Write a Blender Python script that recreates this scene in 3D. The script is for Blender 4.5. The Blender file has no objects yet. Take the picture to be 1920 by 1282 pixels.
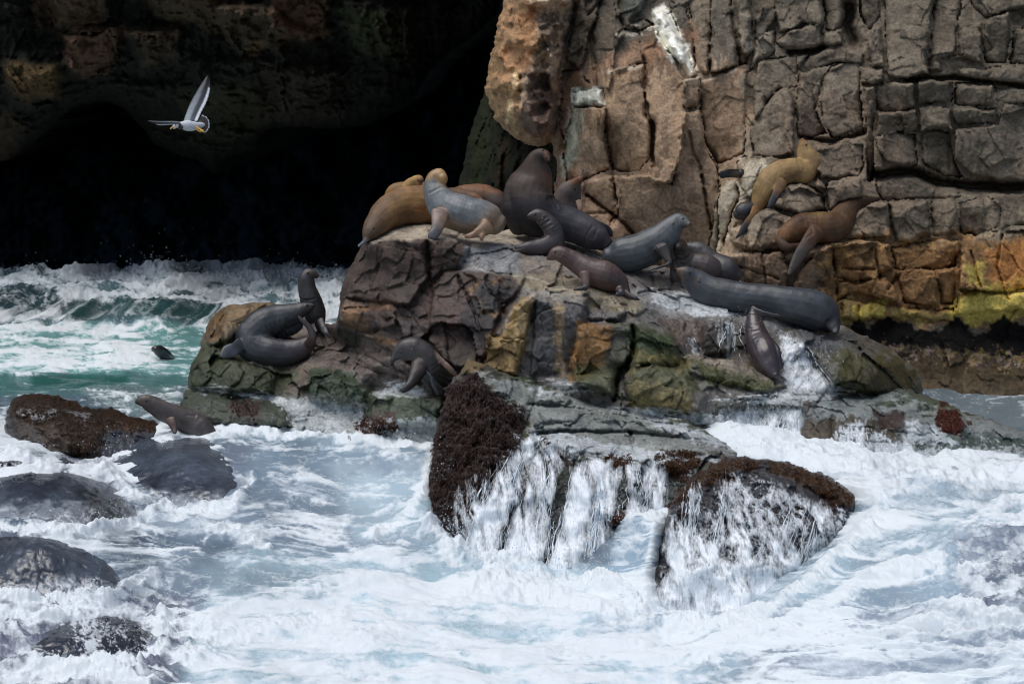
import bpy, math, random
import numpy as np
from mathutils import Vector, Matrix
from mathutils.geometry import delaunay_2d_cdt
from mathutils.bvhtree import BVHTree

# ---------------------------------------------------------------- camera, sky, sun
SC = bpy.context.scene
F = 4500.0      # focal length in photo pixels (photo is 1920 wide)
H = 4.2         # camera height over the mean sea level, metres
CX, HY = 960.0, 200.0
cam_d = bpy.data.cameras.new('camera')
cam = bpy.data.objects.new('camera', cam_d)
SC.collection.objects.link(cam)
cam.location = (0, 0, H)
cam.rotation_euler = (math.radians(90), 0, 0)
cam_d.sensor_width = 36.0
cam_d.lens = F / 1920.0 * 36.0
cam_d.shift_y = -(641.0 - HY) / 1920.0
cam_d.clip_start = 0.5
cam_d.clip_end = 3000
cam_d.dof.use_dof = True
cam_d.dof.focus_distance = 28.5
cam_d.dof.aperture_fstop = 5.6
SC.camera = cam

W = bpy.data.worlds.new("World")
SC.world = W
W.use_nodes = True
nt = W.node_tree
bg = nt.nodes['Background']
sky = nt.nodes.new('ShaderNodeTexSky')
sky.sky_type = 'NISHITA'
sky.sun_disc = False
SUN_EL, SUN_AZ = math.radians(70), math.radians(238)   # azimuth measured clockwise from +Y
sky.sun_elevation = SUN_EL
sky.sun_rotation = SUN_AZ
sky.air_density = 1.0
sky.dust_density = 3.0
sky.ozone_density = 1.0
nt.links.new(sky.outputs[0], bg.inputs[0])
bg.inputs[1].default_value = 0.108
sun_d = bpy.data.lights.new('sun', 'SUN')
sun = bpy.data.objects.new('sun', sun_d)
SC.collection.objects.link(sun)
sun_d.energy = 1.9
sun_d.angle = math.radians(55)
sun_d.color = (1.0, 0.99, 0.975)
sv = Vector((math.sin(SUN_AZ) * math.cos(SUN_EL), math.cos(SUN_AZ) * math.cos(SUN_EL), math.sin(SUN_EL)))
sun.rotation_euler = sv.to_track_quat('Z', 'Y').to_euler()
SC.view_settings.view_transform = 'Standard'
SC.view_settings.look = 'None'
SC.view_settings.exposure = 0.0
SC.view_settings.gamma = 1.0
SC.render.engine = 'CYCLES'
SC.cycles.filter_width = 1.1
SC.cycles.max_bounces = 6
SC.cycles.diffuse_bounces = 3
SC.cycles.glossy_bounces = 3
SC.cycles.transparent_max_bounces = 12

rng = np.random.default_rng(7)
random.seed(7)

# ---------------------------------------------------------------- helpers
def P(px, py, d):
    return Vector(((px - CX) * d / F, d, H - (py - HY) * d / F))

def lin(r, g, b, k=1.0):
    out = []
    for c in (r, g, b):
        c = c / 255.0
        c = c / 12.92 if c <= 0.04045 else ((c + 0.055) / 1.055) ** 2.4
        out.append(c * k)
    return np.array(out)

_LAT = rng.random((64, 64, 64)).astype(np.float32)
def vnoise(x, y, z):
    """value noise in 0..1 on a wrapped lattice"""
    xi = np.floor(x); yi = np.floor(y); zi = np.floor(z)
    fx = (x - xi).astype(np.float32); fy = (y - yi).astype(np.float32); fz = (z - zi).astype(np.float32)
    xi = xi.astype(np.int32) & 63; yi = yi.astype(np.int32) & 63; zi = zi.astype(np.int32) & 63
    fx = fx * fx * fx * (fx * (fx * 6 - 15) + 10); fy = fy * fy * fy * (fy * (fy * 6 - 15) + 10); fz = fz * fz * (3 - 2 * fz)
    x1 = (xi + 1) & 63; y1 = (yi + 1) & 63; z1 = (zi + 1) & 63
    def L(a, b, t): return a + (b - a) * t
    c0 = L(L(_LAT[xi, yi, zi], _LAT[x1, yi, zi], fx), L(_LAT[xi, y1, zi], _LAT[x1, y1, zi], fx), fy)
    c1 = L(L(_LAT[xi, yi, z1], _LAT[x1, yi, z1], fx), L(_LAT[xi, y1, z1], _LAT[x1, y1, z1], fx), fy)
    return L(c0, c1, fz)

_R = np.array([[0.0, 0.8, 0.6], [-0.8, 0.36, -0.48], [-0.6, -0.48, 0.64]])
def fbm(x, y, z, octv=4, gain=0.5, ridge=False):
    """roughly -1..1"""
    s = 0; a = 1.0; t = 0
    for i in range(octv):
        n = vnoise(x, y, z) * 2 - 1
        if ridge:
            n = 1 - 2 * np.abs(n)
        s = s + a * n; t += a; a *= gain
        x, y, z = (_R[0, 0] * x + _R[0, 1] * y + _R[0, 2] * z) * 2.03 + 11.3, \
                  (_R[1, 0] * x + _R[1, 1] * y + _R[1, 2] * z) * 2.03 + 5.7, \
                  (_R[2, 0] * x + _R[2, 1] * y + _R[2, 2] * z) * 2.03 + 3.1
    return s / t * 1.4

def worley(u, v, seed=0, jit=0.85):
    """F1, F2, id(3 randoms), offset to the nearest cell centre"""
    ui = np.floor(u).astype(np.int32); vi = np.floor(v).astype(np.int32)
    f1 = np.full(u.shape, 9.0, np.float32); f2 = np.full(u.shape, 9.0, np.float32)
    ida = np.zeros(u.shape, np.float32); idb = np.zeros(u.shape, np.float32); idc = np.zeros(u.shape, np.float32)
    ox = np.zeros(u.shape, np.float32); oy = np.zeros(u.shape, np.float32)
    for a in (-1, 0, 1):
        for b in (-1, 0, 1):
            ca = (ui + a); cb = (vi + b)
            r1 = _LAT[ca & 63, cb & 63, (seed * 5 + 1) & 63]; r2 = _LAT[ca & 63, cb & 63, (seed * 5 + 2) & 63]
            dx = ca + 0.5 + (r1 - 0.5) * jit - u; dy = cb + 0.5 + (r2 - 0.5) * jit - v
            dd = np.sqrt(dx * dx + dy * dy)
            m = dd < f1
            f2 = np.where(m, f1, np.minimum(f2, dd))
            f1 = np.where(m, dd, f1)
            ida = np.where(m, _LAT[ca & 63, cb & 63, (seed * 5 + 3) & 63], ida)
            idb = np.where(m, _LAT[ca & 63, cb & 63, (seed * 5 + 4) & 63], idb)
            idc = np.where(m, _LAT[ca & 63, cb & 63, (seed * 5 + 5) & 63], idc)
            ox = np.where(m, -dx, ox); oy = np.where(m, -dy, oy)
    return f1, f2, ida, idb, idc, ox, oy

def sstep(a, b, x):
    t = np.clip((x - a) / (b - a), 0, 1)
    return t * t * (3 - 2 * t)

def sdf_poly(poly, X, Y):
    """positive inside, in pixels"""
    n = len(poly)
    d2 = np.full(X.shape, 1e12)
    ins = np.zeros(X.shape, bool)
    for i in range(n):
        x0, y0 = poly[i]; x1, y1 = poly[(i + 1) % n]
        ex, ey = x1 - x0, y1 - y0
        L2 = ex * ex + ey * ey + 1e-9
        t = np.clip(((X - x0) * ex + (Y - y0) * ey) / L2, 0, 1)
        dx = X - (x0 + t * ex); dy = Y - (y0 + t * ey)
        d2 = np.minimum(d2, dx * dx + dy * dy)
        if y0 != y1:
            c = ((y0 > Y) != (y1 > Y)) & (X < (x1 - x0) * (Y - y0) / (y1 - y0) + x0)
            ins ^= c
    d = np.sqrt(d2)
    return np.where(ins, d, -d)

def dist_line(line, X, Y):
    d2 = np.full(X.shape, 1e12)
    for i in range(len(line) - 1):
        x0, y0 = line[i]; x1, y1 = line[i + 1]
        ex, ey = x1 - x0, y1 - y0
        L2 = ex * ex + ey * ey + 1e-9
        t = np.clip(((X - x0) * ex + (Y - y0) * ey) / L2, 0, 1)
        dx = X - (x0 + t * ex); dy = Y - (y0 + t * ey)
        d2 = np.minimum(d2, dx * dx + dy * dy)
    return np.sqrt(d2)

def blur(A, r):
    if r < 1: return A
    for ax in (0, 1):
        p = [(0, 0), (0, 0)]; p[ax] = (r + 1, r)
        B = np.pad(A, p, mode='edge')
        C = np.cumsum(B, axis=ax, dtype=np.float64)
        n = A.shape[ax]
        if ax == 0: A = (C[2 * r + 1:2 * r + 1 + n] - C[:n]) / (2 * r + 1)
        else: A = (C[:, 2 * r + 1:2 * r + 1 + n] - C[:, :n]) / (2 * r + 1)
    return A

def axis(lo, fine_lo, fine_hi, hi, step):
    a = list(np.arange(fine_lo, fine_hi + step * 0.5, step))
    s = step; v = fine_lo; pre = []
    while v > lo:
        s *= 1.25; v -= s; pre.append(v)
    s = step; v = a[-1]; post = []
    while v < hi:
        s *= 1.25; v += s; post.append(v)
    return np.array(pre[::-1] + a + post)

def tag(o, label=None, cat=None, group=None, kind=None):
    if label: o['label'] = label
    if cat: o['category'] = cat
    if group: o['group'] = group
    if kind: o['kind'] = kind
    return o

def new_mesh(name, V, Fq, mat=None, smooth=True, parent=None):
    me = bpy.data.meshes.new(name)
    V = np.asarray(V, np.float32); 
    if isinstance(Fq, np.ndarray):
        k = Fq.shape[1]
        me.vertices.add(len(V)); me.vertices.foreach_set('co', V.ravel())
        me.loops.add(len(Fq) * k); me.loops.foreach_set('vertex_index', Fq.astype(np.int32).ravel())
        me.polygons.add(len(Fq))
        me.polygons.foreach_set('loop_start', np.arange(0, len(Fq) * k, k, dtype=np.int32))
        me.update(calc_edges=True)
    else:
        me.from_pydata([tuple(map(float, v)) for v in V], [], Fq)
    me.validate()
    if smooth:
        me.polygons.foreach_set('use_smooth', np.ones(len(me.polygons), bool))
    o = bpy.data.objects.new(name, me)
    SC.collection.objects.link(o)
    if mat: me.materials.append(mat)
    if parent: o.parent = parent
    return o

def set_attr(me, name, arr):
    """arr (n,) float or (n,3) colour, per vertex"""
    if arr.ndim == 1:
        a = me.attributes.new(name, 'FLOAT', 'POINT')
        a.data.foreach_set('value', arr.astype(np.float32))
    else:
        a = me.attributes.new(name, 'FLOAT_COLOR', 'POINT')
        c = np.ones((len(arr), 4), np.float32); c[:, :3] = arr
        a.data.foreach_set('color', c.ravel())

class Relief:
    """A rock face or water sheet, sculpted as distance from the shore boat over a grid of sight lines, with true depth."""
    def __init__(s, xs, ys, ctrl, edges=(), zmode=False, soft=2, seed=0):
        s.xs, s.ys = np.asarray(xs), np.asarray(ys)
        s.X, s.Y = np.meshgrid(s.xs, s.ys)
        s.step = float(np.min(np.diff(s.xs)))
        s.seed = seed
        # organic warp of every traced outline
        s.WX = s.X + 4.0 * fbm(s.X / 42.0, s.Y / 42.0, np.full(s.X.shape, 1.5 + seed), 3)
        s.WY = s.Y + 4.0 * fbm(s.X / 42.0, s.Y / 42.0, np.full(s.X.shape, 9.5 + seed), 3)
        base = s.tri(ctrl, edges)
        base = blur(blur(base, soft), soft)
        if zmode:
            s.Z0 = base
            base = (H - base) * F / (s.Y - HY)
        s.D = base
        n = s.X.shape
        s.C = np.zeros(n + (3,)); s.wet = np.zeros(n); s.S = None
    def tri(s, ctrl, edges=()):
        pts = [Vector((c[0], c[1])) for c in ctrl]
        vo, eo, fo, ov, oe, of = delaunay_2d_cdt(pts, list(edges), [], 0, 1e-4, True)
        vals = []
        for i, v in enumerate(vo):
            vals.append(ctrl[ov[i][0]][2] if ov[i] else None)
        out = np.full(s.X.shape, np.nan)
        for f in fo:
            a, b, c = f
            if None in (vals[a], vals[b], vals[c]): continue
            A, B, C = vo[a], vo[b], vo[c]
            i0 = np.searchsorted(s.xs, min(A.x, B.x, C.x)); i1 = np.searchsorted(s.xs, max(A.x, B.x, C.x), 'right')
            j0 = np.searchsorted(s.ys, min(A.y, B.y, C.y)); j1 = np.searchsorted(s.ys, max(A.y, B.y, C.y), 'right')
            if i0 >= i1 or j0 >= j1: continue
            x = s.X[j0:j1, i0:i1]; y = s.Y[j0:j1, i0:i1]
            den = (B.y - C.y) * (A.x - C.x) + (C.x - B.x) * (A.y - C.y)
            if abs(den) < 1e-9: continue
            u = ((B.y - C.y) * (x - C.x) + (C.x - B.x) * (y - C.y)) / den
            v = ((C.y - A.y) * (x - C.x) + (A.x - C.x) * (y - C.y)) / den
            w = 1 - u - v
            m = (u >= -1e-6) & (v >= -1e-6) & (w >= -1e-6)
            val = u * vals[a] + v * vals[b] + w * vals[c]
            sub = out[j0:j1, i0:i1]; sub[m] = val[m]
        if np.isnan(out).any():
            cx = np.array([c[0] for c in ctrl]); cy = np.array([c[1] for c in ctrl]); cv = np.array([c[2] for c in ctrl])
            jj, ii = np.where(np.isnan(out))
            for k in range(0, len(jj), 20000):
                J = jj[k:k + 20000]; I = ii[k:k + 20000]
                w = 1.0 / ((s.X[J, I][:, None] - cx) ** 2 + (s.Y[J, I][:, None] - cy) ** 2 + 1) ** 2
                out[J, I] = (w * cv).sum(1) / w.sum(1)
        return out
    def box(s, pts, m):
        x0 = min(p[0] for p in pts) - m; x1 = max(p[0] for p in pts) + m
        y0 = min(p[1] for p in pts) - m; y1 = max(p[1] for p in pts) + m
        i0, i1 = np.searchsorted(s.xs, [x0, x1]); j0, j1 = np.searchsorted(s.ys, [y0, y1])
        return slice(j0, j1), slice(i0, i1)
    def raise_(s, poly, amt, bev=5.0, tx=0.0, ty=0.0, tint=None, groove=None):
        b = s.box(poly, 12)
        if s.X[b].size == 0: return
        sd = sdf_poly(poly, s.WX[b], s.WY[b])
        sd = sd + 1.6 * fbm(s.X[b] / 9, s.Y[b] / 9, np.full(sd.shape, 4.0), 2)
        c = (np.mean([p[0] for p in poly]), np.mean([p[1] for p in poly]))
        t = (tx * (s.X[b] - c[0]) + ty * (s.Y[b] - c[1])) / 100.0
        nv = np.clip(.5 + .9 * fbm(s.X[b] / 26, s.Y[b] / 26, np.full(sd.shape, 7.7), 2), 0, 1)
        g = (amt + t) if groove is None else groove * (.25 + 1.5 * nv)
        h = np.where(sd > 0, (amt + t) - g * np.exp(-np.maximum(sd, 0) / (bev * (.5 + nv))), 0)
        s.D[b] -= h
        if tint is not None:
            m = sstep(-1, 3, sd)[..., None]
            s.C[b] = s.C[b] * (1 - m + m * np.array(tint))
    def crack(s, line, depth=0.15, w=2.5, wide=0.0, dark=0.0):
        b = s.box(line, 25 + wide)
        if s.X[b].size == 0: return
        d = dist_line(line, s.WX[b], s.WY[b])
        d = d + 1.2 * fbm(s.X[b] / 7, s.Y[b] / 7, np.full(d.shape, 2.0), 2)
        s.D[b] += depth * np.exp(-(d / w) ** 2)
        if wide: s.D[b] += depth * 0.35 * np.exp(-(d / wide) ** 2)
    def paint(s, poly, rgb, feather=8, op=1.0, nz=10, sc=22.0, seed=3, stretch=(1, 1), line=False, wid=6, mode='mix', wet=None):
        m0 = feather + nz * 1.5 + 4 + (wid if line else 0)
        b = s.box(poly, m0)
        if s.X[b].size == 0: return
        X, Y = s.X[b], s.Y[b]
        sd = (wid - dist_line(poly, s.WX[b], s.WY[b])) if line else sdf_poly(poly, s.WX[b], s.WY[b])
        if nz: sd = sd + nz * fbm(X / sc / stretch[0], Y / sc / stretch[1], np.full(X.shape, seed + 0.37), 4, 0.6)
        m = (sstep(-feather, feather, sd) * op)
        if wet is not None: s.wet[b] = s.wet[b] * (1 - m) + wet * m
        if rgb is None: return
        m = m[..., None]
        rgb = np.asarray(rgb)
        if mode == 'mul': s.C[b] = s.C[b] * (1 - m + m * rgb)
        else: s.C[b] = s.C[b] * (1 - m) + rgb * m
    def lace(s, poly, rgb, op=1.0, sx=7.0, sy=14.0, cover=.5, ang=0.0, seed=1, feather=8):
        b = s.box(poly, 30)
        X, Y = s.X[b], s.Y[b]
        sd = sdf_poly(poly, s.WX[b], s.WY[b]) + 10 * fbm(X / 20, Y / 30, np.full(X.shape, seed + .1), 3)
        m0 = sstep(-feather, feather, sd)
        ca, sa = math.cos(ang), math.sin(ang)
        u = (X * ca - Y * sa); v = (X * sa + Y * ca)
        u = u + 6 * fbm(u / 22, v / 30, np.full(X.shape, seed + 2.1), 2); v = v + 8 * fbm(u / 22, v / 30, np.full(X.shape, seed + 5.1), 2)
        a = 1 - np.abs(fbm(u / sx, v / sy, np.full(X.shape, seed + 3.3), 3, .55)) * 4.2
        c = 1 - np.abs(fbm(u / sx * 2.3, v / sy * 2.3, np.full(X.shape, seed + 8.3), 2, .55)) * 4.0
        f = fbm(u / 40, v / 60, np.full(X.shape, seed + 6.3), 3) * 1.1
        p = .55 * np.clip(a, -1, 1) + .35 * np.clip(c, -1, 1) + f
        m = m0 * op * sstep(.75 - cover * 1.5, 1.35 - cover * 1.5, p)
        s.C[b] = s.C[b] * (1 - m[..., None]) + rgb * m[..., None]
        s.D[b] -= .03 * m
    def world(s, D=None):
        D = s.D if D is None else D
        return (s.X - CX) * D / F, D, H - (s.Y - HY) * D / F
    def rock_detail(s, big=0.10, med=0.04, fine=0.012, facet=0.05, fs=0.45, str_=(1, 1), mask=None, crk=.35):
        x, y, z = s.world()
        k = 1.0 if mask is None else mask
        sx, sz = str_
        n = big * fbm(x / 0.9 / sx, y / 0.9, z / 0.9 / sz, 3)
        n = n + med * fbm(x / 0.22 / sx, y / 0.22, z / 0.22 / sz, 3, 0.55, ridge=True)
        n = n + fine * fbm(x / 0.06, y / 0.06, z / 0.06, 3, 0.6)
        wx = x + 0.12 * fbm(x / 0.5, y / 0.5, z / 0.5, 2); wz = z + 0.12 * fbm(x / 0.5 + 7, y / 0.5, z / 0.5, 2)
        for sc_, a in ((fs, facet), (fs * 0.38, facet * 0.42)):
            f1, f2, a1, a2, a3, ox, oy = worley(wx / sc_ / sx, (wz + 0.5 * y) / sc_ / sz, seed=s.seed + 1)
            pl = (a1 - 0.5) * ox * 2.2 + (a2 - 0.5) * oy * 2.2 + (a3 - 0.5) * 0.9
            n = n + a * pl
            n = n + a * crk * (1 - sstep(0.0, 0.05, f2 - f1)) * (a3 > .55)
        s.D = s.D + n * k
    def cut(s, poly, round_=0.22, w=11, warp=True, jag=2.0, js=11.0):
        X, Y = (s.WX, s.WY) if warp else (s.X, s.Y)
        sd = sdf_poly(poly, X, Y)
        sd = sd + jag * fbm(s.X / js, s.Y / js * 1.4, np.full(sd.shape, 6.0), 3)
        s.S = sd
        t = np.clip(1 - sd / w, 0, 1)
        s.D = s.D + round_ * (1 - np.sqrt(np.clip(1 - t * t, 0, 1)))
    def at(s, px, py):
        px = np.asarray(px, float); py = np.asarray(py, float)
        i = np.clip(np.searchsorted(s.xs, px) - 1, 0, len(s.xs) - 2); j = np.clip(np.searchsorted(s.ys, py) - 1, 0, len(s.ys) - 2)
        u = np.clip((px - s.xs[i]) / (s.xs[i + 1] - s.xs[i]), 0, 1); v = np.clip((py - s.ys[j]) / (s.ys[j + 1] - s.ys[j]), 0, 1)
        D = s.D
        return (D[j, i] * (1 - u) * (1 - v) + D[j, i + 1] * u * (1 - v) + D[j + 1, i] * (1 - u) * v + D[j + 1, i + 1] * u * v)
    def build(s, name, mat, back=2.5, drop=0.3, attrs=None, dz=None):
        ny, nx = s.X.shape
        X, Y = s.X.copy(), s.Y.copy()
        if s.S is not None:
            gy, gx = np.gradient(s.S, s.ys, s.xs)
            gl = np.sqrt(gx * gx + gy * gy) + 1e-6
            gl2 = np.maximum(gl, 0.5)
            near = (s.S < 0) & (s.S > -s.step * 1.1)
            X = np.where(near, X + gx / gl * (-s.S) / gl2, X); Y = np.where(near, Y + gy / gl * (-s.S) / gl2, Y)
            ok = s.S > -s.step * 1.1
        else:
            ok = np.ones(s.X.shape, bool)
        x = (X - CX) * s.D / F; z = H - (Y - HY) * s.D / F
        if dz is not None: z = z + dz
        V = np.stack([x, s.D, z], -1).reshape(-1, 3)
        idx = np.arange(ny * nx).reshape(ny, nx)
        q = np.stack([idx[:-1, :-1], idx[1:, :-1], idx[1:, 1:], idx[:-1, 1:]], -1).reshape(-1, 4)
        okf = (ok[:-1, :-1] & ok[1:, :-1] & ok[1:, 1:] & ok[:-1, 1:]).ravel()
        q = q[okf]
        e = np.concatenate([q[:, [0, 1]], q[:, [1, 2]], q[:, [2, 3]], q[:, [3, 0]]])
        N = ny * nx
        key = e[:, 0].astype(np.int64) * N + e[:, 1]; rev = e[:, 1].astype(np.int64) * N + e[:, 0]
        bd = e[~np.isin(key, rev)]
        used = np.unique(q); remap = -np.ones(N, np.int64); remap[used] = np.arange(len(used))
        V = V[used]; q = remap[q]; bd = remap[bd]
        bv = np.unique(bd); bm = -np.ones(len(V), np.int64); bm[bv] = np.arange(len(bv))
        rings = []
        n0 = len(V)
        for k, f in enumerate((0.15, 1.0)):
            R = V[bv].copy(); R[:, 1] += back * f; R[:, 2] -= drop * back * f
            rings.append(R)
        nb = len(bv)
        r1 = n0 + bm[bd]; r2 = n0 + nb + bm[bd]
        q1 = np.stack([bd[:, 1], bd[:, 0], r1[:, 0], r1[:, 1]], -1)
        q2 = np.stack([r1[:, 1], r1[:, 0], r2[:, 0], r2[:, 1]], -1)
        V2 = np.concatenate([V] + rings); Q = np.concatenate([q, q1, q2])
        o = new_mesh(name, V2, Q, mat)
        C = s.C.reshape(-1, 3)[used]; set_attr(o.data, 'Col', np.concatenate([C, C[bv], C[bv]]))
        wt = s.wet.ravel()[used]; set_attr(o.data, 'Wet', np.concatenate([wt, wt[bv], wt[bv]]))
        s.obj = o
        return o

# ---------------------------------------------------------------- materials
def nodes_of(name):
    m = bpy.data.materials.new(name); m.use_nodes = True
    n = m.node_tree.nodes; l = m.node_tree.links
    return m, n, l, n['Principled BSDF']

def rock_material(name, bump=0.5, scale=1.0, rough=0.85, wetr=0.3, detail=0.45, spec=0.4):
    m, n, l, b = nodes_of(name)
    at = n.new('ShaderNodeAttribute'); at.attribute_name = 'Col'
    wt = n.new('ShaderNodeAttribute'); wt.attribute_name = 'Wet'
    tc = n.new('ShaderNodeTexCoord')
    n1 = n.new('ShaderNodeTexNoise'); n1.inputs['Scale'].default_value = 22 * scale; n1.inputs['Detail'].default_value = 6; n1.inputs['Roughness'].default_value = 0.7
    n2 = n.new('ShaderNodeTexNoise'); n2.inputs['Scale'].default_value = 5 * scale; n2.inputs['Detail'].default_value = 4
    l.new(tc.outputs['Object'], n1.inputs['Vector']); l.new(tc.outputs['Object'], n2.inputs['Vector'])
    mr = n.new('ShaderNodeMapRange'); mr.inputs['From Min'].default_value = 0.3; mr.inputs['From Max'].default_value = 0.7
    mr.inputs['To Min'].default_value = 1 - detail; mr.inputs['To Max'].default_value = 1 + detail
    l.new(n1.outputs['Fac'], mr.inputs['Value'])
    mr2 = n.new('ShaderNodeMapRange'); mr2.inputs['From Min'].default_value = 0.3; mr2.inputs['From Max'].default_value = 0.7
    mr2.inputs['To Min'].default_value = 0.8; mr2.inputs['To Max'].default_value = 1.2
    l.new(n2.outputs['Fac'], mr2.inputs['Value'])
    mu = n.new('ShaderNodeMath'); mu.operation = 'MULTIPLY'; l.new(mr.outputs[0], mu.inputs[0]); l.new(mr2.outputs[0], mu.inputs[1])
    vm = n.new('ShaderNodeVectorMath'); vm.operation = 'SCALE'
    l.new(at.outputs['Color'], vm.inputs[0]); l.new(mu.outputs[0], vm.inputs['Scale'])
    l.new(vm.outputs[0], b.inputs['Base Color'])
    rr = n.new('ShaderNodeMapRange'); rr.inputs['To Min'].default_value = rough; rr.inputs['To Max'].default_value = wetr
    l.new(wt.outputs['Fac'], rr.inputs['Value'])
    ra = n.new('ShaderNodeMath'); ra.operation = 'MULTIPLY_ADD'; ra.inputs[1].default_value = 0.25; 
    l.new(n1.outputs['Fac'], ra.inputs[0]); 
    rs = n.new('ShaderNodeMath'); rs.operation = 'SUBTRACT'; rs.inputs[1].default_value = 0.12
    l.new(rr.outputs[0], rs.inputs[0]); l.new(rs.outputs[0], ra.inputs[2])
    l.new(ra.outputs[0], b.inputs['Roughness'])
    b.inputs['Specular IOR Level'].default_value = spec
    bp = n.new('ShaderNodeBump'); bp.inputs['Strength'].default_value = bump; bp.inputs['Distance'].default_value = 0.03
    l.new(n1.outputs['Fac'], bp.inputs['Height']); l.new(bp.outputs[0], b.inputs['Normal'])
    return m

def simple(name, rgb, rough=0.5, spec=0.5, bump=None, coat=0.0):
    m, n, l, b = nodes_of(name)
    nz = n.new('ShaderNodeTexNoise'); nz.inputs['Scale'].default_value = 60
    tc = n.new('ShaderNodeTexCoord'); l.new(tc.outputs['Object'], nz.inputs['Vector'])
    mx = n.new('ShaderNodeMix'); mx.data_type = 'RGBA'
    mx.inputs['A'].default_value = (*[c * 0.8 for c in rgb], 1); mx.inputs['B'].default_value = (*[min(1, c * 1.2) for c in rgb], 1)
    l.new(nz.outputs['Fac'], mx.inputs['Factor']); l.new(mx.outputs['Result'], b.inputs['Base Color'])
    b.inputs['Roughness'].default_value = rough; b.inputs['Specular IOR Level'].default_value = spec
    b.inputs['Coat Weight'].default_value = coat
    return m

M_cliff = rock_material('cliff_rock', bump=0.5, rough=0.9, wetr=0.35, spec=0.25)
M_cave = rock_material('cave_rock', bump=0.4, rough=0.8, wetr=0.4, spec=0.2)
M_rock = rock_material('wet_rock', bump=0.7, rough=0.75, wetr=0.22, spec=0.5)
# ---------------------------------------------------------------- cave behind
xs = axis(-2600, -40, 1080, 2600, 6.0); ys = axis(-1500, -30, 560, 700, 6.0)
R = Relief(xs, ys, [(-2700, -1600, 62), (-100, -1600, 66), (2700, -1600, 62), (-2700, 100, 60), (-300, 100, 68), (300, 150, 76), (700, 200, 80), (1000, 200, 74),
                    (2700, 200, 70), (-2700, 720, 60), (-300, 720, 68), (300, 720, 76), (1000, 720, 74), (2700, 720, 70)], soft=4, seed=1)
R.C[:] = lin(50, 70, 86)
R.rock_detail(1.5, .5, .1, .8, 2.0)
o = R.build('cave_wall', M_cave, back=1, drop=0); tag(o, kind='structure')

# overhanging cave lintel, dark and mossy
xs = axis(-2200, -60, 1000, 1400, 3.0); ys = axis(-1500, -60, 420, 420, 3.0)
R = Relief(xs, ys, [(-2300, -1600, 45), (1500, -1600, 44), (-2300, -60, 47), (-60, -60, 48), (300, -60, 47.5), (700, -60, 47.6), (900, -60, 49), (1500, -60, 44),
                    (-60, 120, 48.6), (60, 150, 47.6), (200, 100, 48.2), (330, 160, 49.2), (500, 90, 48.0), (600, 120, 48.6), (760, 80, 49.6), (860, 0, 51),
                    (-2300, 500, 50), (-60, 330, 50.5), (200, 300, 52), (400, 330, 52), (560, 250, 50.5), (680, 240, 51), (800, 300, 53), (1500, 500, 50)], soft=3, seed=2)
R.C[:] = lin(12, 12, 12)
for poly, c, op in [([(60, -30), (200, -30), (200, 40), (110, 60), (70, 40)], (62, 48, 38), .8), ([(110, 60), (230, 50), (215, 130), (150, 150), (120, 110)], (64, 46, 36), .8),
                    ([(240, -40), (410, -40), (470, 20), (420, 60), (300, 30)], (60, 46, 34), .5), ([(390, 10), (500, 10), (560, 50), (520, 100), (430, 90)], (48, 38, 30), .6),
                    ([(500, -30), (620, -20), (610, 60), (570, 80), (510, 60)], (62, 44, 34), .8), ([(0, 120), (110, 130), (110, 180), (40, 190)], (58, 44, 26), .8),
                    ([(250, 60), (340, 40), (330, 110), (270, 120)], (44, 34, 27), .8), ([(440, 90), (500, 70), (480, 120)], (58, 44, 30), .8),
                    ([(620, 10), (800, 20), (770, 120), (680, 100)], (34, 36, 24), .8), ([(330, 180), (520, 150), (500, 260), (360, 260)], (30, 30, 20), .7),
                    ([(480, 120), (640, 130), (640, 230), (500, 230)], (34, 28, 25), .7), ([(-40, 230), (40, 200), (40, 300), (-40, 310)], (42, 32, 24), .7)]:
    R.paint(poly, lin(*c), 10, op, 16, 30)
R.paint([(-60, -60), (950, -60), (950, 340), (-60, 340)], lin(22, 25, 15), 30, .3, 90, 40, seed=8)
for poly in [[(60, -60), (200, -60), (215, 40), (110, 60)], [(110, 60), (230, 50), (215, 140), (130, 150)], [(0, 110), (115, 120), (110, 190), (20, 200)], [(500, -60), (640, -60), (610, 60), (570, 90), (505, 60)],
             [(390, 10), (500, 5), (560, 50), (520, 105), (430, 95)], [(240, -60), (400, -60), (480, 20), (420, 60), (290, 35)], [(640, 0), (790, 0), (760, 110), (660, 120)],
             [(230, 60), (340, 50), (345, 125), (260, 150)], [(350, 110), (480, 110), (500, 200), (380, 240)], [(510, 120), (640, 125), (620, 220), (520, 220)]]:
    R.raise_(poly, 0.7, 9, tx=random.uniform(-.4, .4), ty=random.uniform(-.8, -.2))
R.rock_detail(.5, .18, .04, .35, 1.1)
R.cut([(-2300, -1600), (1500, -1600), (1400, -300), (950, -80), (930, 20), (890, 60), (850, 90), (800, 130), (760, 190), (690, 235), (610, 242), (540, 238), (500, 245), (480, 285), (430, 300), (400, 330), (370, 300),
       (290, 275), (230, 200), (190, 185), (140, 200), (100, 235), (60, 270), (20, 300), (-60, 310), (-400, 420), (-2300, 500)], round_=1.6, w=34)
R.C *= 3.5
o = R.build('cave_roof', M_cave, back=30, drop=-0.02); tag(o, kind='structure')

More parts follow.
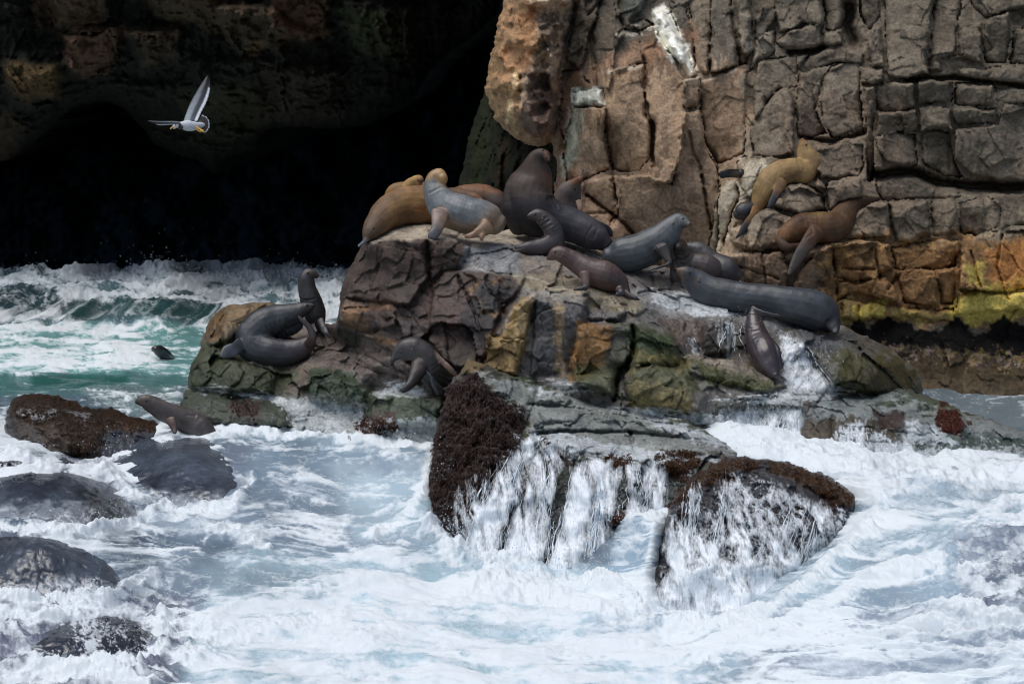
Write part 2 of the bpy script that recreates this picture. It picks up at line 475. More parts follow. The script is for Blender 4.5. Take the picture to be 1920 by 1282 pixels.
# ---------------------------------------------------------------- green streaked wall at the cave's right side
xs = axis(780, 820, 1100, 1500, 3.0); ys = axis(-900, -30, 520, 640, 3.0)
R = Relief(xs, ys, [(780, -900, 42), (1500, -900, 40), (850, 450, 41.5), (860, 300, 42), (900, 180, 42.5), (940, 40, 43), (980, 300, 39.5), (1060, 300, 38.2), (1500, 300, 38), (780, 640, 42), (1060, 640, 38.4), (1500, 640, 38)], soft=4, seed=3)
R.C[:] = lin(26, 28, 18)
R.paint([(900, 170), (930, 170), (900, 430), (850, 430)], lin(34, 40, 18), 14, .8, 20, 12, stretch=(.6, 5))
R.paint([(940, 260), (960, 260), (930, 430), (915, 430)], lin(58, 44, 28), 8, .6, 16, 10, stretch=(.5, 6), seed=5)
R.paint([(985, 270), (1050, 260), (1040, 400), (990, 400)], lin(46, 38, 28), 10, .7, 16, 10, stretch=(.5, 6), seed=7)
R.rock_detail(.25, .12, .03, .15, .8, str_=(.5, 3))
R.cut([(1500, -900), (1500, 640), (838, 640), (845, 420), (862, 330), (880, 250), (905, 180), (930, 100), (950, 20), (960, -900)], round_=1.2, w=20)
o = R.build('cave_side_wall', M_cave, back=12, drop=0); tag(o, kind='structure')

# ---------------------------------------------------------------- the big jointed cliff
xs = axis(880, 896, 1960, 3600, 2.0); ys = axis(-1600, -40, 790, 900, 2.0)
R = Relief(xs, ys, [(880, -1600, 36), (2200, -1600, 33), (3700, -1600, 30), (3700, 300, 29), (3700, 900, 28.6),
    (900, -60, 36.6), (1100, -60, 36.9), (1400, -60, 36.3), (1930, -60, 35.7), (1070, 120, 36.4), (1140, 130, 35.8), (1230, 60, 35.8), (1400, 130, 35.5), (1650, 150, 35.1), (1930, 150, 34.9),
    (900, 300, 36.5), (1060, 300, 35.7), (1130, 210, 35.1), (1250, 350, 34.8), (1400, 260, 34.9), (1410, 330, 34.3), (1640, 330, 34.5), (1760, 340, 34.9), (1900, 352, 35.0), (1930, 372, 34.6), (1800, 372, 34.4),
    (1060, 480, 35.2), (1300, 480, 34.5), (1380, 400, 34.1), (1400, 480, 33.7), (1560, 450, 33.8), (1930, 450, 34.3),
    (1480, 570, 33.6), (1700, 590, 33.8), (1930, 590, 33.9), (1650, 630, 34.05), (1930, 630, 34.2), (1650, 680, 33.7), (1930, 680, 33.8), (1650, 760, 33.3), (1930, 760, 33.4),
    (1060, 900, 35), (1400, 900, 34), (1930, 900, 33.8)], soft=3, seed=4)
# base colours by zone
R.C[:] = lin(104, 93, 82)
R.paint([(880, -200), (1060, -200), (1050, 280), (880, 280)], lin(150, 112, 78), 20, 1, 10)
R.paint([(1060, -200), (1250, -200), (1150, 140), (1060, 250)], lin(92, 80, 68), 18, 1, 14)
R.paint([(1040, 150), (1300, 40), (1400, 120), (1410, 290), (1380, 340), (1350, 520), (1020, 520)], lin(136, 103, 80), 14, 1, 14)
R.paint([(1190, 340), (1400, 270), (1350, 500), (1180, 500)], lin(100, 78, 66), 40, .8, 24)
R.paint([(1290, -60), (1410, -60), (1400, 120), (1310, 140)], lin(112, 100, 86), 12, .9, 12)
R.paint([(1640, 150), (1990, 150), (1990, 380), (1640, 380)], lin(84, 76, 64), 20, .9, 20)
R.paint([(1640, 360), (1990, 350), (1990, 450), (1560, 460)], lin(104, 88, 62), 16, .8, 14)
R.paint([(1545, 450), (1990, 430), (1990, 600), (1560, 600)], lin(138, 104, 62), 16, .95, 14)
R.paint([(1360, 440), (1560, 440), (1560, 600), (1360, 600)], lin(106, 82, 64), 14, .8, 14)
blocks = [
 [(1085, -60), (1135, -60), (1120, 20), (1105, 60), (1093, 120), (1085, 130), (1060, 110), (1070, 60)],
 [(1135, -60), (1160, -60), (1163, 40), (1172, 60), (1155, 90), (1145, 170), (1120, 165), (1110, 70), (1120, 20)],
 [(1052, 130), (1085, 130), (1110, 160), (1108, 170), (1075, 175), (1070, 230), (1055, 262), (1047, 240)],
 [(1160, -60), (1240, -60), (1200, 20), (1172, 55), (1163, 30)],
 [(1150, 62), (1205, 35), (1225, 45), (1205, 60), (1165, 58), (1152, 75)],
 [(1150, 92), (1152, 68), (1165, 58), (1200, 62), (1205, 85), (1210, 120), (1185, 125), (1145, 138), (1143, 110)],
 [(1137, 138), (1170, 125), (1205, 118), (1207, 150), (1210, 215), (1220, 235), (1220, 295), (1200, 320), (1170, 325), (1150, 320), (1140, 280), (1130, 200)],
 [(1200, 62), (1228, 62), (1245, 90), (1265, 115), (1285, 160), (1290, 200), (1275, 300), (1260, 340), (1225, 345), (1222, 300), (1228, 235), (1215, 215), (1208, 130)],
 [(1255, 5), (1285, 10), (1297, 50), (1305, 120), (1300, 130), (1280, 85), (1262, 40)],
 [(1285, -60), (1330, -60), (1332, 60), (1328, 135), (1318, 138), (1305, 120), (1297, 40), (1290, 10)],
 [(1332, -60), (1368, -60), (1372, 50), (1384, 122), (1330, 135), (1334, 60)],
 [(1370, -60), (1403, -60), (1408, 0), (1410, 60), (1402, 120), (1386, 122), (1374, 50)],
 [(1282, 150), (1310, 142), (1315, 180), (1310, 200), (1283, 205), (1280, 180)],
 [(1312, 150), (1380, 125), (1400, 132), (1395, 200), (1400, 250), (1395, 290), (1370, 300), (1345, 310), (1320, 270), (1312, 200)],
 [(1056, 352), (1110, 332), (1150, 330), (1160, 400), (1130, 440), (1100, 470), (1040, 470)],
 [(1152, 330), (1220, 325), (1262, 345), (1280, 210), (1312, 205), (1322, 270), (1347, 320), (1350, 440), (1330, 520), (1150, 520), (1135, 440), (1160, 400)],
 [(1072, 205), (1132, 203), (1132, 260), (1150, 318), (1115, 328), (1090, 343), (1060, 348), (1056, 290)],
 [(1380, -60), (1406, -60), (1410, 30), (1412, 95), (1400, 105), (1388, 100)],
 [(1415, 35), (1430, 8), (1452, 10), (1455, 40), (1440, 55), (1425, 80), (1415, 70)],
 [(1400, 140), (1418, 78), (1450, 50), (1455, 78), (1450, 104), (1420, 114)],
 [(1455, -60), (1540, -60), (1545, 40), (1540, 55), (1510, 42), (1480, 55), (1460, 62), (1452, 40)],
 [(1542, -60), (1595, -60), (1590, 30), (1580, 50), (1560, 62), (1545, 55)],
 [(1545, 62), (1580, 54), (1578, 84), (1560, 88), (1546, 88)],
 [(1455, 79), (1473, 60), (1518, 45), (1538, 45), (1542, 84), (1515, 94), (1475, 96), (1460, 88)],
 [(1518, 105), (1530, 92), (1560, 88), (1600, 95), (1618, 100), (1615, 118), (1570, 118), (1550, 125), (1530, 128), (1510, 140), (1498, 130)],
 [(1420, 115), (1450, 108), (1495, 105), (1500, 160), (1490, 165), (1465, 165), (1440, 190), (1415, 225), (1412, 200)],
 [(1412, 228), (1440, 188), (1460, 167), (1478, 166), (1488, 185), (1488, 230), (1490, 288), (1470, 291), (1435, 296), (1415, 292), (1408, 260)],
 [(1495, 165), (1505, 140), (1530, 130), (1545, 140), (1535, 180), (1530, 205), (1550, 250), (1520, 262), (1495, 258), (1492, 200)],
 [(1545, 150), (1555, 125), (1575, 118), (1612, 120), (1612, 160), (1615, 200), (1618, 246), (1590, 252), (1560, 260), (1545, 230), (1540, 190)],
 [(1613, 125), (1655, 128), (1655, 150), (1635, 160), (1615, 155)],
 [(1622, 165), (1640, 160), (1638, 250), (1640, 340), (1625, 340), (1622, 250)],
 [(1632, 60), (1650, 50), (1658, 90), (1656, 125), (1635, 125), (1630, 90)],
 [(1618, -60), (1645, -60), (1650, 30), (1632, 60), (1612, 30)],
 [(1657, -60), (1760, -60), (1745, 40), (1740, 138), (1720, 140), (1700, 148), (1665, 145), (1660, 60)],
 [(1762, -60), (1796, -60), (1800, 20), (1795, 60), (1795, 105), (1762, 112), (1765, 134), (1744, 136), (1748, 40)],
 [(1800, 60), (1805, 50), (1840, 45), (1842, 116), (1830, 116), (1800, 112)],
 [(1844, 42), (1890, 22), (1895, 60), (1888, 118), (1846, 117)],
 [(1800, -60), (1940, -60), (1940, 12), (1890, 19), (1845, 38), (1820, 10)],
 [(1900, 60), (1970, 40), (1970, 120), (1892, 121), (1898, 90)],
 [(1795, 128), (1840, 128), (1880, 125), (1975, 125), (1975, 160), (1870, 158), (1820, 150), (1798, 143)],
 [(1642, 160), (1680, 150), (1715, 155), (1717, 200), (1690, 207), (1642, 208)],
 [(1720, 150), (1785, 150), (1785, 190), (1750, 193), (1722, 198)],
 [(1788, 155), (1860, 160), (1862, 195), (1840, 200), (1790, 198)],
 [(1865, 165), (1975, 162), (1975, 196), (1890, 196), (1870, 190)],
 [(1643, 211), (1718, 206), (1721, 246), (1690, 250), (1645, 254)],
 [(1724, 203), (1745, 196), (1782, 205), (1785, 245), (1750, 241), (1726, 247)],
 [(1788, 204), (1870, 202), (1872, 230), (1830, 234), (1790, 236)],
 [(1643, 258), (1680, 246), (1715, 253), (1722, 310), (1690, 315), (1660, 300), (1645, 280)],
 [(1728, 252), (1750, 244), (1780, 250), (1788, 300), (1810, 335), (1770, 330), (1730, 308)],
 [(1790, 242), (1830, 238), (1872, 234), (1885, 196), (1975, 190), (1975, 345), (1870, 340), (1825, 330), (1792, 300)],
 [(1530, 272), (1570, 268), (1618, 272), (1620, 310), (1612, 330), (1580, 333), (1545, 334), (1530, 320)],
 [(1642, 320), (1680, 318), (1740, 322), (1790, 345), (1800, 370), (1740, 374), (1680, 376), (1652, 376), (1642, 350)],
 [(1382, 305), (1395, 292), (1440, 297), (1490, 297), (1485, 305), (1440, 320), (1415, 350), (1412, 378), (1395, 362), (1383, 335)],
 [(1345, 365), (1360, 342), (1378, 338), (1390, 370), (1376, 395), (1372, 410), (1362, 440), (1345, 500), (1322, 500), (1332, 440)],
 [(1440, 385), (1470, 350), (1500, 340), (1545, 363), (1550, 395), (1500, 408), (1480, 397), (1455, 391)],
 [(1525, 345), (1535, 335), (1550, 345), (1550, 355), (1530, 357)],
 [(1554, 343), (1585, 335), (1618, 335), (1620, 370), (1580, 380), (1554, 395)],
 [(1402, 420), (1420, 395), (1450, 393), (1480, 405), (1500, 420), (1458, 468), (1400, 472), (1372, 460), (1367, 430)],
 [(1340, 476), (1450, 474), (1460, 472), (1480, 500), (1475, 540), (1380, 565), (1330, 560)],
 [(1537, 462), (1560, 460), (1560, 520), (1545, 560), (1480, 575), (1484, 540), (1505, 500)],
 [(1600, 400), (1640, 378), (1665, 380), (1668, 440), (1640, 445), (1580, 448), (1582, 430)],
 [(1668, 380), (1740, 377), (1742, 438), (1710, 456), (1682, 450), (1670, 420)],
 [(1745, 378), (1790, 377), (1795, 436), (1747, 443)],
 [(1797, 380), (1845, 366), (1875, 380), (1875, 427), (1830, 442), (1799, 437)],
 [(1850, 364), (1975, 358), (1975, 420), (1880, 426), (1876, 390)],
 [(1562, 460), (1600, 452), (1668, 456), (1672, 500), (1640, 520), (1600, 530), (1565, 520)],
 [(1672, 460), (1760, 450), (1800, 448), (1790, 500), (1700, 512), (1676, 500)],
 [(1565, 524), (1600, 532), (1664, 515), (1690, 568), (1640, 556), (1600, 549), (1566, 570)],
 [(1678, 506), (1755, 508), (1760, 574), (1697, 567)],
 [(1760, 508), (1790, 504), (1790, 572), (1764, 572)],
 [(1802, 450), (1880, 435), (1960, 430), (1960, 540), (1860, 548), (1800, 540)],
 [(1796, 545), (1860, 552), (1960, 545), (1960, 585), (1900, 580), (1796, 590)],
 [(1577, 562), (1690, 574), (1760, 580), (1790, 577), (1790, 605), (1700, 592), (1600, 600), (1580, 598)],
]
rr = random.Random(11)
for p in blocks:
    big = 1.0
    g = rr.uniform(.74, 1.24); w = rr.uniform(-.06, .06)
    R.raise_(p, rr.uniform(-.04, .32), 1.7, groove=.20, tx=rr.uniform(-.5, .5), ty=rr.uniform(-.55, .22), tint=(g * (1 + w), g, g * (1 - w)))
for p, a in [([(1436, 392), (1468, 352), (1500, 342), (1545, 365), (1552, 392), (1500, 408), (1478, 397)], .16), ([(1398, 428), (1418, 398), (1450, 394), (1482, 406), (1498, 422), (1456, 462), (1400, 470)], .12),
             ([(1466, 474), (1500, 466), (1560, 452), (1640, 444), (1642, 456), (1566, 466), (1530, 486), (1470, 490)], .24), ([(1552, 352), (1600, 340), (1625, 352), (1600, 384), (1556, 394)], .05)]:
    R.raise_(p, a, 3)
# bulging buttress over the cave's edge
bt = [(950, -60), (950, 0), (935, 45), (920, 110), (914, 165), (920, 200), (930, 225), (955, 250), (985, 268), (1010, 270), (1035, 255), (1045, 230), (1047, 190), (1050, 130), (1066, 60), (1085, 0), (1085, -60)]
R.raise_(bt, 1.5, 30)
R.raise_([(990, 60), (1060, 40), (1045, 130), (1040, 240), (1005, 262), (975, 240), (975, 160)], .35, 14)
# white-capped block and the white guano slab
R.raise_([(1074, 180), (1082, 170), (1100, 168), (1132, 168), (1132, 202), (1100, 203), (1073, 200)], .45, 6)
R.raise_([(1222, 22), (1243, 15), (1260, 35), (1275, 70), (1290, 100), (1308, 140), (1292, 145), (1268, 120), (1248, 95), (1235, 60), (1225, 40)], .4, 7)
# recesses
R.paint([(1540, 20), (1560, 20), (1575, 0), (1610, 0), (1625, 40), (1610, 92), (1585, 90), (1575, 60)], None)
R.crack([(1595, 10), (1590, 50), (1600, 80)], .7, 12)
R.crack([(1640, 330), (1700, 320), (1770, 345), (1830, 352), (1930, 350), (1990, 352)], .7, 8, dark=1)
R.crack([(1480, 99), (1520, 98), (1545, 90)], .5, 5)
R.crack([(1040, 275), (1055, 268)], .6, 12)
R.crack([(1500, 262), (1560, 264), (1620, 250)], .35, 3.5)
R.crack([(1700, 150), (1790, 146), (1930, 164), (1990, 168)], .4, 4)
R.crack([(1100, 365), (1140, 395), (1170, 420), (1205, 460)], .3, 3, wide=14)
R.crack([(1222, 230), (1222, 290), (1228, 310)], .4, 4)
R.crack([(1318, 330), (1325, 390), (1333, 430)], .25, 2.5)
for ln in [[(1095, -40), (1098, 30), (1120, 10)], [(1105, 60), (1112, 120), (1116, 165)], [(1136, 235), (1140, 290), (1150, 330)], [(1290, 250), (1300, 290), (1316, 320)],
           [(1060, 410), (1100, 400), (1160, 398)], [(1340, 60), (1330, 130)], [(1650, 232), (1700, 234)], [(1665, 540), (1695, 500)], [(1640, 470), (1650, 520)], [(1580, 500), (1640, 505)],
           [(1820, 470), (1840, 540)], [(1880, 440), (1870, 500), (1890, 560)], [(1380, 500), (1460, 520)], [(1430, 475), (1440, 560)], [(1610, 575), (1612, 600)]]:
    R.crack(ln, .12, 2.2)
# lichen, guano, algae, stains, pale block tops
R.paint([(1222, 24), (1243, 12), (1258, 32), (1273, 70), (1290, 100), (1306, 142), (1290, 148), (1266, 120), (1248, 95), (1233, 60)], lin(228, 224, 214), 4, 1, 3, 10)
R.paint([(1222, 20), (1243, 8), (1264, 30), (1280, 70), (1300, 104), (1314, 146), (1288, 152), (1260, 120), (1240, 92), (1228, 60)], lin(226, 220, 210), 4, .9, 6, 9, seed=90)
R.paint([(1284, 140), (1304, 140), (1298, 205), (1286, 205)], lin(190, 168, 148), 5, .7, 8, 9, stretch=(.5, 4))
R.paint([(1070, 165), (1134, 165), (1134, 200), (1070, 203)], lin(206, 210, 202), 3, 1, 3, 12)
R.paint([(1066, 205), (1100, 203), (1092, 260), (1080, 300), (1062, 330), (1052, 330)], lin(172, 172, 158), 8, .85, 10, 14)
R.paint([(1095, 210), (1130, 205), (1130, 260), (1110, 270)], lin(158, 112, 76), 8, .6, 12, 14, seed=12)
R.paint([(1080, 250), (1140, 240), (1145, 330), (1090, 340)], lin(176, 150, 130), 10, .55, 22, 10, seed=14)
R.paint([(960, 130), (975, 130), (962, 230), (948, 230)], lin(208, 172, 128), 5, .9, 9, 10, stretch=(.6, 4))
R.paint([(980, 140), (992, 140), (985, 220), (975, 220)], lin(196, 166, 130), 4, .8, 8, 10, stretch=(.6, 4), seed=9)
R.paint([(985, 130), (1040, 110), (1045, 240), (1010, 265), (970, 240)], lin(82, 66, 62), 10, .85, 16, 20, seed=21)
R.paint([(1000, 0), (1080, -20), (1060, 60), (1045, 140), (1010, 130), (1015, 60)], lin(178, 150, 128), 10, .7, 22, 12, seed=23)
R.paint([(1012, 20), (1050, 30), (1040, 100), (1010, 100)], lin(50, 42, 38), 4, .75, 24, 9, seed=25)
R.paint([(975, 20), (1010, 10), (1000, 110), (980, 130)], lin(170, 120, 78), 8, .6, 10, 12, stretch=(.6, 3), seed=27)
R.paint([(920, 0), (950, 0), (925, 200), (905, 180)], lin(122, 92, 58), 8, .6, 14, 12, stretch=(.6, 3), seed=28)
R.paint([(1165, -60), (1235, -60), (1200, 30), (1165, 40)], lin(74, 78, 74), 8, .8, 10)
for p in [[(1150, 66), (1205, 60), (1205, 66), (1155, 72)], [(1137, 136), (1205, 118), (1205, 125), (1140, 142)], [(1310, 148), (1380, 124), (1382, 131), (1312, 155)], [(1282, 203), (1312, 200), (1312, 206), (1282, 208)], [(1190, 48), (1225, 48), (1222, 56), (1200, 58)]]:
    R.paint(p, lin(190, 176, 160), 3, .8, 4, 12)  # pale strips along the top edges of some blocks
R.paint([(1270, 210), (1310, 210), (1300, 330), (1270, 320)], lin(168, 128, 108), 14, .5, 18, 14, stretch=(.6, 3), seed=31)
R.paint([(1330, 170), (1400, 160), (1395, 280), (1340, 290)], lin(148, 100, 66), 14, .5, 22, 18, stretch=(.7, 2), seed=33)
R.paint([(1140, 150), (1200, 140), (1210, 300), (1150, 300)], lin(128, 100, 66), 14, .5, 26, 24, seed=35)
R.paint([(1050, 350), (1160, 340), (1180, 460), (1050, 460)], lin(138, 88, 64), 14, .6, 22, 24, seed=37)
R.paint([(1090, 400), (1180, 420), (1260, 470), (1090, 480)], lin(140, 84, 48), 14, .6, 16, 20, seed=38)
R.paint([(1140, 230), (1180, 220), (1170, 330), (1145, 320)], lin(92, 76, 66), 16, .6, 18, 20, stretch=(.8, 2), seed=39)
R.paint([(1230, 240), (1262, 240), (1262, 480), (1220, 480)], lin(88, 68, 66), 16, .6, 20, 20, stretch=(.8, 2), seed=40)
R.paint([(1350, 380), (1400, 340), (1380, 480), (1330, 480)], lin(164, 148, 128), 10, .85, 20, 14, seed=42)
R.paint([(1385, 300), (1440, 298), (1420, 350), (1405, 375), (1385, 345)], lin(146, 138, 126), 6, .8, 12, 14, seed=43)
R.paint([(1415, 60), (1460, 70), (1450, 105), (1410, 120), (1400, 100)], lin(168, 160, 150), 8, .75, 18, 10, seed=45)
R.paint([(1445, 100), (1620, 92), (1560, 118), (1500, 125)], lin(170, 158, 138), 6, .55, 12, 12, seed=47)
R.paint([(1550, 170), (1575, 160), (1570, 260), (1545, 240)], lin(120, 118, 120), 10, .6, 14, 16, stretch=(.7, 2), seed=49)
R.paint([(1660, 150), (1715, 150), (1715, 165), (1660, 170)], lin(160, 154, 140), 5, .6, 12, 12, seed=51)
R.paint([(1480, 200), (1700, 190), (1700, 300), (1480, 300)], lin(122, 92, 78), 20, .35, 40, 16, seed=53)
R.paint([(1500, -60), (1990, -60), (1990, 300), (1500, 300)], lin(72, 72, 66), 20, .4, 90, 40, seed=55)
R.paint([(1400, -60), (1990, -60), (1990, 440), (1400, 440)], lin(146, 122, 100), 10, .35, 60, 14, seed=56)
R.paint([(1700, 240), (1990, 240), (1990, 345), (1700, 345)], lin(62, 56, 46), 20, .6, 20, 30, seed=57)
R.paint([(1560, 470), (1990, 450), (1990, 600), (1560, 600)], lin(176, 124, 62), 12, .5, 60, 16, seed=59)
R.paint([(1560, 470), (1990, 450), (1990, 600), (1560, 600)], lin(92, 68, 50), 10, .55, 55, 14, seed=61)
Yl = lin(172, 148, 58)
R.paint([(1598, 575), (1640, 568), (1660, 560), (1655, 590), (1620, 600), (1602, 610)], Yl, 4, .9, 10, 12, seed=63)
R.paint([(1655, 575), (1760, 582), (1790, 590), (1760, 605), (1680, 600)], Yl * .8, 5, .5, 24, 20, seed=64)
R.paint([(1785, 560), (1815, 550), (1850, 530), (1990, 500), (1990, 590), (1860, 600), (1830, 612), (1810, 596), (1780, 600)], Yl * 1.05, 5, .9, 16, 18, seed=65)
R.paint([(1810, 500), (1850, 490), (1840, 540), (1815, 535)], Yl * .9, 5, .8, 14, 12, seed=66)
R.paint([(1850, 470), (1990, 440), (1990, 540), (1870, 540)], lin(168, 104, 36), 8, .6, 24, 14, seed=67)
R.paint([(1570, 560), (1600, 560), (1600, 645), (1578, 640)], lin(128, 108, 58), 6, .8, 8, 12, seed=68)
# black weed band and pinkish coralline base
BL = lin(22, 18, 17)
R.paint([(1590, 628), (1598, 600), (1612, 600), (1625, 614), (1650, 596), (1668, 588), (1682, 606), (1700, 598), (1720, 612), (1748, 622), (1776, 612), (1790, 588), (1812, 602), (1830, 626), (1850, 618), (1866, 596), (1882, 586), (1900, 604), (1925, 612), (1990, 596), (1990, 700), (1900, 690), (1700, 655), (1620, 650), (1595, 640)], BL, 3, 1, 9, 16, seed=69)
R.paint([(1640, 652), (1700, 648), (1760, 655), (1860, 668), (1990, 678), (1990, 900), (1560, 900), (1600, 660)], lin(112, 92, 74), 5, 1, 10, 14, seed=70)
R.paint([(1640, 660), (1990, 680), (1990, 900), (1560, 900)], lin(140, 116, 106), 5, .6, 40, 10, seed=71)
R.paint([(1640, 660), (1990, 680), (1990, 900), (1560, 900)], lin(124, 100, 46), 5, .6, 40, 12, seed=72)
R.paint([(1640, 660), (1990, 690), (1990, 900), (1560, 900)], BL, 4, .7, 40, 9, seed=73)

R.paint([(1560, 700), (1990, 720), (1990, 900), (1560, 900)], None, 20, 1, 5, wet=.7)
R.rock_detail(.04, .012, .010, .07, .50, crk=.22, mask=1 - .62 * sstep(-20, 20, sdf_poly([(1050, 120), (1400, 40), (1410, 300), (1350, 480), (1050, 520)], R.X, R.Y)))
R.paint([(1130, 140), (1420, 120), (1420, 500), (1060, 500)], lin(84, 72, 62), 16, .6, 70, 34, stretch=(.7, 2.2), seed=91)
R.paint([(1130, 140), (1420, 120), (1420, 500), (1060, 500)], lin(170, 140, 112), 10, .45, 60, 16, stretch=(.6, 2.6), seed=92)
R.paint([(1400, -60), (1990, -60), (1990, 440), (1400, 440)], lin(124, 96, 76), 10, .4, 34, 30, seed=93)
R.paint([(1480, 150), (1720, 180), (1700, 420), (1440, 440)], lin(132, 92, 66), 12, .5, 40, 24, seed=95)
R.paint([(1400, -60), (1990, -60), (1990, 440), (1400, 440)], lin(132, 120, 104), 10, .5, 34, 34, seed=96)
R.paint([(1400, -60), (1990, -60), (1990, 440), (1400, 440)], lin(66, 62, 56), 10, .45, 30, 22, seed=94, stretch=(.7, 2))
x, y, z = R.world()
g = 1 + .22 * fbm(x / .5, y / .5, z / .5, 4)
R.C *= np.clip(g, .5, 1.6)[..., None]
dk = sstep(.15, .5, fbm(x / .13, y / .13 + 4, z / .13, 3)) * .35
R.C *= (1 - dk)[..., None]
R.cut([(950, -1700), (950, -60), (948, 0), (935, 45), (918, 110), (911, 165), (918, 200), (930, 228), (955, 252), (985, 272), (1010, 276), (1035, 268), (1048, 300), (1044, 350), (1040, 420), (1030, 900), (3700, 950), (3700, -1700)], round_=.8, w=18, jag=3)
R.paint([(1350, 365), (1362, 342), (1390, 338), (1385, 305), (1440, 298), (1420, 345), (1400, 375), (1378, 400), (1360, 450), (1335, 480), (1332, 440)], lin(168, 156, 138), 8, .7, 14, 12, seed=98)
R.paint([(1796, 575), (1815, 560), (1850, 545), (1880, 560), (1870, 594), (1840, 612), (1815, 600)], Yl * 1.05, 4, .8, 10, 12, seed=99)
gm = R.C.mean(-1, keepdims=True)
R.C = gm + (R.C - gm) * .85
R.C *= 1.62 * np.array([.97, 1.0, .95])
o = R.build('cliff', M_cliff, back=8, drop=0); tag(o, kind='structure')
CLIFF = R
# ---------------------------------------------------------------- main outcrop (upper rock, left boulder, ledges)
xs = axis(300, 326, 1760, 1800, 2.0); ys = axis(390, 400, 900, 1000, 2.0)
ct = [ # top back edge
 (725, 417, 31.0), (800, 414, 31.1), (905, 440, 31.1), (1000, 434, 31.1), (1060, 446, 31.0), (1120, 468, 30.8), (1220, 498, 30.7), (1300, 516, 30.6), (1400, 528, 30.6), (1500, 560, 30.4), (1585, 612, 30.3), (1640, 640, 30.3), (1690, 668, 30.3), (1727, 715, 30.2),
 # top front edge
 (697, 452, 30.1), (755, 445, 30.0), (810, 443, 29.95), (880, 457, 30.05), (940, 457, 30.2), (1040, 480, 30.2), (1120, 500, 30.15), (1200, 530, 30.0), (1290, 560, 29.9), (1390, 585, 29.8), (1470, 600, 29.75), (1560, 628, 29.8),
 (672, 475, 30.4), (650, 520, 30.3), (632, 580, 30.2), (630, 606, 30.1), (740, 520, 29.9), (800, 520, 29.85), (870, 503, 29.8), (925, 510, 29.5), (980, 520, 29.4), (1030, 508, 29.75), (1100, 546, 29.25), (1150, 560, 29.3), (1220, 560, 29.5),
 (740, 575, 29.55), (640, 575, 30.0), (700, 590, 29.7), (737, 660, 29.35), (850, 690, 29.1), (880, 600, 29.35), (915, 680, 29.1), (940, 575, 29.3),
 (965, 575, 29.0), (1000, 552, 29.05), (910, 695, 28.9), (968, 705, 28.8), (935, 630, 28.95), (1005, 600, 29.1), (1105, 600, 29.05), (1068, 700, 28.9), (990, 705, 28.95),
 (1085, 610, 28.7), (1200, 603, 28.8), (1275, 638, 28.8), (1075, 722, 28.5), (1150, 745, 28.4), (1180, 690, 28.65), (1275, 683, 28.65), (1110, 580, 29.15), (1240, 590, 29.3), (1300, 610, 29.2),
 (1185, 688, 28.3), (1275, 692, 28.35), (1320, 775, 27.95), (1200, 762, 28.1), (1170, 735, 28.3), (1330, 738, 28.2), (1310, 598, 29.1), (1390, 612, 29.2), (1315, 665, 28.95), (1395, 668, 28.9), (1465, 660, 29.1),
 (1278, 672, 28.7), (1375, 672, 28.8), (1480, 722, 28.6), (1440, 733, 28.35), (1330, 714, 28.3), (1340, 745, 28.2), (1500, 742, 28.4), (1340, 772, 28.0), (1500, 768, 28.1), (1340, 840, 27.9), (1500, 850, 27.9),
 (1510, 650, 29.2), (1600, 650, 29.6), (1650, 690, 29.4), (1600, 735, 28.9), (1700, 738, 29.5), (1560, 705, 28.9), (1700, 800, 29.3), (1600, 800, 28.9), (1760, 760, 30.4),
 # left boulder
 (440, 570, 31.3), (500, 567, 31.4), (560, 600, 31.2), (395, 600, 31.1), (362, 672, 30.7), (352, 728, 30.4), (520, 737, 30.0), (415, 605, 30.6), (430, 665, 30.3), (590, 682, 30.2), (600, 603, 31.2), (622, 636, 30.7),
 (600, 690, 30.0), (700, 735, 29.55), (660, 660, 30.1), (580, 750, 29.6), (690, 757, 29.35), (590, 705, 29.75), (670, 715, 29.5), (340, 735, 30.0), (420, 742, 29.8), (545, 765, 29.6), (340, 760, 29.85), (420, 775, 29.65), (548, 790, 29.5),
 (560, 800, 29.4), (680, 800, 29.2), (700, 740, 29.25), (830, 742, 29.1), (690, 792, 28.95), (820, 830, 28.8), (660, 822, 28.85), (850, 720, 29.1), (340, 860, 29.7), (560, 880, 29.3), (700, 880, 28.8), (850, 880, 28.8), (300, 1000, 29.6), (1100, 780, 28.6), (1100, 1000, 28.4), (1760, 1000, 29), (1250, 830, 28.1),
 (300, 390, 31.5), (1800, 390, 31.5)]
R = Relief(xs, ys, ct, soft=2, seed=5)
DK = lin(78, 62, 54); GY = lin(112, 108, 106); OC = lin(132, 98, 56)
R.C[:] = GY
R.paint([(640, 440), (700, 440), (880, 450), (980, 515), (960, 570), (905, 690), (740, 665), (620, 600)], DK, 5, 1, 8)
R.paint([(690, 410), (910, 410), (1060, 440), (1060, 470), (890, 456), (800, 444), (700, 456)], lin(182, 168, 148), 4, .95, 6, 14)
R.paint([(870, 455), (960, 460), (1040, 480), (1045, 510), (975, 519), (920, 506), (862, 503)], lin(136, 138, 142), 5, .9, 8, 14, stretch=(3, 1))
R.paint([(980, 480), (1060, 480), (1060, 520), (980, 516)], lin(132, 112, 90), 8, .6, 14)
R.paint([(960, 515), (1150, 515), (1140, 548), (990, 548)], lin(154, 140, 112), 6, .8, 10, 12, stretch=(2, 1))
R.paint([(628, 570), (745, 572), (740, 610), (632, 604)], lin(152, 114, 76), 6, .75, 12, 14, seed=4)  # lit band along the bottom ledge, its light put into the colour
R.paint([(628, 596), (680, 610), (760, 650), (760, 672), (700, 650), (632, 615)], OC, 6, .9, 12, 14, seed=5)
R.paint([(670, 580), (800, 580), (800, 640), (690, 620)], lin(62, 50, 48), 8, .85, 14, 16, seed=6)  # shade under the lit ledge band, painted as darker rock
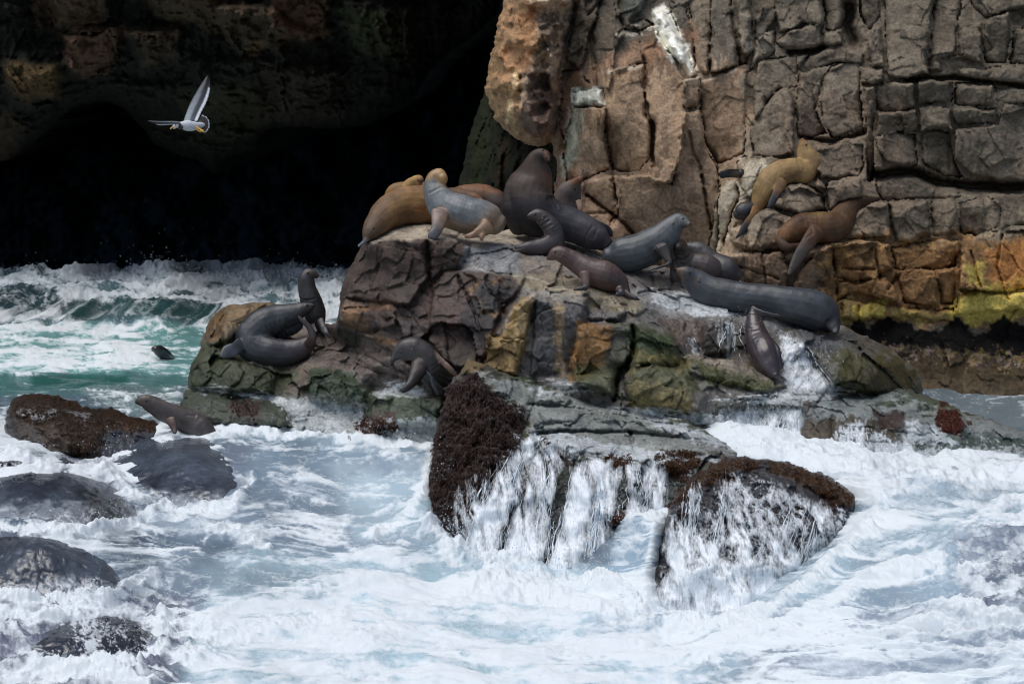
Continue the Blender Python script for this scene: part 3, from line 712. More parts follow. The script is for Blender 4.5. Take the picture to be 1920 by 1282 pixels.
R.paint([(690, 460), (800, 460), (860, 520), (790, 570), (680, 560)], lin(58, 44, 38), 12, .6, 30, 16, seed=7)
R.paint([(780, 550), (900, 560), (890, 640), (800, 640)], lin(88, 68, 62), 10, .7, 16, 18, seed=8)
R.paint([(900, 530), (960, 530), (930, 610), (880, 660), (860, 600)], lin(34, 34, 36), 10, .8, 14, 18, seed=9)
R.paint([(960, 528), (900, 520), (890, 550), (910, 580), (940, 590)], lin(150, 116, 62), 3, .8, 16, 9, seed=10, line=True, wid=1)
R.paint([(830, 504), (880, 500), (925, 509), (985, 520), (1060, 540)], lin(176, 166, 148), 2, .8, 2, 10, line=True, wid=1.5)
R.paint([(697, 452), (760, 444), (812, 446)], lin(170, 152, 128), 2, .6, 3, 10, line=True, wid=2)
R.paint([(760, 650), (900, 650), (900, 700), (780, 700)], lin(60, 54, 44), 14, .7, 16, 18, seed=11)
R.paint([(963, 575), (990, 552), (1010, 550), (1000, 590), (990, 630), (972, 706), (908, 692), (915, 630), (938, 630)], lin(158, 128, 74), 4, .95, 7, 12, seed=12)
R.paint([(975, 560), (1000, 556), (985, 640), (965, 640)], lin(190, 164, 116), 6, .6, 10, 8, stretch=(.6, 3), seed=13)
R.paint([(1003, 556), (1105, 555), (1106, 600), (1080, 640), (1066, 702), (985, 704), (1000, 620)], lin(84, 84, 88), 5, .95, 8, 14, seed=14)
R.paint([(1040, 560), (1056, 560), (1058, 700), (1045, 700)], lin(176, 148, 108), 6, .75, 9, 8, stretch=(.8, 2), seed=15)
R.paint([(990, 545), (1110, 545), (1180, 560), (1100, 570), (1000, 562)], lin(150, 144, 136), 6, .85, 10, 10, seed=16)
R.paint([(1085, 605), (1150, 612), (1145, 690), (1070, 720), (1068, 690)], lin(146, 104, 46), 6, .9, 10, 14, seed=17)
R.paint([(1140, 610), (1200, 604), (1278, 640), (1278, 686), (1180, 690), (1160, 735), (1140, 690)], lin(84, 86, 70), 6, .9, 12, 14, seed=18)
R.paint([(1080, 680), (1160, 680), (1160, 745), (1070, 730)], lin(76, 84, 48), 8, .8, 14, 12, seed=19)
R.paint([(1180, 610), (1270, 625), (1275, 685), (1180, 690)], lin(56, 74, 36), 8, .75, 22, 12, seed=20)
R.paint([(1190, 660), (1300, 660), (1300, 780), (1170, 770)], lin(118, 108, 62), 8, .9, 12, 14, seed=21)
R.paint([(1190, 684), (1300, 690), (1320, 730), (1240, 720), (1180, 712)], lin(84, 92, 66), 8, .8, 16, 12, seed=22)
R.paint([(1290, 670), (1400, 680), (1470, 725), (1420, 735), (1330, 715)], lin(92, 92, 50), 5, .9, 12, 12, seed=23)
R.paint([(1285, 668), (1330, 662), (1400, 682), (1470, 716), (1440, 720), (1340, 690)], lin(150, 136, 124), 6, .8, 8, 10, seed=24)
R.paint([(1310, 690), (1460, 700), (1440, 735), (1330, 725)], lin(44, 62, 26), 8, .6, 24, 12, seed=25)
R.paint([(1310, 605), (1400, 612), (1400, 670), (1315, 668)], lin(54, 48, 38), 6, .95, 10, 12, seed=26)
R.paint([(1230, 596), (1320, 600), (1310, 660), (1275, 650)], lin(96, 76, 64), 8, .6, 12, 12, seed=27)
R.paint([(1110, 556), (1240, 540), (1460, 570), (1600, 620), (1500, 620), (1300, 596), (1180, 592)], lin(146, 146, 146), 8, .85, 14, 10, stretch=(3, 1), seed=28)
R.paint([(1200, 520), (1300, 515), (1310, 545), (1210, 545)], lin(72, 70, 70), 6, .85, 12, 10, seed=29)
R.paint([(1100, 545), (1180, 550), (1215, 580), (1180, 590), (1110, 575)], lin(142, 124, 82), 5, .6, 12, 10, seed=30)
R.paint([(1470, 610), (1600, 620), (1700, 670), (1730, 740), (1480, 740)], lin(94, 92, 86), 8, .95, 10, 14, seed=31)
R.paint([(1560, 660), (1690, 670), (1730, 740), (1570, 740)], lin(74, 72, 34), 8, .9, 24, 14, seed=32)
R.paint([(1600, 680), (1720, 690), (1730, 740), (1600, 740)], lin(44, 40, 26), 8, .7, 26, 12, seed=33)
R.paint([(1490, 620), (1600, 630), (1560, 660), (1500, 650)], lin(92, 96, 104), 8, .7, 12, 10, stretch=(2, 1), seed=34)
R.paint([(1335, 740), (1510, 735), (1500, 775), (1330, 780)], lin(86, 88, 84), 8, .9, 10, 12, seed=35)
R.paint([(1320, 770), (1510, 765), (1510, 850), (1310, 850)], lin(66, 68, 54), 5, .9, 10, 12, seed=36)
# left boulder colouring
R.paint([(340, 560), (640, 560), (640, 760), (340, 760)], lin(104, 94, 82), 10, 1, 8)
R.paint([(385, 600), (440, 570), (520, 566), (470, 600), (420, 620)], lin(136, 112, 78), 6, .9, 14, 14, seed=40)
R.paint([(390, 590), (425, 590), (425, 640), (385, 650)], lin(112, 82, 40), 6, .8, 14, 14, seed=41)
R.paint([(355, 655), (420, 630), (460, 680), (560, 700), (520, 745), (345, 745)], lin(66, 74, 48), 7, .95, 14, 12, seed=42)
R.paint([(355, 680), (520, 700), (520, 745), (345, 745)], lin(44, 52, 30), 7, .6, 30, 10, seed=43)
R.paint([(560, 600), (640, 600), (760, 660), (840, 700), (760, 740), (620, 690), (580, 690)], lin(108, 96, 90), 8, .9, 10, 12, stretch=(3, 1), seed=44)
R.paint([(640, 612), (740, 662), (700, 680), (640, 650)], lin(70, 58, 52), 6, .8, 12, 12, seed=45)
R.paint([(630, 610), (680, 630), (670, 645), (632, 640)], lin(36, 46, 32), 5, .9, 8, 12, seed=46)
R.paint([(580, 690), (640, 692), (700, 735), (690, 765), (570, 760)], lin(60, 76, 56), 6, .95, 14, 12, seed=47)
R.paint([(600, 705), (680, 720), (690, 765), (580, 755)], lin(34, 50, 28), 8, .8, 20, 10, seed=48)
R.paint([(330, 730), (550, 745), (560, 800), (330, 790)], lin(62, 70, 56), 4, .95, 10, 12, seed=49)
R.paint([(340, 728), (430, 735), (545, 760), (540, 750), (430, 728)], lin(124, 134, 130), 4, .8, 6, 12, seed=50)
R.paint([(430, 748), (490, 752), (485, 785), (435, 780)], lin(58, 38, 34), 4, .9, 12, 10, seed=51)
R.paint([(540, 740), (690, 745), (690, 830), (550, 830)], lin(106, 116, 108), 8, .9, 16, 12, seed=52)
R.paint([(675, 735), (840, 735), (840, 840), (670, 840)], lin(76, 90, 70), 8, .9, 14, 12, seed=53)
R.paint([(680, 740), (740, 735), (730, 790), (680, 790)], lin(50, 60, 32), 8, .7, 18, 12, seed=54)
R.paint([(655, 800), (700, 775), (745, 770), (730, 830), (660, 835)], lin(62, 36, 24), 4, .95, 10, 12, seed=55)
R.paint([(760, 700), (860, 700), (840, 760), (780, 740)], lin(60, 48, 40), 8, .7, 12, 12, seed=56)
rb = [
 ([(697, 452), (755, 445), (800, 446), (802, 520), (770, 570), (690, 568), (640, 560), (652, 520), (675, 480)], .14, 5),
 ([(804, 446), (880, 457), (862, 503), (830, 506), (806, 530)], .10, 5),
 ([(832, 508), (880, 503), (925, 510), (985, 520), (960, 560), (940, 580), (905, 690), (850, 690), (800, 640), (810, 540)], .12, 5),
 ([(632, 580), (740, 580), (745, 610), (700, 625), (650, 612), (630, 603)], .10, 4),
 ([(742, 590), (830, 600), (850, 690), (740, 662), (650, 615), (700, 628)], .08, 5),
 ([(963, 575), (990, 552), (1008, 552), (1000, 590), (990, 630), (973, 640), (940, 640), (938, 630), (945, 590)], .16, 4),
 ([(912, 632), (940, 636), (985, 636), (972, 706), (908, 692)], .20, 4),
 ([(1005, 560), (1050, 548), (1104, 557), (1105, 600), (1080, 640), (1066, 702), (990, 704), (1002, 620)], .10, 8),
 ([(1085, 612), (1110, 603), (1185, 606), (1188, 670), (1165, 690), (1155, 745), (1075, 724), (1068, 690)], .22, 7),
 ([(1190, 606), (1240, 620), (1276, 640), (1276, 684), (1180, 688), (1190, 660)], .18, 7),
 ([(1107, 582), (1120, 577), (1133, 582), (1132, 600), (1108, 602)], .12, 4),
 ([(1132, 590), (1142, 574), (1170, 576), (1172, 588), (1160, 602), (1132, 602)], .14, 4),
 ([(1150, 566), (1200, 560), (1216, 580), (1190, 596), (1174, 588), (1172, 574)], .10, 4),
 ([(1172, 705), (1185, 686), (1240, 684), (1280, 692), (1300, 712), (1328, 740), (1318, 778), (1268, 772), (1198, 762), (1172, 738)], .20, 8),
 ([(1280, 668), (1320, 664), (1375, 672), (1420, 690), (1478, 720), (1440, 735), (1385, 727), (1330, 712), (1292, 698)], .12, 6),
 ([(1310, 640), (1315, 610), (1340, 596), (1368, 606), (1372, 660), (1350, 667), (1312, 668)], .16, 7),
 ([(1540, 640), (1600, 628), (1690, 668), (1727, 715), (1724, 742), (1600, 738), (1560, 720), (1530, 680)], .25, 10),
 ([(1485, 620), (1545, 625), (1540, 670), (1500, 668)], .12, 6),
 ([(1342, 742), (1420, 738), (1500, 742), (1502, 762), (1420, 768), (1340, 768)], .10, 6),
 ([(392, 600), (440, 570), (500, 568), (470, 610), (430, 640), (392, 650), (384, 630)], .14, 6),
 ([(356, 670), (400, 648), (440, 668), (520, 700), (516, 738), (352, 730)], .14, 6),
 ([(340, 735), (425, 742), (545, 766), (548, 800), (430, 800), (338, 780)], .12, 5),
 ([(582, 700), (630, 692), (690, 730), (690, 765), (580, 752)], .18, 7),
 ([(690, 742), (745, 735), (830, 744), (825, 800), (700, 800), (680, 770)], .16, 8),
 ([(640, 645), (740, 664), (800, 700), (700, 690), (640, 668)], .05, 4),
]
for p, a, b in rb:
    R.raise_(p, a * 1.5, b * .55, tx=rr.uniform(-.1, .1), ty=rr.uniform(-.12, .02))
for ln, d in [([(801, 452), (800, 500), (806, 540)], .10), ([(1184, 612), (1186, 660), (1176, 690)], .2), ([(1165, 690), (1152, 748)], .25), ([(640, 660), (700, 672), (760, 700)], .06), ([(620, 675), (720, 700), (790, 720)], .06),
              ([(860, 520), (880, 560), (900, 620)], .07), ([(940, 520), (935, 560), (950, 600)], .06), ([(1030, 620), (1080, 610)], .05), ([(600, 625), (610, 650), (590, 660)], .12),
              ([(1040, 452), (1110, 480), (1180, 505)], .12), ([(1220, 520), (1235, 545)], .1), ([(1260, 520), (1262, 545), (1200, 548)], .1), ([(1070, 728), (1120, 730), (1250, 775)], .08)]:
    R.crack(ln, d, 2.6)
for p in [[(700, 740), (340, 740), (340, 830), (860, 830), (860, 740)], [(1100, 560), (1600, 600), (1730, 700), (1730, 860), (1300, 860), (1280, 660)], [(560, 610), (860, 700), (860, 800), (560, 740)]]:
    R.paint(p, None, 20, 1, 10, wet=.75)
R.paint([(330, 560), (1760, 410), (1760, 740), (330, 740)], None, 20, .55, 30, wet=1)
# films of white water, and wet highlights painted white on the rock
WH = lin(214, 222, 228)
for p, op, sd_, st in [([(1225, 548), (1300, 552), (1400, 590), (1330, 596), (1230, 570)], .75, 81, (2, .7)), ([(1360, 605), (1372, 602), (1374, 660), (1362, 665)], .6, 82, (.5, 3)), ([(1345, 600), (1352, 600), (1352, 640), (1346, 640)], .5, 83, (.5, 3)),
                 ([(1465, 620), (1500, 650), (1530, 700), (1570, 730), (1480, 730), (1470, 700)], .9, 84, (1, 1)), ([(1290, 632), (1300, 640), (1312, 664), (1302, 664)], .9, 85, (1, 1)),
                 ([(1440, 735), (1530, 722), (1600, 735), (1500, 760), (1340, 745)], .7, 86, (3, .7)), ([(1340, 768), (1505, 765), (1520, 850), (1320, 850)], .75, 87, (.5, 2)),
                 ([(980, 712), (1060, 715), (1110, 735), (1000, 730)], .8, 88, (3, .7)), ([(740, 715), (780, 722), (800, 745), (700, 740)], .7, 89, (2, .7)),
                 ([(500, 740), (590, 750), (680, 760), (680, 840), (560, 840), (540, 770)], .65, 90, (1, 1)), ([(345, 727), (430, 732), (540, 748), (540, 752), (430, 738)], .7, 91, (3, .7)), ([(690, 790), (840, 780), (840, 860), (690, 860)], .6, 92, (1, 1)), ([(1140, 760), (1330, 775), (1400, 800), (1250, 790)], .8, 93, (2, .7))]:
    R.paint(p, WH, 3, op, 12, 7, seed=sd_, stretch=st)
R.lace([(1320, 770), (1505, 766), (1520, 850), (1320, 850)], WH, .9, 6, 12, .5, 0, 16)
R.lace([(1462, 620), (1500, 640), (1560, 720), (1480, 735)], WH, .9, 6, 9, .55, -.6, 17)
R.rock_detail(.04, .014, .012, .12, .62, crk=.22)
x, y, z = R.world()
R.C *= np.clip(1 + .30 * fbm(x / .35, y / .35, z / .35, 4), .45, 1.7)[..., None]
R.C *= (1 - .4 * sstep(.2, .55, fbm(x / .09, y / .09 + 4, z / .09, 3)))[..., None]
R.cut([(335, 760), (345, 730), (352, 726), (352, 700), (362, 672), (378, 650), (385, 625), (395, 600), (415, 580), (440, 570), (480, 566), (520, 572), (560, 600), (600, 600), (620, 610), (630, 606), (632, 585), (640, 540), (655, 505), (672, 470), (690, 448), (700, 435), (725, 417), (800, 414),
       (850, 422), (905, 438), (930, 434), (960, 430), (1000, 432), (1060, 447), (1120, 470), (1180, 495), (1220, 498), (1260, 503), (1300, 518), (1380, 526), (1420, 534), (1480, 556), (1560, 596), (1585, 612), (1640, 638), (1690, 668), (1716, 690), (1727, 715), (1730, 790), (1700, 860), (1500, 890), (1200, 960), (830, 960), (560, 900), (335, 860)], round_=.3, w=11)
gm = R.C.mean(-1, keepdims=True); R.C = (gm + (R.C - gm) * .88) * 1.0 * np.array([1.0, .99, .95])
o = R.build('rock_outcrop', M_rock, back=2.6, drop=.25); tag(o, kind='structure')
ROCK = R

# ---------------------------------------------------------------- front mass with falls
xs = axis(780, 796, 1420, 1440, 2.0); ys = axis(650, 662, 1180, 1240, 2.0)
ct = [(780, 650, 28.6), (1440, 650, 28.8), (880, 674, 28.5), (905, 683, 28.4), (1000, 711, 28.7), (1110, 732, 28.8), (1250, 772, 28.0), (1340, 815, 27.4), (1392, 846, 27.0), (1440, 900, 26.9),
      (842, 720, 28.2), (892, 702, 27.95), (960, 790, 27.6), (990, 778, 27.8), (1050, 765, 28.0), (1150, 780, 27.95), (1280, 792, 27.5), (990, 812, 27.55), (1150, 808, 27.65), (1280, 815, 27.35),
      (1012, 822, 27.3), (1080, 840, 27.0), (1150, 850, 26.9), (1250, 858, 26.7), (1340, 862, 26.6), (838, 740, 28.2), (815, 840, 27.7), (806, 960, 27.2), (930, 800, 27.35), (960, 820, 27.3), (900, 900, 27.0), (1000, 900, 26.85), (1100, 900, 26.6), (1200, 900, 26.55), (1300, 900, 26.5),
      (860, 1035, 26.6), (950, 1060, 26.4), (1060, 1085, 26.1), (1150, 1120, 25.9), (1250, 1160, 25.8), (1310, 980, 26.3), (1400, 980, 26.5), (1420, 1180, 26.0), (780, 1100, 27.2), (780, 1240, 27), (1440, 1240, 25.8), (950, 1180, 26.3), (820, 690, 28.6)]
R = Relief(xs, ys, ct, soft=2, seed=6)
R.C[:] = lin(84, 84, 74)
KB = lin(50, 32, 26)
R.paint([(885, 690), (1000, 715), (1000, 800), (960, 790), (900, 740)], lin(112, 112, 92), 6, .9, 12, 12)
R.paint([(900, 700), (1110, 735), (1300, 800), (1390, 850), (1200, 860), (1000, 770)], lin(98, 102, 92), 8, .9, 12, 12)
R.paint([(950, 700), (1060, 740), (1250, 780), (1350, 830), (1200, 800), (1000, 740)], lin(76, 90, 50), 6, .85, 40, 8)
R.paint([(985, 790), (1270, 800), (1270, 822), (985, 818)], lin(104, 96, 60), 5, .8, 12, 12)
R.paint([(1060, 810), (1180, 815), (1160, 850), (1070, 850)], lin(100, 98, 90), 6, .8, 10, 12)
R.paint([(1220, 800), (1390, 850), (1240, 860)], lin(84, 72, 60), 6, .7, 16, 10)
R.paint([(1060, 728), (1100, 735), (1250, 780), (1240, 784), (1100, 745)], lin(122, 98, 72), 3, .8, 4, 12)
R.paint([(840, 720), (895, 690), (930, 740), (985, 750), (990, 800), (960, 850), (980, 900), (960, 1000), (930, 1080), (820, 1040), (800, 960), (806, 850)], KB, 5, 1, 14, 12)
R.paint([(850, 760), (920, 740), (960, 860), (930, 940), (850, 900)], lin(64, 42, 30), 10, .6, 30, 14, seed=9)
R.paint([(870, 672), (905, 676), (915, 690), (885, 700), (865, 700)], lin(128, 108, 66), 4, .9, 5)
R.paint([(800, 950), (1320, 870), (1320, 1200), (800, 1200)], lin(40, 42, 44), 12, .9, 16, 12)
R.paint([(1000, 850), (1310, 860), (1310, 960), (1000, 940)], lin(54, 60, 52), 10, .8, 16, 12)
R.paint([(1230, 860), (1310, 870), (1310, 960), (1240, 960)], lin(44, 58, 52), 8, .8, 12, 12)
R.paint([(960, 850), (975, 840), (985, 870), (968, 875)], lin(70, 110, 40), 4, .8, 5)
for c in [(1020, 830, 14, 20), (1035, 850, 14, 30), (1070, 862, 10, 14), (1105, 905, 30, 40), (1125, 960, 18, 20), (1150, 968, 22, 16), (1160, 865, 22, 12), (1270, 862, 40, 24), (1065, 990, 10, 14), (1015, 920, 8, 22), (1000, 890, 14, 10), (1190, 900, 14, 16)]:
    R.paint([(c[0] - c[2], c[1] - c[3] * .4), (c[0] - c[2] * .3, c[1] - c[3]), (c[0] + c[2] * .7, c[1] - c[3] * .8), (c[0] + c[2], c[1] + c[3] * .5), (c[0], c[1] + c[3]), (c[0] - c[2] * .8, c[1] + c[3] * .6)], KB, 3, 1, 8, 8)
    R.raise_([(c[0] - c[2], c[1] - c[3] * .4), (c[0] - c[2] * .3, c[1] - c[3]), (c[0] + c[2] * .7, c[1] - c[3] * .8), (c[0] + c[2], c[1] + c[3] * .5), (c[0], c[1] + c[3]), (c[0] - c[2] * .8, c[1] + c[3] * .6)], .09, 5)
for p, a, b in [([(888, 695), (930, 695), (1005, 720), (985, 780), (960, 792), (925, 745)], .14, 7), ([(990, 770), (1060, 760), (1160, 775), (1270, 790), (1262, 812), (1150, 806), (990, 810)], .12, 6),
                ([(1012, 826), (1080, 812), (1170, 815), (1160, 850), (1060, 852)], .10, 7), ([(1200, 815), (1300, 815), (1388, 850), (1230, 858)], .12, 8), ([(985, 800), (1005, 790), (1010, 830), (990, 840)], .12, 5),
                ([(872, 674), (905, 678), (912, 690), (890, 704), (868, 700)], .15, 5)]:
    R.raise_(p, a, b)
R.paint([(900, 700), (1110, 735), (1390, 850), (1000, 850), (980, 780)], lin(44, 48, 34), 4, .75, 44, 9, seed=120, stretch=(2, 1))
R.paint([(900, 700), (1110, 735), (1390, 850), (1000, 850), (980, 780)], lin(168, 174, 170), 3, .6, 26, 6, seed=121, stretch=(3, 1))  # pale streaks painting wet glints into the rock colour
for ln in [[(990, 758), (1080, 768), (1180, 782), (1260, 796)], [(1000, 812), (1100, 806), (1200, 812), (1290, 822)], [(1060, 742), (1160, 768), (1240, 782)], [(1005, 720), (1000, 760), (985, 800)], [(1180, 812), (1190, 845)], [(1100, 735), (1180, 775)]]:
    R.crack(ln, .16, 3.2)
for p, a in [([(1010, 725), (1060, 735), (1100, 760), (1000, 755)], .12), ([(1100, 765), (1180, 776), (1250, 792), (1120, 790)], .1), ([(1190, 785), (1290, 800), (1330, 825), (1220, 812)], .12), ([(1000, 765), (1090, 772), (1080, 790), (1000, 795)], .1)]:
    R.raise_(p, a, 3)
# lumpy weed on the kelp face
x, y, z = R.world()
km = sstep(-4, 14, sdf_poly([(840, 720), (895, 695), (930, 745), (985, 755), (985, 800), (960, 850), (975, 900), (955, 1000), (925, 1080), (820, 1040), (800, 960), (806, 850)], R.WX, R.WY))
f1, f2, a1, a2, a3, ox, oy = worley(x / .16, z / .13, 3)
R.D -= km * (.10 * (1 - f1) + .05 * fbm(x / .07, y / .07, z / .07, 3, ridge=True))
R.paint([(850, 950), (1320, 860), (1320, 1200), (800, 1200)], None, 10, 1, 5, wet=.9)
R.paint([(850, 680), (1400, 700), (1400, 870), (900, 870)], None, 10, .7, 5, wet=.7)
for p, op, sd_, st in [([(1000, 812), (1060, 815), (1250, 850), (1340, 860), (1200, 866), (1020, 845)], .7, 94, (2, .7)), ([(1000, 725), (1060, 740), (1010, 740)], .7, 95, (2, 1)), ([(1120, 755), (1230, 775), (1330, 812), (1400, 850), (1300, 825)], .6, 96, (2, .7)),
                 ([(1130, 880), (1150, 880), (1150, 1180), (1100, 1180)], .6, 97, (.35, 3.5)), ([(1190, 870), (1245, 866), (1245, 970), (1195, 980)], .6, 98, (.35, 3)), ([(965, 812), (972, 815), (975, 845), (968, 840)], .8, 99, (1, 1))]:
    R.paint(p, WH, 4, op, 16, 7, seed=sd_, stretch=st)
R.lace([(935, 850), (1000, 815), (1130, 850), (1300, 870), (1310, 960), (1250, 1180), (850, 1180), (840, 940)], WH, .45, 7, 24, .40, .25, 3)
R.lace([(1180, 868), (1252, 866), (1250, 970), (1186, 980)], WH, .4, 5, 20, .5, 0, 5)
R.rock_detail(.05, .02, .010, .085, .36)
x, y, z = R.world()
R.C *= np.clip(1 + .30 * fbm(x / .3, y / .3, z / .3, 4), .45, 1.7)[..., None]
R.cut([(836, 745), (845, 715), (868, 690), (878, 670), (905, 678), (940, 698), (1000, 710), (1060, 716), (1110, 733), (1180, 763), (1250, 774), (1290, 789), (1340, 818), (1392, 846), (1425, 890), (1425, 1230), (800, 1230), (800, 1000), (803, 950), (806, 890), (812, 840), (822, 790)], round_=.25, w=10, jag=3)
gm = R.C.mean(-1, keepdims=True); R.C = (gm + (R.C - gm) * .9) * .85
o = R.build('waterfall_rock', M_rock, back=2.2, drop=.2); tag(o, kind='structure')
FRONT = R

def boulder(name, label, cat, ct, poly, basec, paints, xs, ys, seed, raises=(), det=(.05, .03, .010, .03, .3), rnd=.5, w=24, wet=.8, cracks=(), lace=(), rel=None, jag=3, js=11, mat=None):
    R = Relief(xs, ys, ct, soft=3, seed=seed)
    if rel is not None: R.D = R.D + blur(rel.at(R.X, R.Y), 2)
    R.C[:] = basec
    R.wet[:] = wet
    for a in paints:
        R.paint(*a[0], **a[1])
    for p, a, b in raises: R.raise_(p, a, b)
    for a in lace: R.lace(*a)
    R.rock_detail(*det)
    x, y, z = R.world()
    R.C *= np.clip(1 + .30 * fbm(x / .3, y / .3, z / .3, 4), .45, 1.7)[..., None] * .9
    R.cut(poly, round_=rnd, w=w, jag=jag, js=js)
    o = R.build(name, mat or M_rock, back=1.4, drop=.3)
    tag(o, label, cat)
    return R
KT = lin(56, 38, 24)
def pp(*a, **k): return (a, k)
KR = boulder('boulder', 'rounded weed-topped boulder in the right foreground with white water sheeting down it', 'rock',
    [(1200, 830, 26.2), (1660, 830, 26.4), (1390, 853, 25.7), (1310, 890, 25.3), (1500, 880, 25.6), (1600, 930, 25.4), (1250, 960, 25.0), (1350, 940, 24.95), (1450, 940, 24.95), (1560, 970, 25.0), (1640, 970, 25.4), (1215, 1140, 24.7), (1300, 1060, 24.5), (1400, 1060, 24.3), (1500, 1060, 24.5), (1400, 1180, 24.2), (1200, 1240, 24.5), (1660, 1240, 24.9), (1560, 1150, 24.7), (1180, 1000, 25.6)],
    [(1212, 1160), (1215, 1090), (1235, 1020), (1252, 960), (1262, 925), (1300, 890), (1340, 866), (1380, 852), (1430, 860), (1500, 872), (1560, 895), (1600, 922), (1650, 945), (1660, 1000), (1640, 1240), (1200, 1240)], lin(56, 55, 60),
    [pp([(1255, 950), (1290, 890), (1370, 850), (1440, 860), (1420, 880), (1340, 895), (1290, 930)], KT, 4, 1, 12, 10), pp([(1440, 862), (1520, 875), (1600, 915), (1600, 950), (1560, 940), (1500, 900), (1440, 885)], KT, 4, 1, 14, 10, seed=5),
     pp([(1540, 930), (1575, 925), (1570, 960), (1545, 965)], KB, 3, 1, 10, 8), pp([(1340, 895), (1390, 890), (1380, 920), (1350, 925)], KT, 3, .9, 10, 8, seed=6), pp([(1350, 960), (1390, 955), (1380, 985), (1350, 980)], KB, 3, .9, 8, 8, seed=6), pp([(1270, 945), (1310, 940), (1300, 970), (1275, 975)], KB, 3, .9, 8, 8, seed=7),
     pp([(1215, 960), (1600, 880), (1660, 1240), (1200, 1240)], None), pp([(1260, 1060), (1400, 1100), (1500, 1240), (1240, 1240)], WH, 4, .7, 22, 9, seed=101, stretch=(.5, 2)),
     pp([(1340, 860), (1620, 890), (1600, 1000), (1300, 940)], WH, 3, .0, 10, 7, seed=102), pp([(1225, 1000), (1245, 1000), (1235, 1150), (1212, 1150)], lin(26, 25, 26), 4, .9, 8, 10)],
    axis(1190, 1200, 1664, 1680, 2.0), axis(830, 836, 1200, 1240, 2.0), 7, lace=[([(1225, 1160), (1260, 970), (1330, 900), (1420, 890), (1560, 940), (1640, 960), (1600, 1240), (1210, 1240)], WH, .75, 10, 14, .36, .5, 9), ([(1215, 1200), (1260, 1020), (1500, 1040), (1520, 1240)], WH, .8, 10, 20, .52, .4, 12)], raises=[([(1262, 935), (1300, 892), (1380, 853), (1430, 862), (1400, 885), (1330, 905), (1290, 940)], .06, 6), ([(1450, 865), (1530, 880), (1600, 920), (1595, 950), (1550, 930), (1480, 895)], .06, 6)], det=(.08, .05, .016, .06, .3), rnd=.35, w=12, jag=7, js=20)
GR = boulder('low_rock', 'long flat mossy rock at right with a tuft of red weed, washed by foam', 'rock',
    [(1470, 690, 29.6), (1560, 728, 29.2), (1700, 712, 29.6), (1760, 745, 29.3), (1850, 780, 29.0), (1980, 830, 28.8), (2060, 800, 29.4), (1520, 770, 28.2), (1600, 770, 28.3), (1700, 790, 28.2), (1800, 800, 28.3), (1500, 840, 27.6), (1600, 850, 27.5), (1650, 830, 27.6), (1700, 875, 27.2), (1800, 870, 27.3), (1920, 865, 27.4), (2060, 900, 27.4), (1470, 950, 27.6), (2060, 950, 27.2), (1700, 950, 27), (1980, 690, 30)],
    [(1482, 830), (1490, 790), (1508, 760), (1530, 742), (1555, 727), (1600, 736), (1640, 738), (1670, 716), (1690, 714), (1720, 735), (1760, 750), (1830, 780), (1900, 800), (2060, 840), (2060, 945), (1480, 945), (1478, 870)], lin(84, 90, 84),
    [pp([(1500, 735), (1800, 760), (1900, 830), (1900, 860), (1500, 800)], lin(86, 98, 76), 6, .7, 30, 10), pp([(1500, 735), (1980, 800), (1980, 930), (1500, 880)], lin(48, 48, 44), 4, .75, 46, 10, seed=122, stretch=(2, 1)), pp([(1500, 735), (1980, 800), (1980, 930), (1500, 880)], lin(160, 168, 168), 3, .6, 34, 6, seed=123, stretch=(3, 1)), pp([(1490, 780), (1680, 790), (1700, 880), (1480, 880)], lin(70, 58, 42), 6, .9, 16, 12), pp([(1640, 770), (1700, 775), (1700, 808), (1650, 805)], KB, 4, .9, 10, 10),  # the pale stretched streaks here are painted wet glints
     pp([(1755, 765), (1795, 768), (1810, 800), (1770, 812), (1750, 790)], lin(60, 28, 18), 3, 1, 8, 8), pp([(1760, 750), (1775, 752), (1772, 762), (1762, 762)], lin(60, 28, 18), 2, 1, 4, 8), pp([(1700, 800), (2000, 830), (2000, 940), (1680, 940)], lin(62, 78, 72), 8, .9, 16, 14),
     pp([(1560, 730), (1700, 740), (1620, 760)], lin(140, 150, 146), 5, .6, 14, 10, seed=8, stretch=(2, .7)), pp([(1570, 800), (1620, 790), (1620, 880), (1560, 880)], WH, 3, .8, 16, 8, seed=103, stretch=(.5, 2)), pp([(1640, 810), (1700, 830), (1830, 900), (1600, 940), (1600, 860)], WH, 3, .8, 22, 8, seed=104, stretch=(.7, 1.4)),
     pp([(1700, 790), (1760, 800), (1800, 830), (1700, 830)], WH, 3, .6, 16, 8, seed=105), pp([(1690, 840), (1960, 840), (1960, 900), (1690, 920)], WH, 3, .45, 34, 7, seed=106)],
    axis(1460, 1470, 1960, 2070, 2.0), axis(690, 700, 900, 950, 2.0), 8, lace=[([(1570, 800), (1625, 795), (1700, 830), (1960, 850), (1960, 920), (1560, 900)], WH, .8, 7, 9, .38, .1, 14)], raises=[([(1492, 790), (1560, 775), (1560, 840), (1486, 835)], .12, 6), ([(1562, 780), (1640, 785), (1640, 850), (1564, 845)], .14, 6), ([(1640, 740), (1690, 720), (1780, 770), (1700, 772)], .1, 6), ([(1660, 775), (1740, 785), (1730, 815), (1660, 808)], .12, 6), ([(1752, 765), (1797, 768), (1812, 800), (1790, 815), (1750, 795)], .12, 5), ([(1530, 745), (1560, 728), (1600, 738), (1590, 760), (1530, 762)], .1, 5)], rnd=.4, w=14, wet=.85, det=(.05, .02, .01, .09, .36))
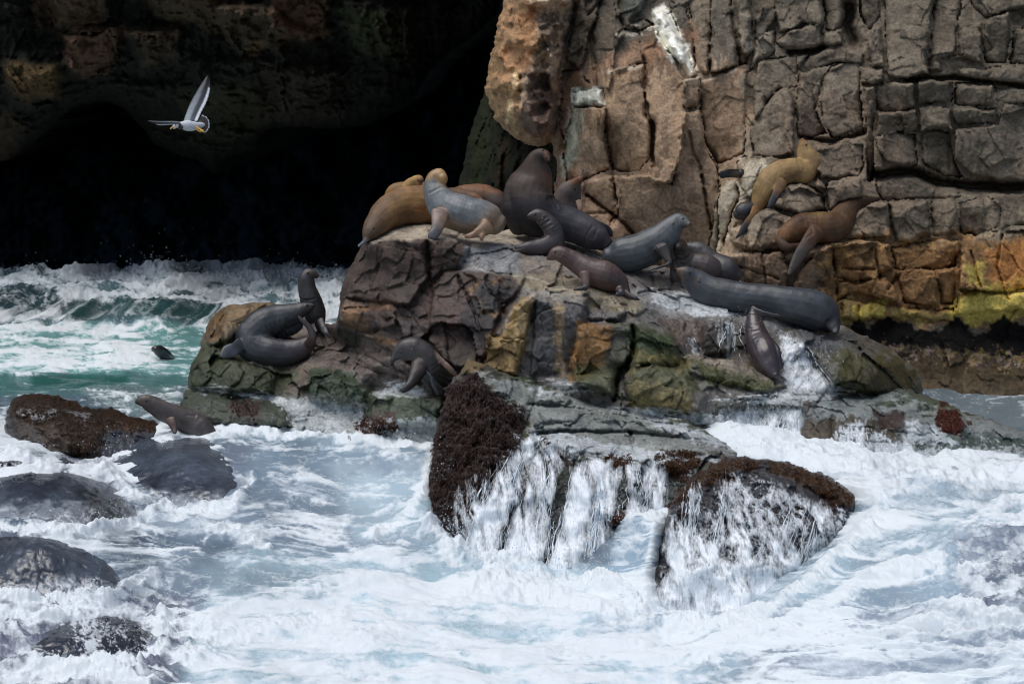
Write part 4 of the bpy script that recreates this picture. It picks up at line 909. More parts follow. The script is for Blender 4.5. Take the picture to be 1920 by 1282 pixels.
KL = boulder('boulder', 'low boulder covered in brown weed at the left, a sea lion beside it', 'rock',
    [(0, 720, 30.2), (340, 740, 30.2), (60, 738, 29.6), (140, 752, 29.7), (250, 785, 29.7), (320, 806, 29.6), (20, 775, 29.2), (100, 775, 29.1), (190, 800, 29.0), (260, 820, 29.1), (60, 810, 28.7), (150, 830, 28.5), (190, 860, 28.4), (100, 900, 28.2), (300, 900, 28.6), (0, 900, 28.6), (-20, 800, 29.2)],
    [(12, 775), (24, 750), (58, 738), (100, 741), (140, 751), (170, 765), (205, 765), (250, 780), (300, 793), (325, 812), (300, 850), (260, 895), (60, 895), (10, 840)], lin(54, 46, 40),
    [pp([(12, 770), (60, 735), (140, 748), (220, 765), (320, 800), (250, 815), (200, 800), (180, 860), (110, 850), (60, 800)], KT, 4, 1, 10, 10), pp([(110, 790), (190, 780), (200, 850), (140, 870)], lin(46, 30, 18), 5, .7, 14, 10),
     pp([(30, 775), (110, 770), (70, 790)], WH, 3, .5, 10, 8, seed=107), pp([(120, 770), (170, 775), (160, 785)], WH, 3, .35, 8, 8, seed=108), pp([(190, 810), (300, 815), (290, 895), (190, 895)], lin(70, 74, 82), 6, .9, 12)],
    axis(-10, 0, 330, 340, 2.0), axis(720, 728, 890, 900, 2.0), 9, raises=[([(15, 770), (60, 740), (120, 748), (150, 765), (100, 778), (40, 785)], .12, 7), ([(120, 768), (220, 770), (240, 795), (150, 795)], .1, 7), ([(60, 798), (130, 780), (195, 800), (190, 855), (120, 850)], .16, 8), ([(230, 785), (300, 795), (290, 812), (230, 808)], .08, 6)], det=(.05, .05, .016, .03, .3))

# ---------------------------------------------------------------- sea
xs = axis(-900, -20, 1940, 2800, 2.2); ys = axis(508, 510, 1300, 1700, 1.9)
ct = [(-1000, 508, .3), (2900, 508, .3), (-1000, 620, 0), (2900, 700, 0), (-1000, 1000, -.5), (2900, 1000, -.3), (-1000, 1700, -1.5), (2900, 1700, -1.5), (960, 1700, -1.5),
      (-20, 508, .75), (120, 508, .85), (300, 508, .8), (450, 508, .6), (620, 508, .7), (1000, 508, .5), (1960, 508, .5),
      (-20, 560, .35), (150, 565, .25), (300, 560, .45), (500, 565, .3), (640, 560, .4), (1960, 600, .2), (-20, 600, .12), (200, 605, .02), (400, 602, .05), (620, 600, .1),
      (-20, 625, .15), (200, 630, .22), (350, 635, .15), (-20, 665, .10), (200, 690, .12), (340, 690, .08), (-20, 715, .0), (150, 712, -.02), (340, 715, .05), (-20, 750, .08), (200, 745, .12), (330, 750, .22),
      (450, 790, .30), (300, 805, .27), (560, 800, .30), (700, 820, .22), (820, 850, .10), (-20, 810, .30), (60, 840, .18), (200, 860, .02), (350, 850, .16), (450, 870, .05), (330, 930, -.2), (60, 900, .10), (150, 940, -.05), (240, 975, -.35),
      (600, 880, -.08), (780, 900, -.12), (700, 940, -.38), (550, 960, -.42), (800, 960, -.30), (740, 1020, -.62), (860, 1035, -.72), (500, 1040, -.62), (0, 990, -.20), (60, 1010, -.18), (200, 1010, -.28), (350, 1030, -.5),
      (-20, 1110, -.65), (120, 1120, -.70), (300, 1100, -.78), (200, 1180, -.9), (-20, 1240, -1.0), (400, 1200, -1.0), (650, 1120, -.88), (900, 1100, -.85), (1060, 1088, -.85), (700, 1300, -1.2), (1000, 1300, -1.2), (-20, 1300, -1.15), (1150, 1130, -.9), (1250, 1165, -.95),
       (1180, 975, -.20), (1250, 968, -.08), (1235, 1020, -.33), (1215, 1090, -.68), (1130, 1035, -.55), (1170, 1010, -.38), (1085, 1070, -.78), (1180, 1065, -.6), (1250, 780, .45), (1330, 785, .50), (1400, 800, .45), (1500, 835, .37), (1700, 882, .22), (1900, 885, .22), (1960, 890, .25), (1390, 850, .3), (1340, 866, .2), (1440, 850, .34), (1600, 870, .30), (1640, 900, .28), (1620, 940, .1),
      (1640, 965, .06), (1700, 950, .16), (1800, 930, .28), (1960, 900, .36), (1560, 1030, -.22), (1500, 1085, -.38), (1400, 1165, -.82), (1350, 1200, -.95), (1650, 1050, -.12), (1800, 1010, .05), (1960, 1000, .1), (1600, 1150, -.55), (1800, 1150, -.35), (1960, 1100, -.15), (1960, 1250, -.7), (1700, 1280, -1.0), (1400, 1280, -1.15),
      (1000, 880, -.8), (1100, 860, -.7), (1200, 930, -.6), (1000, 1000, -.85), (900, 960, -.8), (1110, 955, -.75), (1270, 930, -.4), (1310, 900, .05), (1400, 905, .1), (1500, 920, .05), (1400, 960, -.3), (1300, 960, -.3), (1500, 980, -.35), (1570, 970, -.2), (1330, 1020, -.8), (1450, 1030, -.8), (1280, 1090, -.95), (1360, 1090, -.95), (1440, 1070, -.8), (1520, 1010, -.6), (1730, 700, .35), (1800, 720, .2), (1850, 750, .15), (1960, 745, .1), (1960, 800, .15), (960, 700, .1), (1000, 900, .0)]
R = Relief(xs, ys, ct, zmode=True, soft=9, seed=10)
X, Y = R.X, R.Y
x, y, z = R.world()
# zone masks in plan
def zone(poly, f=20, nz=14, sc=40, seed=1):
    sd = sdf_poly(poly, R.WX, R.WY)
    return sstep(-f, f, sd + nz * fbm(X / sc, Y / sc * 2, np.full(X.shape, seed + .3), 3))
far = 1 - sstep(590, 640, Y)
front = sstep(1000, 1080, Y + .04 * (960 - X) * 0)
dens = np.full(X.shape, .5)          # how much foam lies on the water
colA = np.zeros(X.shape + (3,)); colA[:] = lin(92, 112, 124)     # the water under the foam
def wz(poly, d=None, c=None, f=20, nz=14, sc=40, seed=1, op=1.0):
    m = zone(poly, f, nz, sc, seed) * op
    if d is not None: dens[:] = dens * (1 - m) + d * m
    if c is not None: colA[:] = colA * (1 - m[..., None]) + lin(*c) * m[..., None]
wz([(-900, 400), (2800, 400), (2800, 605), (-900, 605)], .86, (96, 122, 128), 8, 6)
wz([(-900, 540), (100, 545), (120, 590), (-900, 590)], .56, (56, 78, 84), 8, 8, 30, 2)
wz([(120, 570), (420, 575), (420, 605), (120, 605)], .58, (54, 88, 90), 6, 8, 30, 3)
wz([(-900, 612), (700, 612), (700, 700), (-900, 705)], .80, (126, 178, 176), 6, 6, 40, 4)
wz([(250, 620), (700, 625), (700, 690), (330, 690)], .55, (112, 164, 162), 12, 10, 40, 5)
wz([(-900, 704), (360, 700), (340, 735), (60, 742), (-900, 750)], .34, (86, 130, 128), 8, 6, 40, 6)
wz([(60, 700), (240, 700), (240, 722), (60, 722)], .18, (52, 104, 98), 8, 6, 40, 7)
wz([(150, 728), (340, 725), (340, 800), (200, 765)], .62, (120, 140, 142), 10, 8, 40, 8)
wz([(-900, 750), (20, 770), (60, 830), (120, 830), (90, 900), (-900, 880)], .85, (130, 146, 152), 10, 10, 30, 9)
wz([(320, 780), (560, 780), (840, 800), (820, 1040), (480, 1040), (300, 930)], .66, (124, 146, 158), 24, 16, 50, 10)
wz([(200, 820), (330, 800), (480, 830), (420, 920), (330, 930), (230, 880)], .5, (112, 126, 140), 24, 16, 40, 11)
wz([(0, 870), (180, 850), (250, 900), (200, 970), (60, 960)], .62, (96, 106, 118), 24, 16, 40, 12)
wz([(620, 880), (820, 880), (830, 1010), (660, 1010)], .58, (160, 186, 192), 20, 12, 40, 13)
wz([(560, 800), (840, 800), (830, 880), (600, 880)], .70, None, 20, 14, 40, 14)
wz([(230, 960), (400, 940), (480, 1000), (400, 1010), (260, 1000)], .72, (150, 170, 178), 12, 10, 30, 15)
wz([(-900, 1000), (140, 995), (250, 1040), (200, 1120), (-900, 1140)], .74, (104, 116, 128), 10, 12, 30, 16)
wz([(120, 1010), (420, 1040), (520, 1100), (330, 1130), (150, 1080)], .64, (118, 138, 148), 18, 14, 40, 17)
wz([(-900, 1130), (330, 1120), (450, 1180), (300, 1300), (-900, 1300)], .80, (110, 120, 132), 18, 14, 30, 18)
wz([(60, 1170), (260, 1150), (260, 1240), (80, 1250)], .7, (90, 100, 112), 14, 16, 30, 19)
wz([(430, 1040), (840, 1040), (1300, 1080), (1300, 1700), (330, 1700), (350, 1220)], .90, (166, 198, 204), 30, 16, 60, 20)
wz([(380, 1070), (660, 1060), (640, 1110), (420, 1130)], .55, (140, 166, 172), 20, 14, 40, 21)
wz([(1170, 950), (1320, 940), (1330, 1200), (1100, 1200)], .84, (150, 178, 190), 16, 10, 40, 22)
wz([(1260, 760), (1500, 800), (2000, 860), (2800, 860), (2800, 960), (1640, 960), (1560, 900), (1380, 862), (1300, 850)], .93, (170, 188, 196), 10, 8, 40, 23)
wz([(1620, 910), (2800, 880), (2800, 1050), (1560, 1060)], .84, (150, 176, 184), 20, 12, 40, 24)
wz([(1300, 1190), (1600, 980), (1960, 960), (2100, 1060), (1800, 1120), (1450, 1300), (1250, 1300)], .74, (158, 186, 194), 24, 14, 50, 25)
wz([(1600, 1060), (1960, 1010), (2100, 1080), (1780, 1130), (1600, 1140)], .60, (146, 172, 182), 20, 14, 50, 26)
wz([(1780, 1000), (2100, 980), (2100, 1200), (1820, 1180)], .78, (130, 146, 158), 20, 20, 30, 27)
wz([(1400, 1160), (1700, 1120), (2100, 1160), (2100, 1700), (1300, 1700)], .82, (150, 168, 178), 24, 20, 50, 28)
wz([(1725, 690), (1960, 700), (2800, 700), (2800, 790), (1760, 800)], .52, (118, 134, 142), 8, 8, 30, 29)
for q in ([(-300, 985), (120, 985), (290, 1090), (240, 1170), (-300, 1180)], [(-300, 850), (100, 845), (280, 940), (290, 1000), (180, 1015), (-300, 1010)], [(170, 850), (290, 795), (380, 805), (470, 900), (430, 955), (320, 965), (190, 920)]):
    wz(q, .80, None, 24, 24, 34, 61)
wz([(1840, 1030), (2100, 1010), (2100, 1140), (1860, 1130)], .68, (98, 114, 126), 24, 26, 30, 62)
SPL = [([(805, 990), (830, 1020), (870, 1045), (950, 1066), (1060, 1090), (1150, 1108), (1205, 1135)], .15, 16), ([(1205, 1150), (1260, 1172), (1340, 1186), (1430, 1158), (1500, 1108), (1570, 1040), (1640, 975)], .13, 15),
       ([(-300, 1120), (60, 1140), (180, 1125), (290, 1090)], .13, 16), ([(-300, 990), (60, 992), (160, 1000), (265, 975), (290, 945)], .12, 14), ([(185, 880), (240, 925), (330, 955), (440, 945), (470, 890)], .11, 13),
       ([(20, 850), (100, 880), (180, 868), (260, 850), (330, 815)], .09, 10), ([(330, 790), (440, 800), (560, 808), (680, 828), (820, 848)], .08, 10), ([(1470, 840), (1560, 878), (1640, 888), (1760, 900), (1990, 880)], .09, 10),
       ([(60, 1250), (140, 1268), (240, 1262), (310, 1215), (300, 1160)], .12, 15), ([(1290, 850), (1330, 868), (1360, 862)], .06, 8), ([(1640, 940), (1700, 915), (1800, 900)], .06, 10), ([(1228, 1000), (1214, 1070), (1204, 1150)], .03, 12), ([(840, 1040), (900, 1090), (1020, 1120), (1150, 1150)], .07, 26),
       ([(1320, 1240), (1480, 1170), (1620, 1090), (1760, 1040)], .07, 22), ([(1700, 1180), (1800, 1150), (1990, 1180)], .08, 24), ([(-100, 1200), (20, 1190), (60, 1230)], .10, 18), ([(430, 985), (480, 1005), (520, 1000)], .06, 10), ([(260, 960), (340, 975), (430, 1000), (500, 1030)], .08, 12),
       ([(700, 1010), (760, 960), (800, 900), (815, 860)], .07, 12), ([(350, 1230), (480, 1180), (640, 1150)], .06, 20), ([(1180, 985), (1250, 970)], .08, 12), ([(1300, 790), (1420, 820), (1560, 850), (1700, 885)], .05, 14)]
splash = np.zeros(X.shape); sm_ = np.zeros(X.shape)
for ln, a_, w_ in SPL:
    e = np.exp(-(dist_line(ln, R.WX, R.WY) / w_) ** 2); splash = np.maximum(splash, a_ * e); sm_ = np.maximum(sm_, e)
dens[:] = np.maximum(dens, .55 + .5 * sm_) * (sm_ > .05) + dens * (sm_ <= .05)
# foam pattern: long smears following the flow, a lace of foam lines, fine boil
pv = Y * .0062 * 2.3 * (1 + 1.3 * (1 - sstep(560, 800, Y)))     # distance along the surface, crowded by perspective
fx = x
gx0, gy0 = fx, pv
w1 = fbm(gx0 / .9, gy0 / .9, z * 0 + 3.3, 3); w2 = fbm(gx0 / .9 + 9, gy0 / .9, z * 0 + 7.3, 3)
wA = zone([(-900, 930), (500, 930), (1100, 1090), (1250, 1300), (-900, 1300)], 60); wB = zone([(1280, 960), (2800, 900), (2800, 1500), (1150, 1500)], 60)
wC = zone([(1250, 760), (1960, 860), (1960, 950), (1500, 900)], 24); wD = zone([(640, 850), (840, 860), (840, 1030), (640, 1030)], 40)
wsum = 1 - np.clip(wA + wB + wC + wD, 0, 1)
tot = wsum + wA + wB + wC + wD
smear = np.zeros(X.shape); streak = smear.copy(); lace = smear.copy(); lace2 = smear.copy(); boil = smear.copy(); u = smear.copy(); v = smear.copy()
for wgt, an in ((wsum, -.04), (wA, -.16), (wB, .52), (wC, -.35), (wD, .55)):
    wgt = wgt / tot; mk = wgt > .004
    ca, sa = math.cos(an), math.sin(an)
    gx, gy, g = gx0[mk], gy0[mk], wgt[mk]; o_ = gx * 0
    uu = gx * ca - gy * sa + .34 * w1[mk]; vv = gx * sa + gy * ca + .20 * w2[mk]
    smear[mk] += g * fbm(uu / 1.5, vv / .28, o_ + 1.1, 5, .62)
    streak[mk] += g * fbm(uu / .55, vv / .05, o_ + 9.1, 3, .6)
    lace[mk] += g * (1 - np.abs(fbm(uu / .40, vv / .28, o_ + 4.4, 4, .55)) * 3.6)
    lace2[mk] += g * (1 - np.abs(fbm(uu / .15 + 3, vv / .10, o_ + 6.4, 3, .55)) * 3.4)
    boil[mk] += g * fbm(uu / .17, vv / .12, o_ + 2.2, 4, .65)
    dom = mk & (wgt > .5)
    sel = wgt[mk] > .5
    u[dom] = uu[sel]; v[dom] = vv[sel]
u = x; v = pv
hN = fbm(w1 * .6 + x / .75, pv / .42 + w2 * .5, z * 0 + 21, 5, .58)
pat = .5 + .20 * hN + .20 * smear + .20 * np.clip(lace, -1, 1) + .15 * np.clip(lace2, -1, 1) + .15 * boil + .12 * streak - .10
foam = np.clip(sstep(-.32, .42, pat - (1 - dens) * 1.05), 0, 1)
calm = zone([(420, 1080), (860, 1070), (1250, 1130), (1400, 1300), (360, 1300)], 60)
foam = np.maximum(foam, calm * (.62 + .2 * boil))
foam = foam * (.50 + .50 * sstep(-.5, .45, .6 * smear + .6 * hN + .4 * boil + (dens - .85) * 1.4))  # foam thins in troughs, its darker colour also standing in for weak shading
# surface shape
amp_far = 1 - sstep(585, 640, Y)
h = .045 * fbm(x / 1.2, pv / .8, z * 0 + 1, 3) + .022 * fbm(u / .6, v / .22, z * 0 + 2, 3)
h += (.25 + .75 * foam) * (.055 * hN) + foam * (.014 - .010 * calm) * fbm(u / .22, v / .16, z * 0 + 5, 4, .6, ridge=True)
h += amp_far * (.12 * fbm(x / 1.6, pv / .5, z * 0 + 1.5, 3) + .12 * fbm(x / .5, pv / .45, z * 0 + 3.5, 5, .62, ridge=True))
boilz = zone([(430, 1060), (840, 1050), (1330, 960), (1340, 1180), (1500, 1130), (1960, 1010), (2100, 1200), (2000, 1300), (300, 1300)], 30)
h += boilz * (.055 * fbm(u / .8, v / .45, z * 0 + 9, 4, .55))
whz = zone([(1260, 770), (1500, 800), (1960, 865), (1960, 950), (1640, 950), (1560, 900), (1380, 860)], 12)
h += whz * .035 * fbm(u / .3, v / .2, z * 0 + 12, 4, .6, ridge=True)
rg = zone([(-60, 1140), (320, 1120), (430, 1180), (300, 1300), (-60, 1300)], 20) + zone([(1780, 980), (1960, 970), (1960, 1250), (1700, 1200)], 30)
h += np.clip(rg, 0, 1) * (.05 * fbm(u / .18, v / .14, z * 0 + 13, 4, .65, ridge=True))
h += splash * (.35 + .55 * fbm(u / .16, v / .12, z * 0 + 31, 4, .62, ridge=True) + .5 * fbm(u / .5, v / .4, z * 0 + 33, 2))
crest = np.exp(-((Y - 508) / 10.0) ** 2)
h += crest * (.10 * fbm(x / .5, pv, z * 0 + 15, 4, .65, ridge=True))
colA = colA * (1 + sstep(800, 900, Y)[..., None] * np.array([.04, -.035, .02]))
R.C[:] = colA * (.85 + .3 * vnoise(x / .5, y / .8, z * 0))[..., None]
R.wet[:] = foam
FO = foam
R.foam = foam
def water_material():
    m, n, l, b = nodes_of('sea_water')
    at = n.new('ShaderNodeAttribute'); at.attribute_name = 'Col'
    wt = n.new('ShaderNodeAttribute'); wt.attribute_name = 'Wet'
    tc = n.new('ShaderNodeTexCoord')
    mp = n.new('ShaderNodeMapping'); mp.inputs['Scale'].default_value = (1, .6, 1.4)
    l.new(tc.outputs['Object'], mp.inputs['Vector'])
    n1 = n.new('ShaderNodeTexNoise'); n1.inputs['Scale'].default_value = 14; n1.inputs['Detail'].default_value = 7; n1.inputs['Roughness'].default_value = .72; n1.inputs['Distortion'].default_value = .8
    l.new(mp.outputs[0], n1.inputs['Vector'])
    ad = n.new('ShaderNodeMath'); ad.operation = 'MULTIPLY_ADD'; ad.inputs[1].default_value = .9; ad.inputs[2].default_value = -.45
    l.new(n1.outputs['Fac'], ad.inputs[0])
    # noise only bites where foam is partial
    su = n.new('ShaderNodeMath'); su.operation = 'ADD'; l.new(wt.outputs['Fac'], su.inputs[0]); l.new(ad.outputs[0], su.inputs[1])
    mr = n.new('ShaderNodeMapRange'); mr.interpolation_type = 'SMOOTHSTEP'; mr.inputs['From Min'].default_value = .12; mr.inputs['From Max'].default_value = .85
    l.new(su.outputs[0], mr.inputs['Value'])
    mx = n.new('ShaderNodeMix'); mx.data_type = 'RGBA'
    l.new(mr.outputs[0], mx.inputs['Factor']); l.new(at.outputs['Color'], mx.inputs['A'])
    mx.inputs['B'].default_value = (.74, .80, .83, 1)
    l.new(mx.outputs['Result'], b.inputs['Base Color'])
    r2 = n.new('ShaderNodeMapRange'); r2.inputs['To Min'].default_value = .16; r2.inputs['To Max'].default_value = .8
    l.new(mr.outputs[0], r2.inputs['Value']); l.new(r2.outputs[0], b.inputs['Roughness'])
    b.inputs['IOR'].default_value = 1.33
    bp = n.new('ShaderNodeBump'); bp.inputs['Strength'].default_value = .3; bp.inputs['Distance'].default_value = .04
    l.new(n1.outputs['Fac'], bp.inputs['Height']); l.new(bp.outputs[0], b.inputs['Normal'])
    return m
M_water = water_material()
o = R.build('sea', M_water, back=-0.0, drop=0, dz=h)
tag(o, kind='structure')
SEA = R; SEA.h = h
# open sea all round, under the broken water
o = new_mesh('open_sea', [(-400, -400, -1.9), (400, -400, -1.9), (400, 120, -1.9), (-400, 120, -1.9)], [(0, 1, 2, 3)], simple('deep_sea', (.03, .06, .065), .25), smooth=False)
tag(o, kind='structure')
# ---------------------------------------------------------------- dark rocks the surf pours over
M_glassy = rock_material('streaming_rock', bump=.3, rough=.3, wetr=.10, spec=.9, detail=.25, scale=.7)
BLK = lin(22, 22, 25)
def veil(poly, op, st, seed, c=None, f=10, nz=26): return pp(poly, lin(104, 116, 130) if c is None else c * .8, f, op * .6, nz, 14, seed=seed, stretch=st)
def hump(name, label, poly, cen, basec, paints, lace, seed, front=.20, det=(.04, .02, .008, .02, .3), rnd=.5, w=26, wet=1.0):
    mx = sum(p[0] for p in poly) / len(poly); my = sum(p[1] for p in poly) / len(poly)
    poly = [(mx + (p[0] - mx) * 1.22, my + (p[1] - my) * 1.25) for p in poly]; cen = [(mx + (c[0] - mx) * 1.1, my + (c[1] - my) * 1.1, c[2]) for c in cen]
    x0 = min(p[0] for p in poly); x1 = max(p[0] for p in poly); y0 = min(p[1] for p in poly); y1 = max(p[1] for p in poly)
    ct = [(p[0], p[1], .12) for p in poly] + [(x0 - 40, y0 - 40, .6), (x1 + 40, y0 - 40, .6), (x0 - 40, y1 + 40, .8), (x1 + 40, y1 + 40, .8)]
    ct += [(c[0], c[1], -front * c[2]) for c in cen]
    return boulder(name, label, 'rock', ct, poly, basec, paints, axis(x0 - 8, max(x0, -64), min(x1, 1962), x1 + 8, 2.2), axis(y0 - 8, y0 - 6, min(y1, 1290), y1 + 8, 2.2), seed, lace=lace, rnd=rnd, w=w, det=det, wet=wet, rel=SEA, jag=10, js=34, mat=M_glassy)
hump('boulder', 'black wet boulder at the lower left corner with glassy water streaming off it',
    [(-140, 1010), (-60, 1004), (10, 1004), (60, 996), (110, 1000), (160, 1018), (210, 1050), (250, 1085), (230, 1120), (120, 1150), (-140, 1150)], [(-60, 1040, 1), (20, 1030, 1), (80, 1030, 1), (140, 1050, 1), (180, 1075, .9), (60, 1080, 1.1), (-40, 1090, 1.1), (120, 1095, 1), (0, 1125, .6), (100, 1125, .5)], BLK,
    [pp([(90, 1000), (200, 1030), (240, 1120), (150, 1100)], lin(50, 56, 66), 18, .85, 14, 16), veil([(-160, 1000), (120, 1000), (240, 1060), (240, 1110), (-160, 1060)], .6, (5, .5), 201), veil([(-160, 1090), (250, 1090), (250, 1180), (-160, 1180)], .85, (1.2, .9), 202, lin(200, 210, 220))],
    [([(-160, 1100), (60, 1100), (240, 1080), (250, 1240), (-160, 1240)], WH, .7, 12, 12, .46, .3, 31)], 11)
hump('boulder', 'smooth dark hump of rock with water pouring over it, left of the weedy boulder\'s foot',
    [(-60, 905), (0, 880), (40, 866), (100, 862), (150, 872), (200, 900), (238, 940), (245, 975), (180, 992), (60, 975), (-60, 985)], [(0, 900, .7), (60, 890, .8), (120, 890, .8), (170, 915, .8), (40, 930, 1), (110, 930, 1), (200, 950, .9), (150, 965, .8), (0, 955, .8)], lin(40, 44, 52),
    [veil([(-60, 860), (240, 860), (250, 960), (-60, 960)], .7, (5, .5), 203), veil([(-60, 950), (250, 935), (250, 1000), (-60, 1000)], .85, (1.5, .9), 204, lin(200, 210, 220)), pp([(20, 880), (120, 872), (100, 930), (20, 930)], lin(50, 55, 66), 14, .9, 14, 16), pp([(150, 920), (240, 930), (235, 985), (170, 985)], lin(40, 44, 52), 10, .9, 14, 12)],
    [([(-60, 950), (60, 960), (250, 950), (250, 1050), (-60, 1050)], WH, .7, 12, 10, .42, .4, 33)], 12)
hump('boulder', 'long low grey hump with water sliding over it, just below the weedy left boulder',
    [(200, 856), (230, 830), (290, 812), (340, 808), (390, 826), (425, 860), (440, 900), (410, 935), (330, 945), (240, 915), (200, 885)], [(260, 850, .7), (320, 840, .7), (370, 855, .8), (300, 880, 1), (370, 890, 1), (400, 905, .8), (330, 915, .8), (240, 880, .7)], lin(46, 51, 60),
    [veil([(190, 800), (440, 800), (440, 930), (190, 900)], .7, (6, .5), 205), veil([(200, 905), (300, 925), (440, 925), (430, 980), (200, 980)], .8, (1.5, .9), 206, lin(200, 210, 220)), pp([(230, 870), (340, 890), (420, 900), (390, 930), (300, 920), (220, 895)], lin(52, 57, 68), 16, .85, 16, 16)],
    [([(210, 910), (300, 930), (420, 935), (430, 980), (200, 980)], WH, .7, 12, 10, .42, -.4, 36)], 13, det=(.04, .02, .008, .01, .3))
hump('boulder', 'small black rock poking through the surf at the far left edge',
    [(-50, 850), (-10, 842), (20, 838), (50, 848), (62, 866), (40, 884), (-50, 886)], [(-20, 860, 1), (20, 856, 1), (40, 866, 1), (0, 872, 1)], lin(14, 13, 15), [], [([(-50, 866), (64, 864), (64, 910), (-50, 910)], WH, .9, 6, 7, .36, 0, 37)], 14, rnd=.3, w=10)
hump('boulder', 'dark churned rock at the bottom left with foam boiling over it',
    [(50, 1235), (70, 1190), (110, 1165), (160, 1152), (210, 1148), (260, 1160), (290, 1195), (285, 1240), (220, 1262), (110, 1262)], [(110, 1200, 1), (170, 1185, 1), (230, 1185, 1), (260, 1210, .8), (150, 1225, 1), (210, 1225, 1)], lin(42, 46, 55), [], [([(40, 1140), (300, 1140), (300, 1300), (40, 1300)], WH, .85, 13, 11, .56, .3, 38)], 15, front=.22)
# ---------------------------------------------------------------- sea lions
def fur_material(name, rough=.5, spec=.5, bump=.25, coat=0.0):
    m, n, l, b = nodes_of(name)
    at = n.new('ShaderNodeAttribute'); at.attribute_name = 'Col'
    tc = n.new('ShaderNodeTexCoord')
    n1 = n.new('ShaderNodeTexNoise'); n1.inputs['Scale'].default_value = 70; n1.inputs['Detail'].default_value = 5; n1.inputs['Roughness'].default_value = .7
    n2 = n.new('ShaderNodeTexNoise'); n2.inputs['Scale'].default_value = 7; n2.inputs['Detail'].default_value = 3
    l.new(tc.outputs['Object'], n1.inputs['Vector']); l.new(tc.outputs['Object'], n2.inputs['Vector'])
    mr = n.new('ShaderNodeMapRange'); mr.inputs['From Min'].default_value = .3; mr.inputs['From Max'].default_value = .7; mr.inputs['To Min'].default_value = .78; mr.inputs['To Max'].default_value = 1.22
    l.new(n1.outputs['Fac'], mr.inputs['Value'])
    m2 = n.new('ShaderNodeMapRange'); m2.inputs['From Min'].default_value = .3; m2.inputs['From Max'].default_value = .7; m2.inputs['To Min'].default_value = .8; m2.inputs['To Max'].default_value = 1.2
    l.new(n2.outputs['Fac'], m2.inputs['Value'])
    mu = n.new('ShaderNodeMath'); mu.operation = 'MULTIPLY'; l.new(mr.outputs[0], mu.inputs[0]); l.new(m2.outputs[0], mu.inputs[1])
    vm = n.new('ShaderNodeVectorMath'); vm.operation = 'SCALE'; l.new(at.outputs['Color'], vm.inputs[0]); l.new(mu.outputs[0], vm.inputs['Scale'])
    l.new(vm.outputs[0], b.inputs['Base Color'])
    r2 = n.new('ShaderNodeMapRange'); r2.inputs['To Min'].default_value = rough - .12; r2.inputs['To Max'].default_value = rough + .15
    l.new(n2.outputs['Fac'], r2.inputs['Value']); l.new(r2.outputs[0], b.inputs['Roughness'])
    b.inputs['Specular IOR Level'].default_value = spec
    b.inputs['Coat Weight'].default_value = coat; b.inputs['Coat Roughness'].default_value = .3
    bp = n.new('ShaderNodeBump'); bp.inputs['Strength'].default_value = bump; bp.inputs['Distance'].default_value = .008
    l.new(n1.outputs['Fac'], bp.inputs['Height']); l.new(bp.outputs[0], b.inputs['Normal'])
    return m
M_fur = fur_material('dry_fur', .58, .4, .6, .06)
M_sleek = fur_material('damp_fur', .42, .55, .6, .2)
M_wet = fur_material('wet_fur', .3, .6, .15, .4)
M_eye = simple('eye', (.008, .006, .005), .08, .8)
M_nose = simple('nose', (.012, .010, .010), .35, .5)
M_whisk = simple('whisker', (.45, .40, .32), .5)
M_ear = simple('ear', (.06, .045, .035), .6)

def catmull(P_, n=8):
    P_ = np.asarray(P_, float)
    P_ = np.vstack([2 * P_[0] - P_[1], P_, 2 * P_[-1] - P_[-2]])
    out = []
    for i in range(1, len(P_) - 2):
        p0, p1, p2, p3 = P_[i - 1:i + 3]
        for k in range(n):
            t = k / n
            out.append(.5 * ((2 * p1) + (-p0 + p2) * t + (2 * p0 - 5 * p1 + 4 * p2 - p3) * t * t + (-p0 + 3 * p1 - 3 * p2 + p3) * t ** 3))
    out.append(P_[-2])
    return np.array(out)

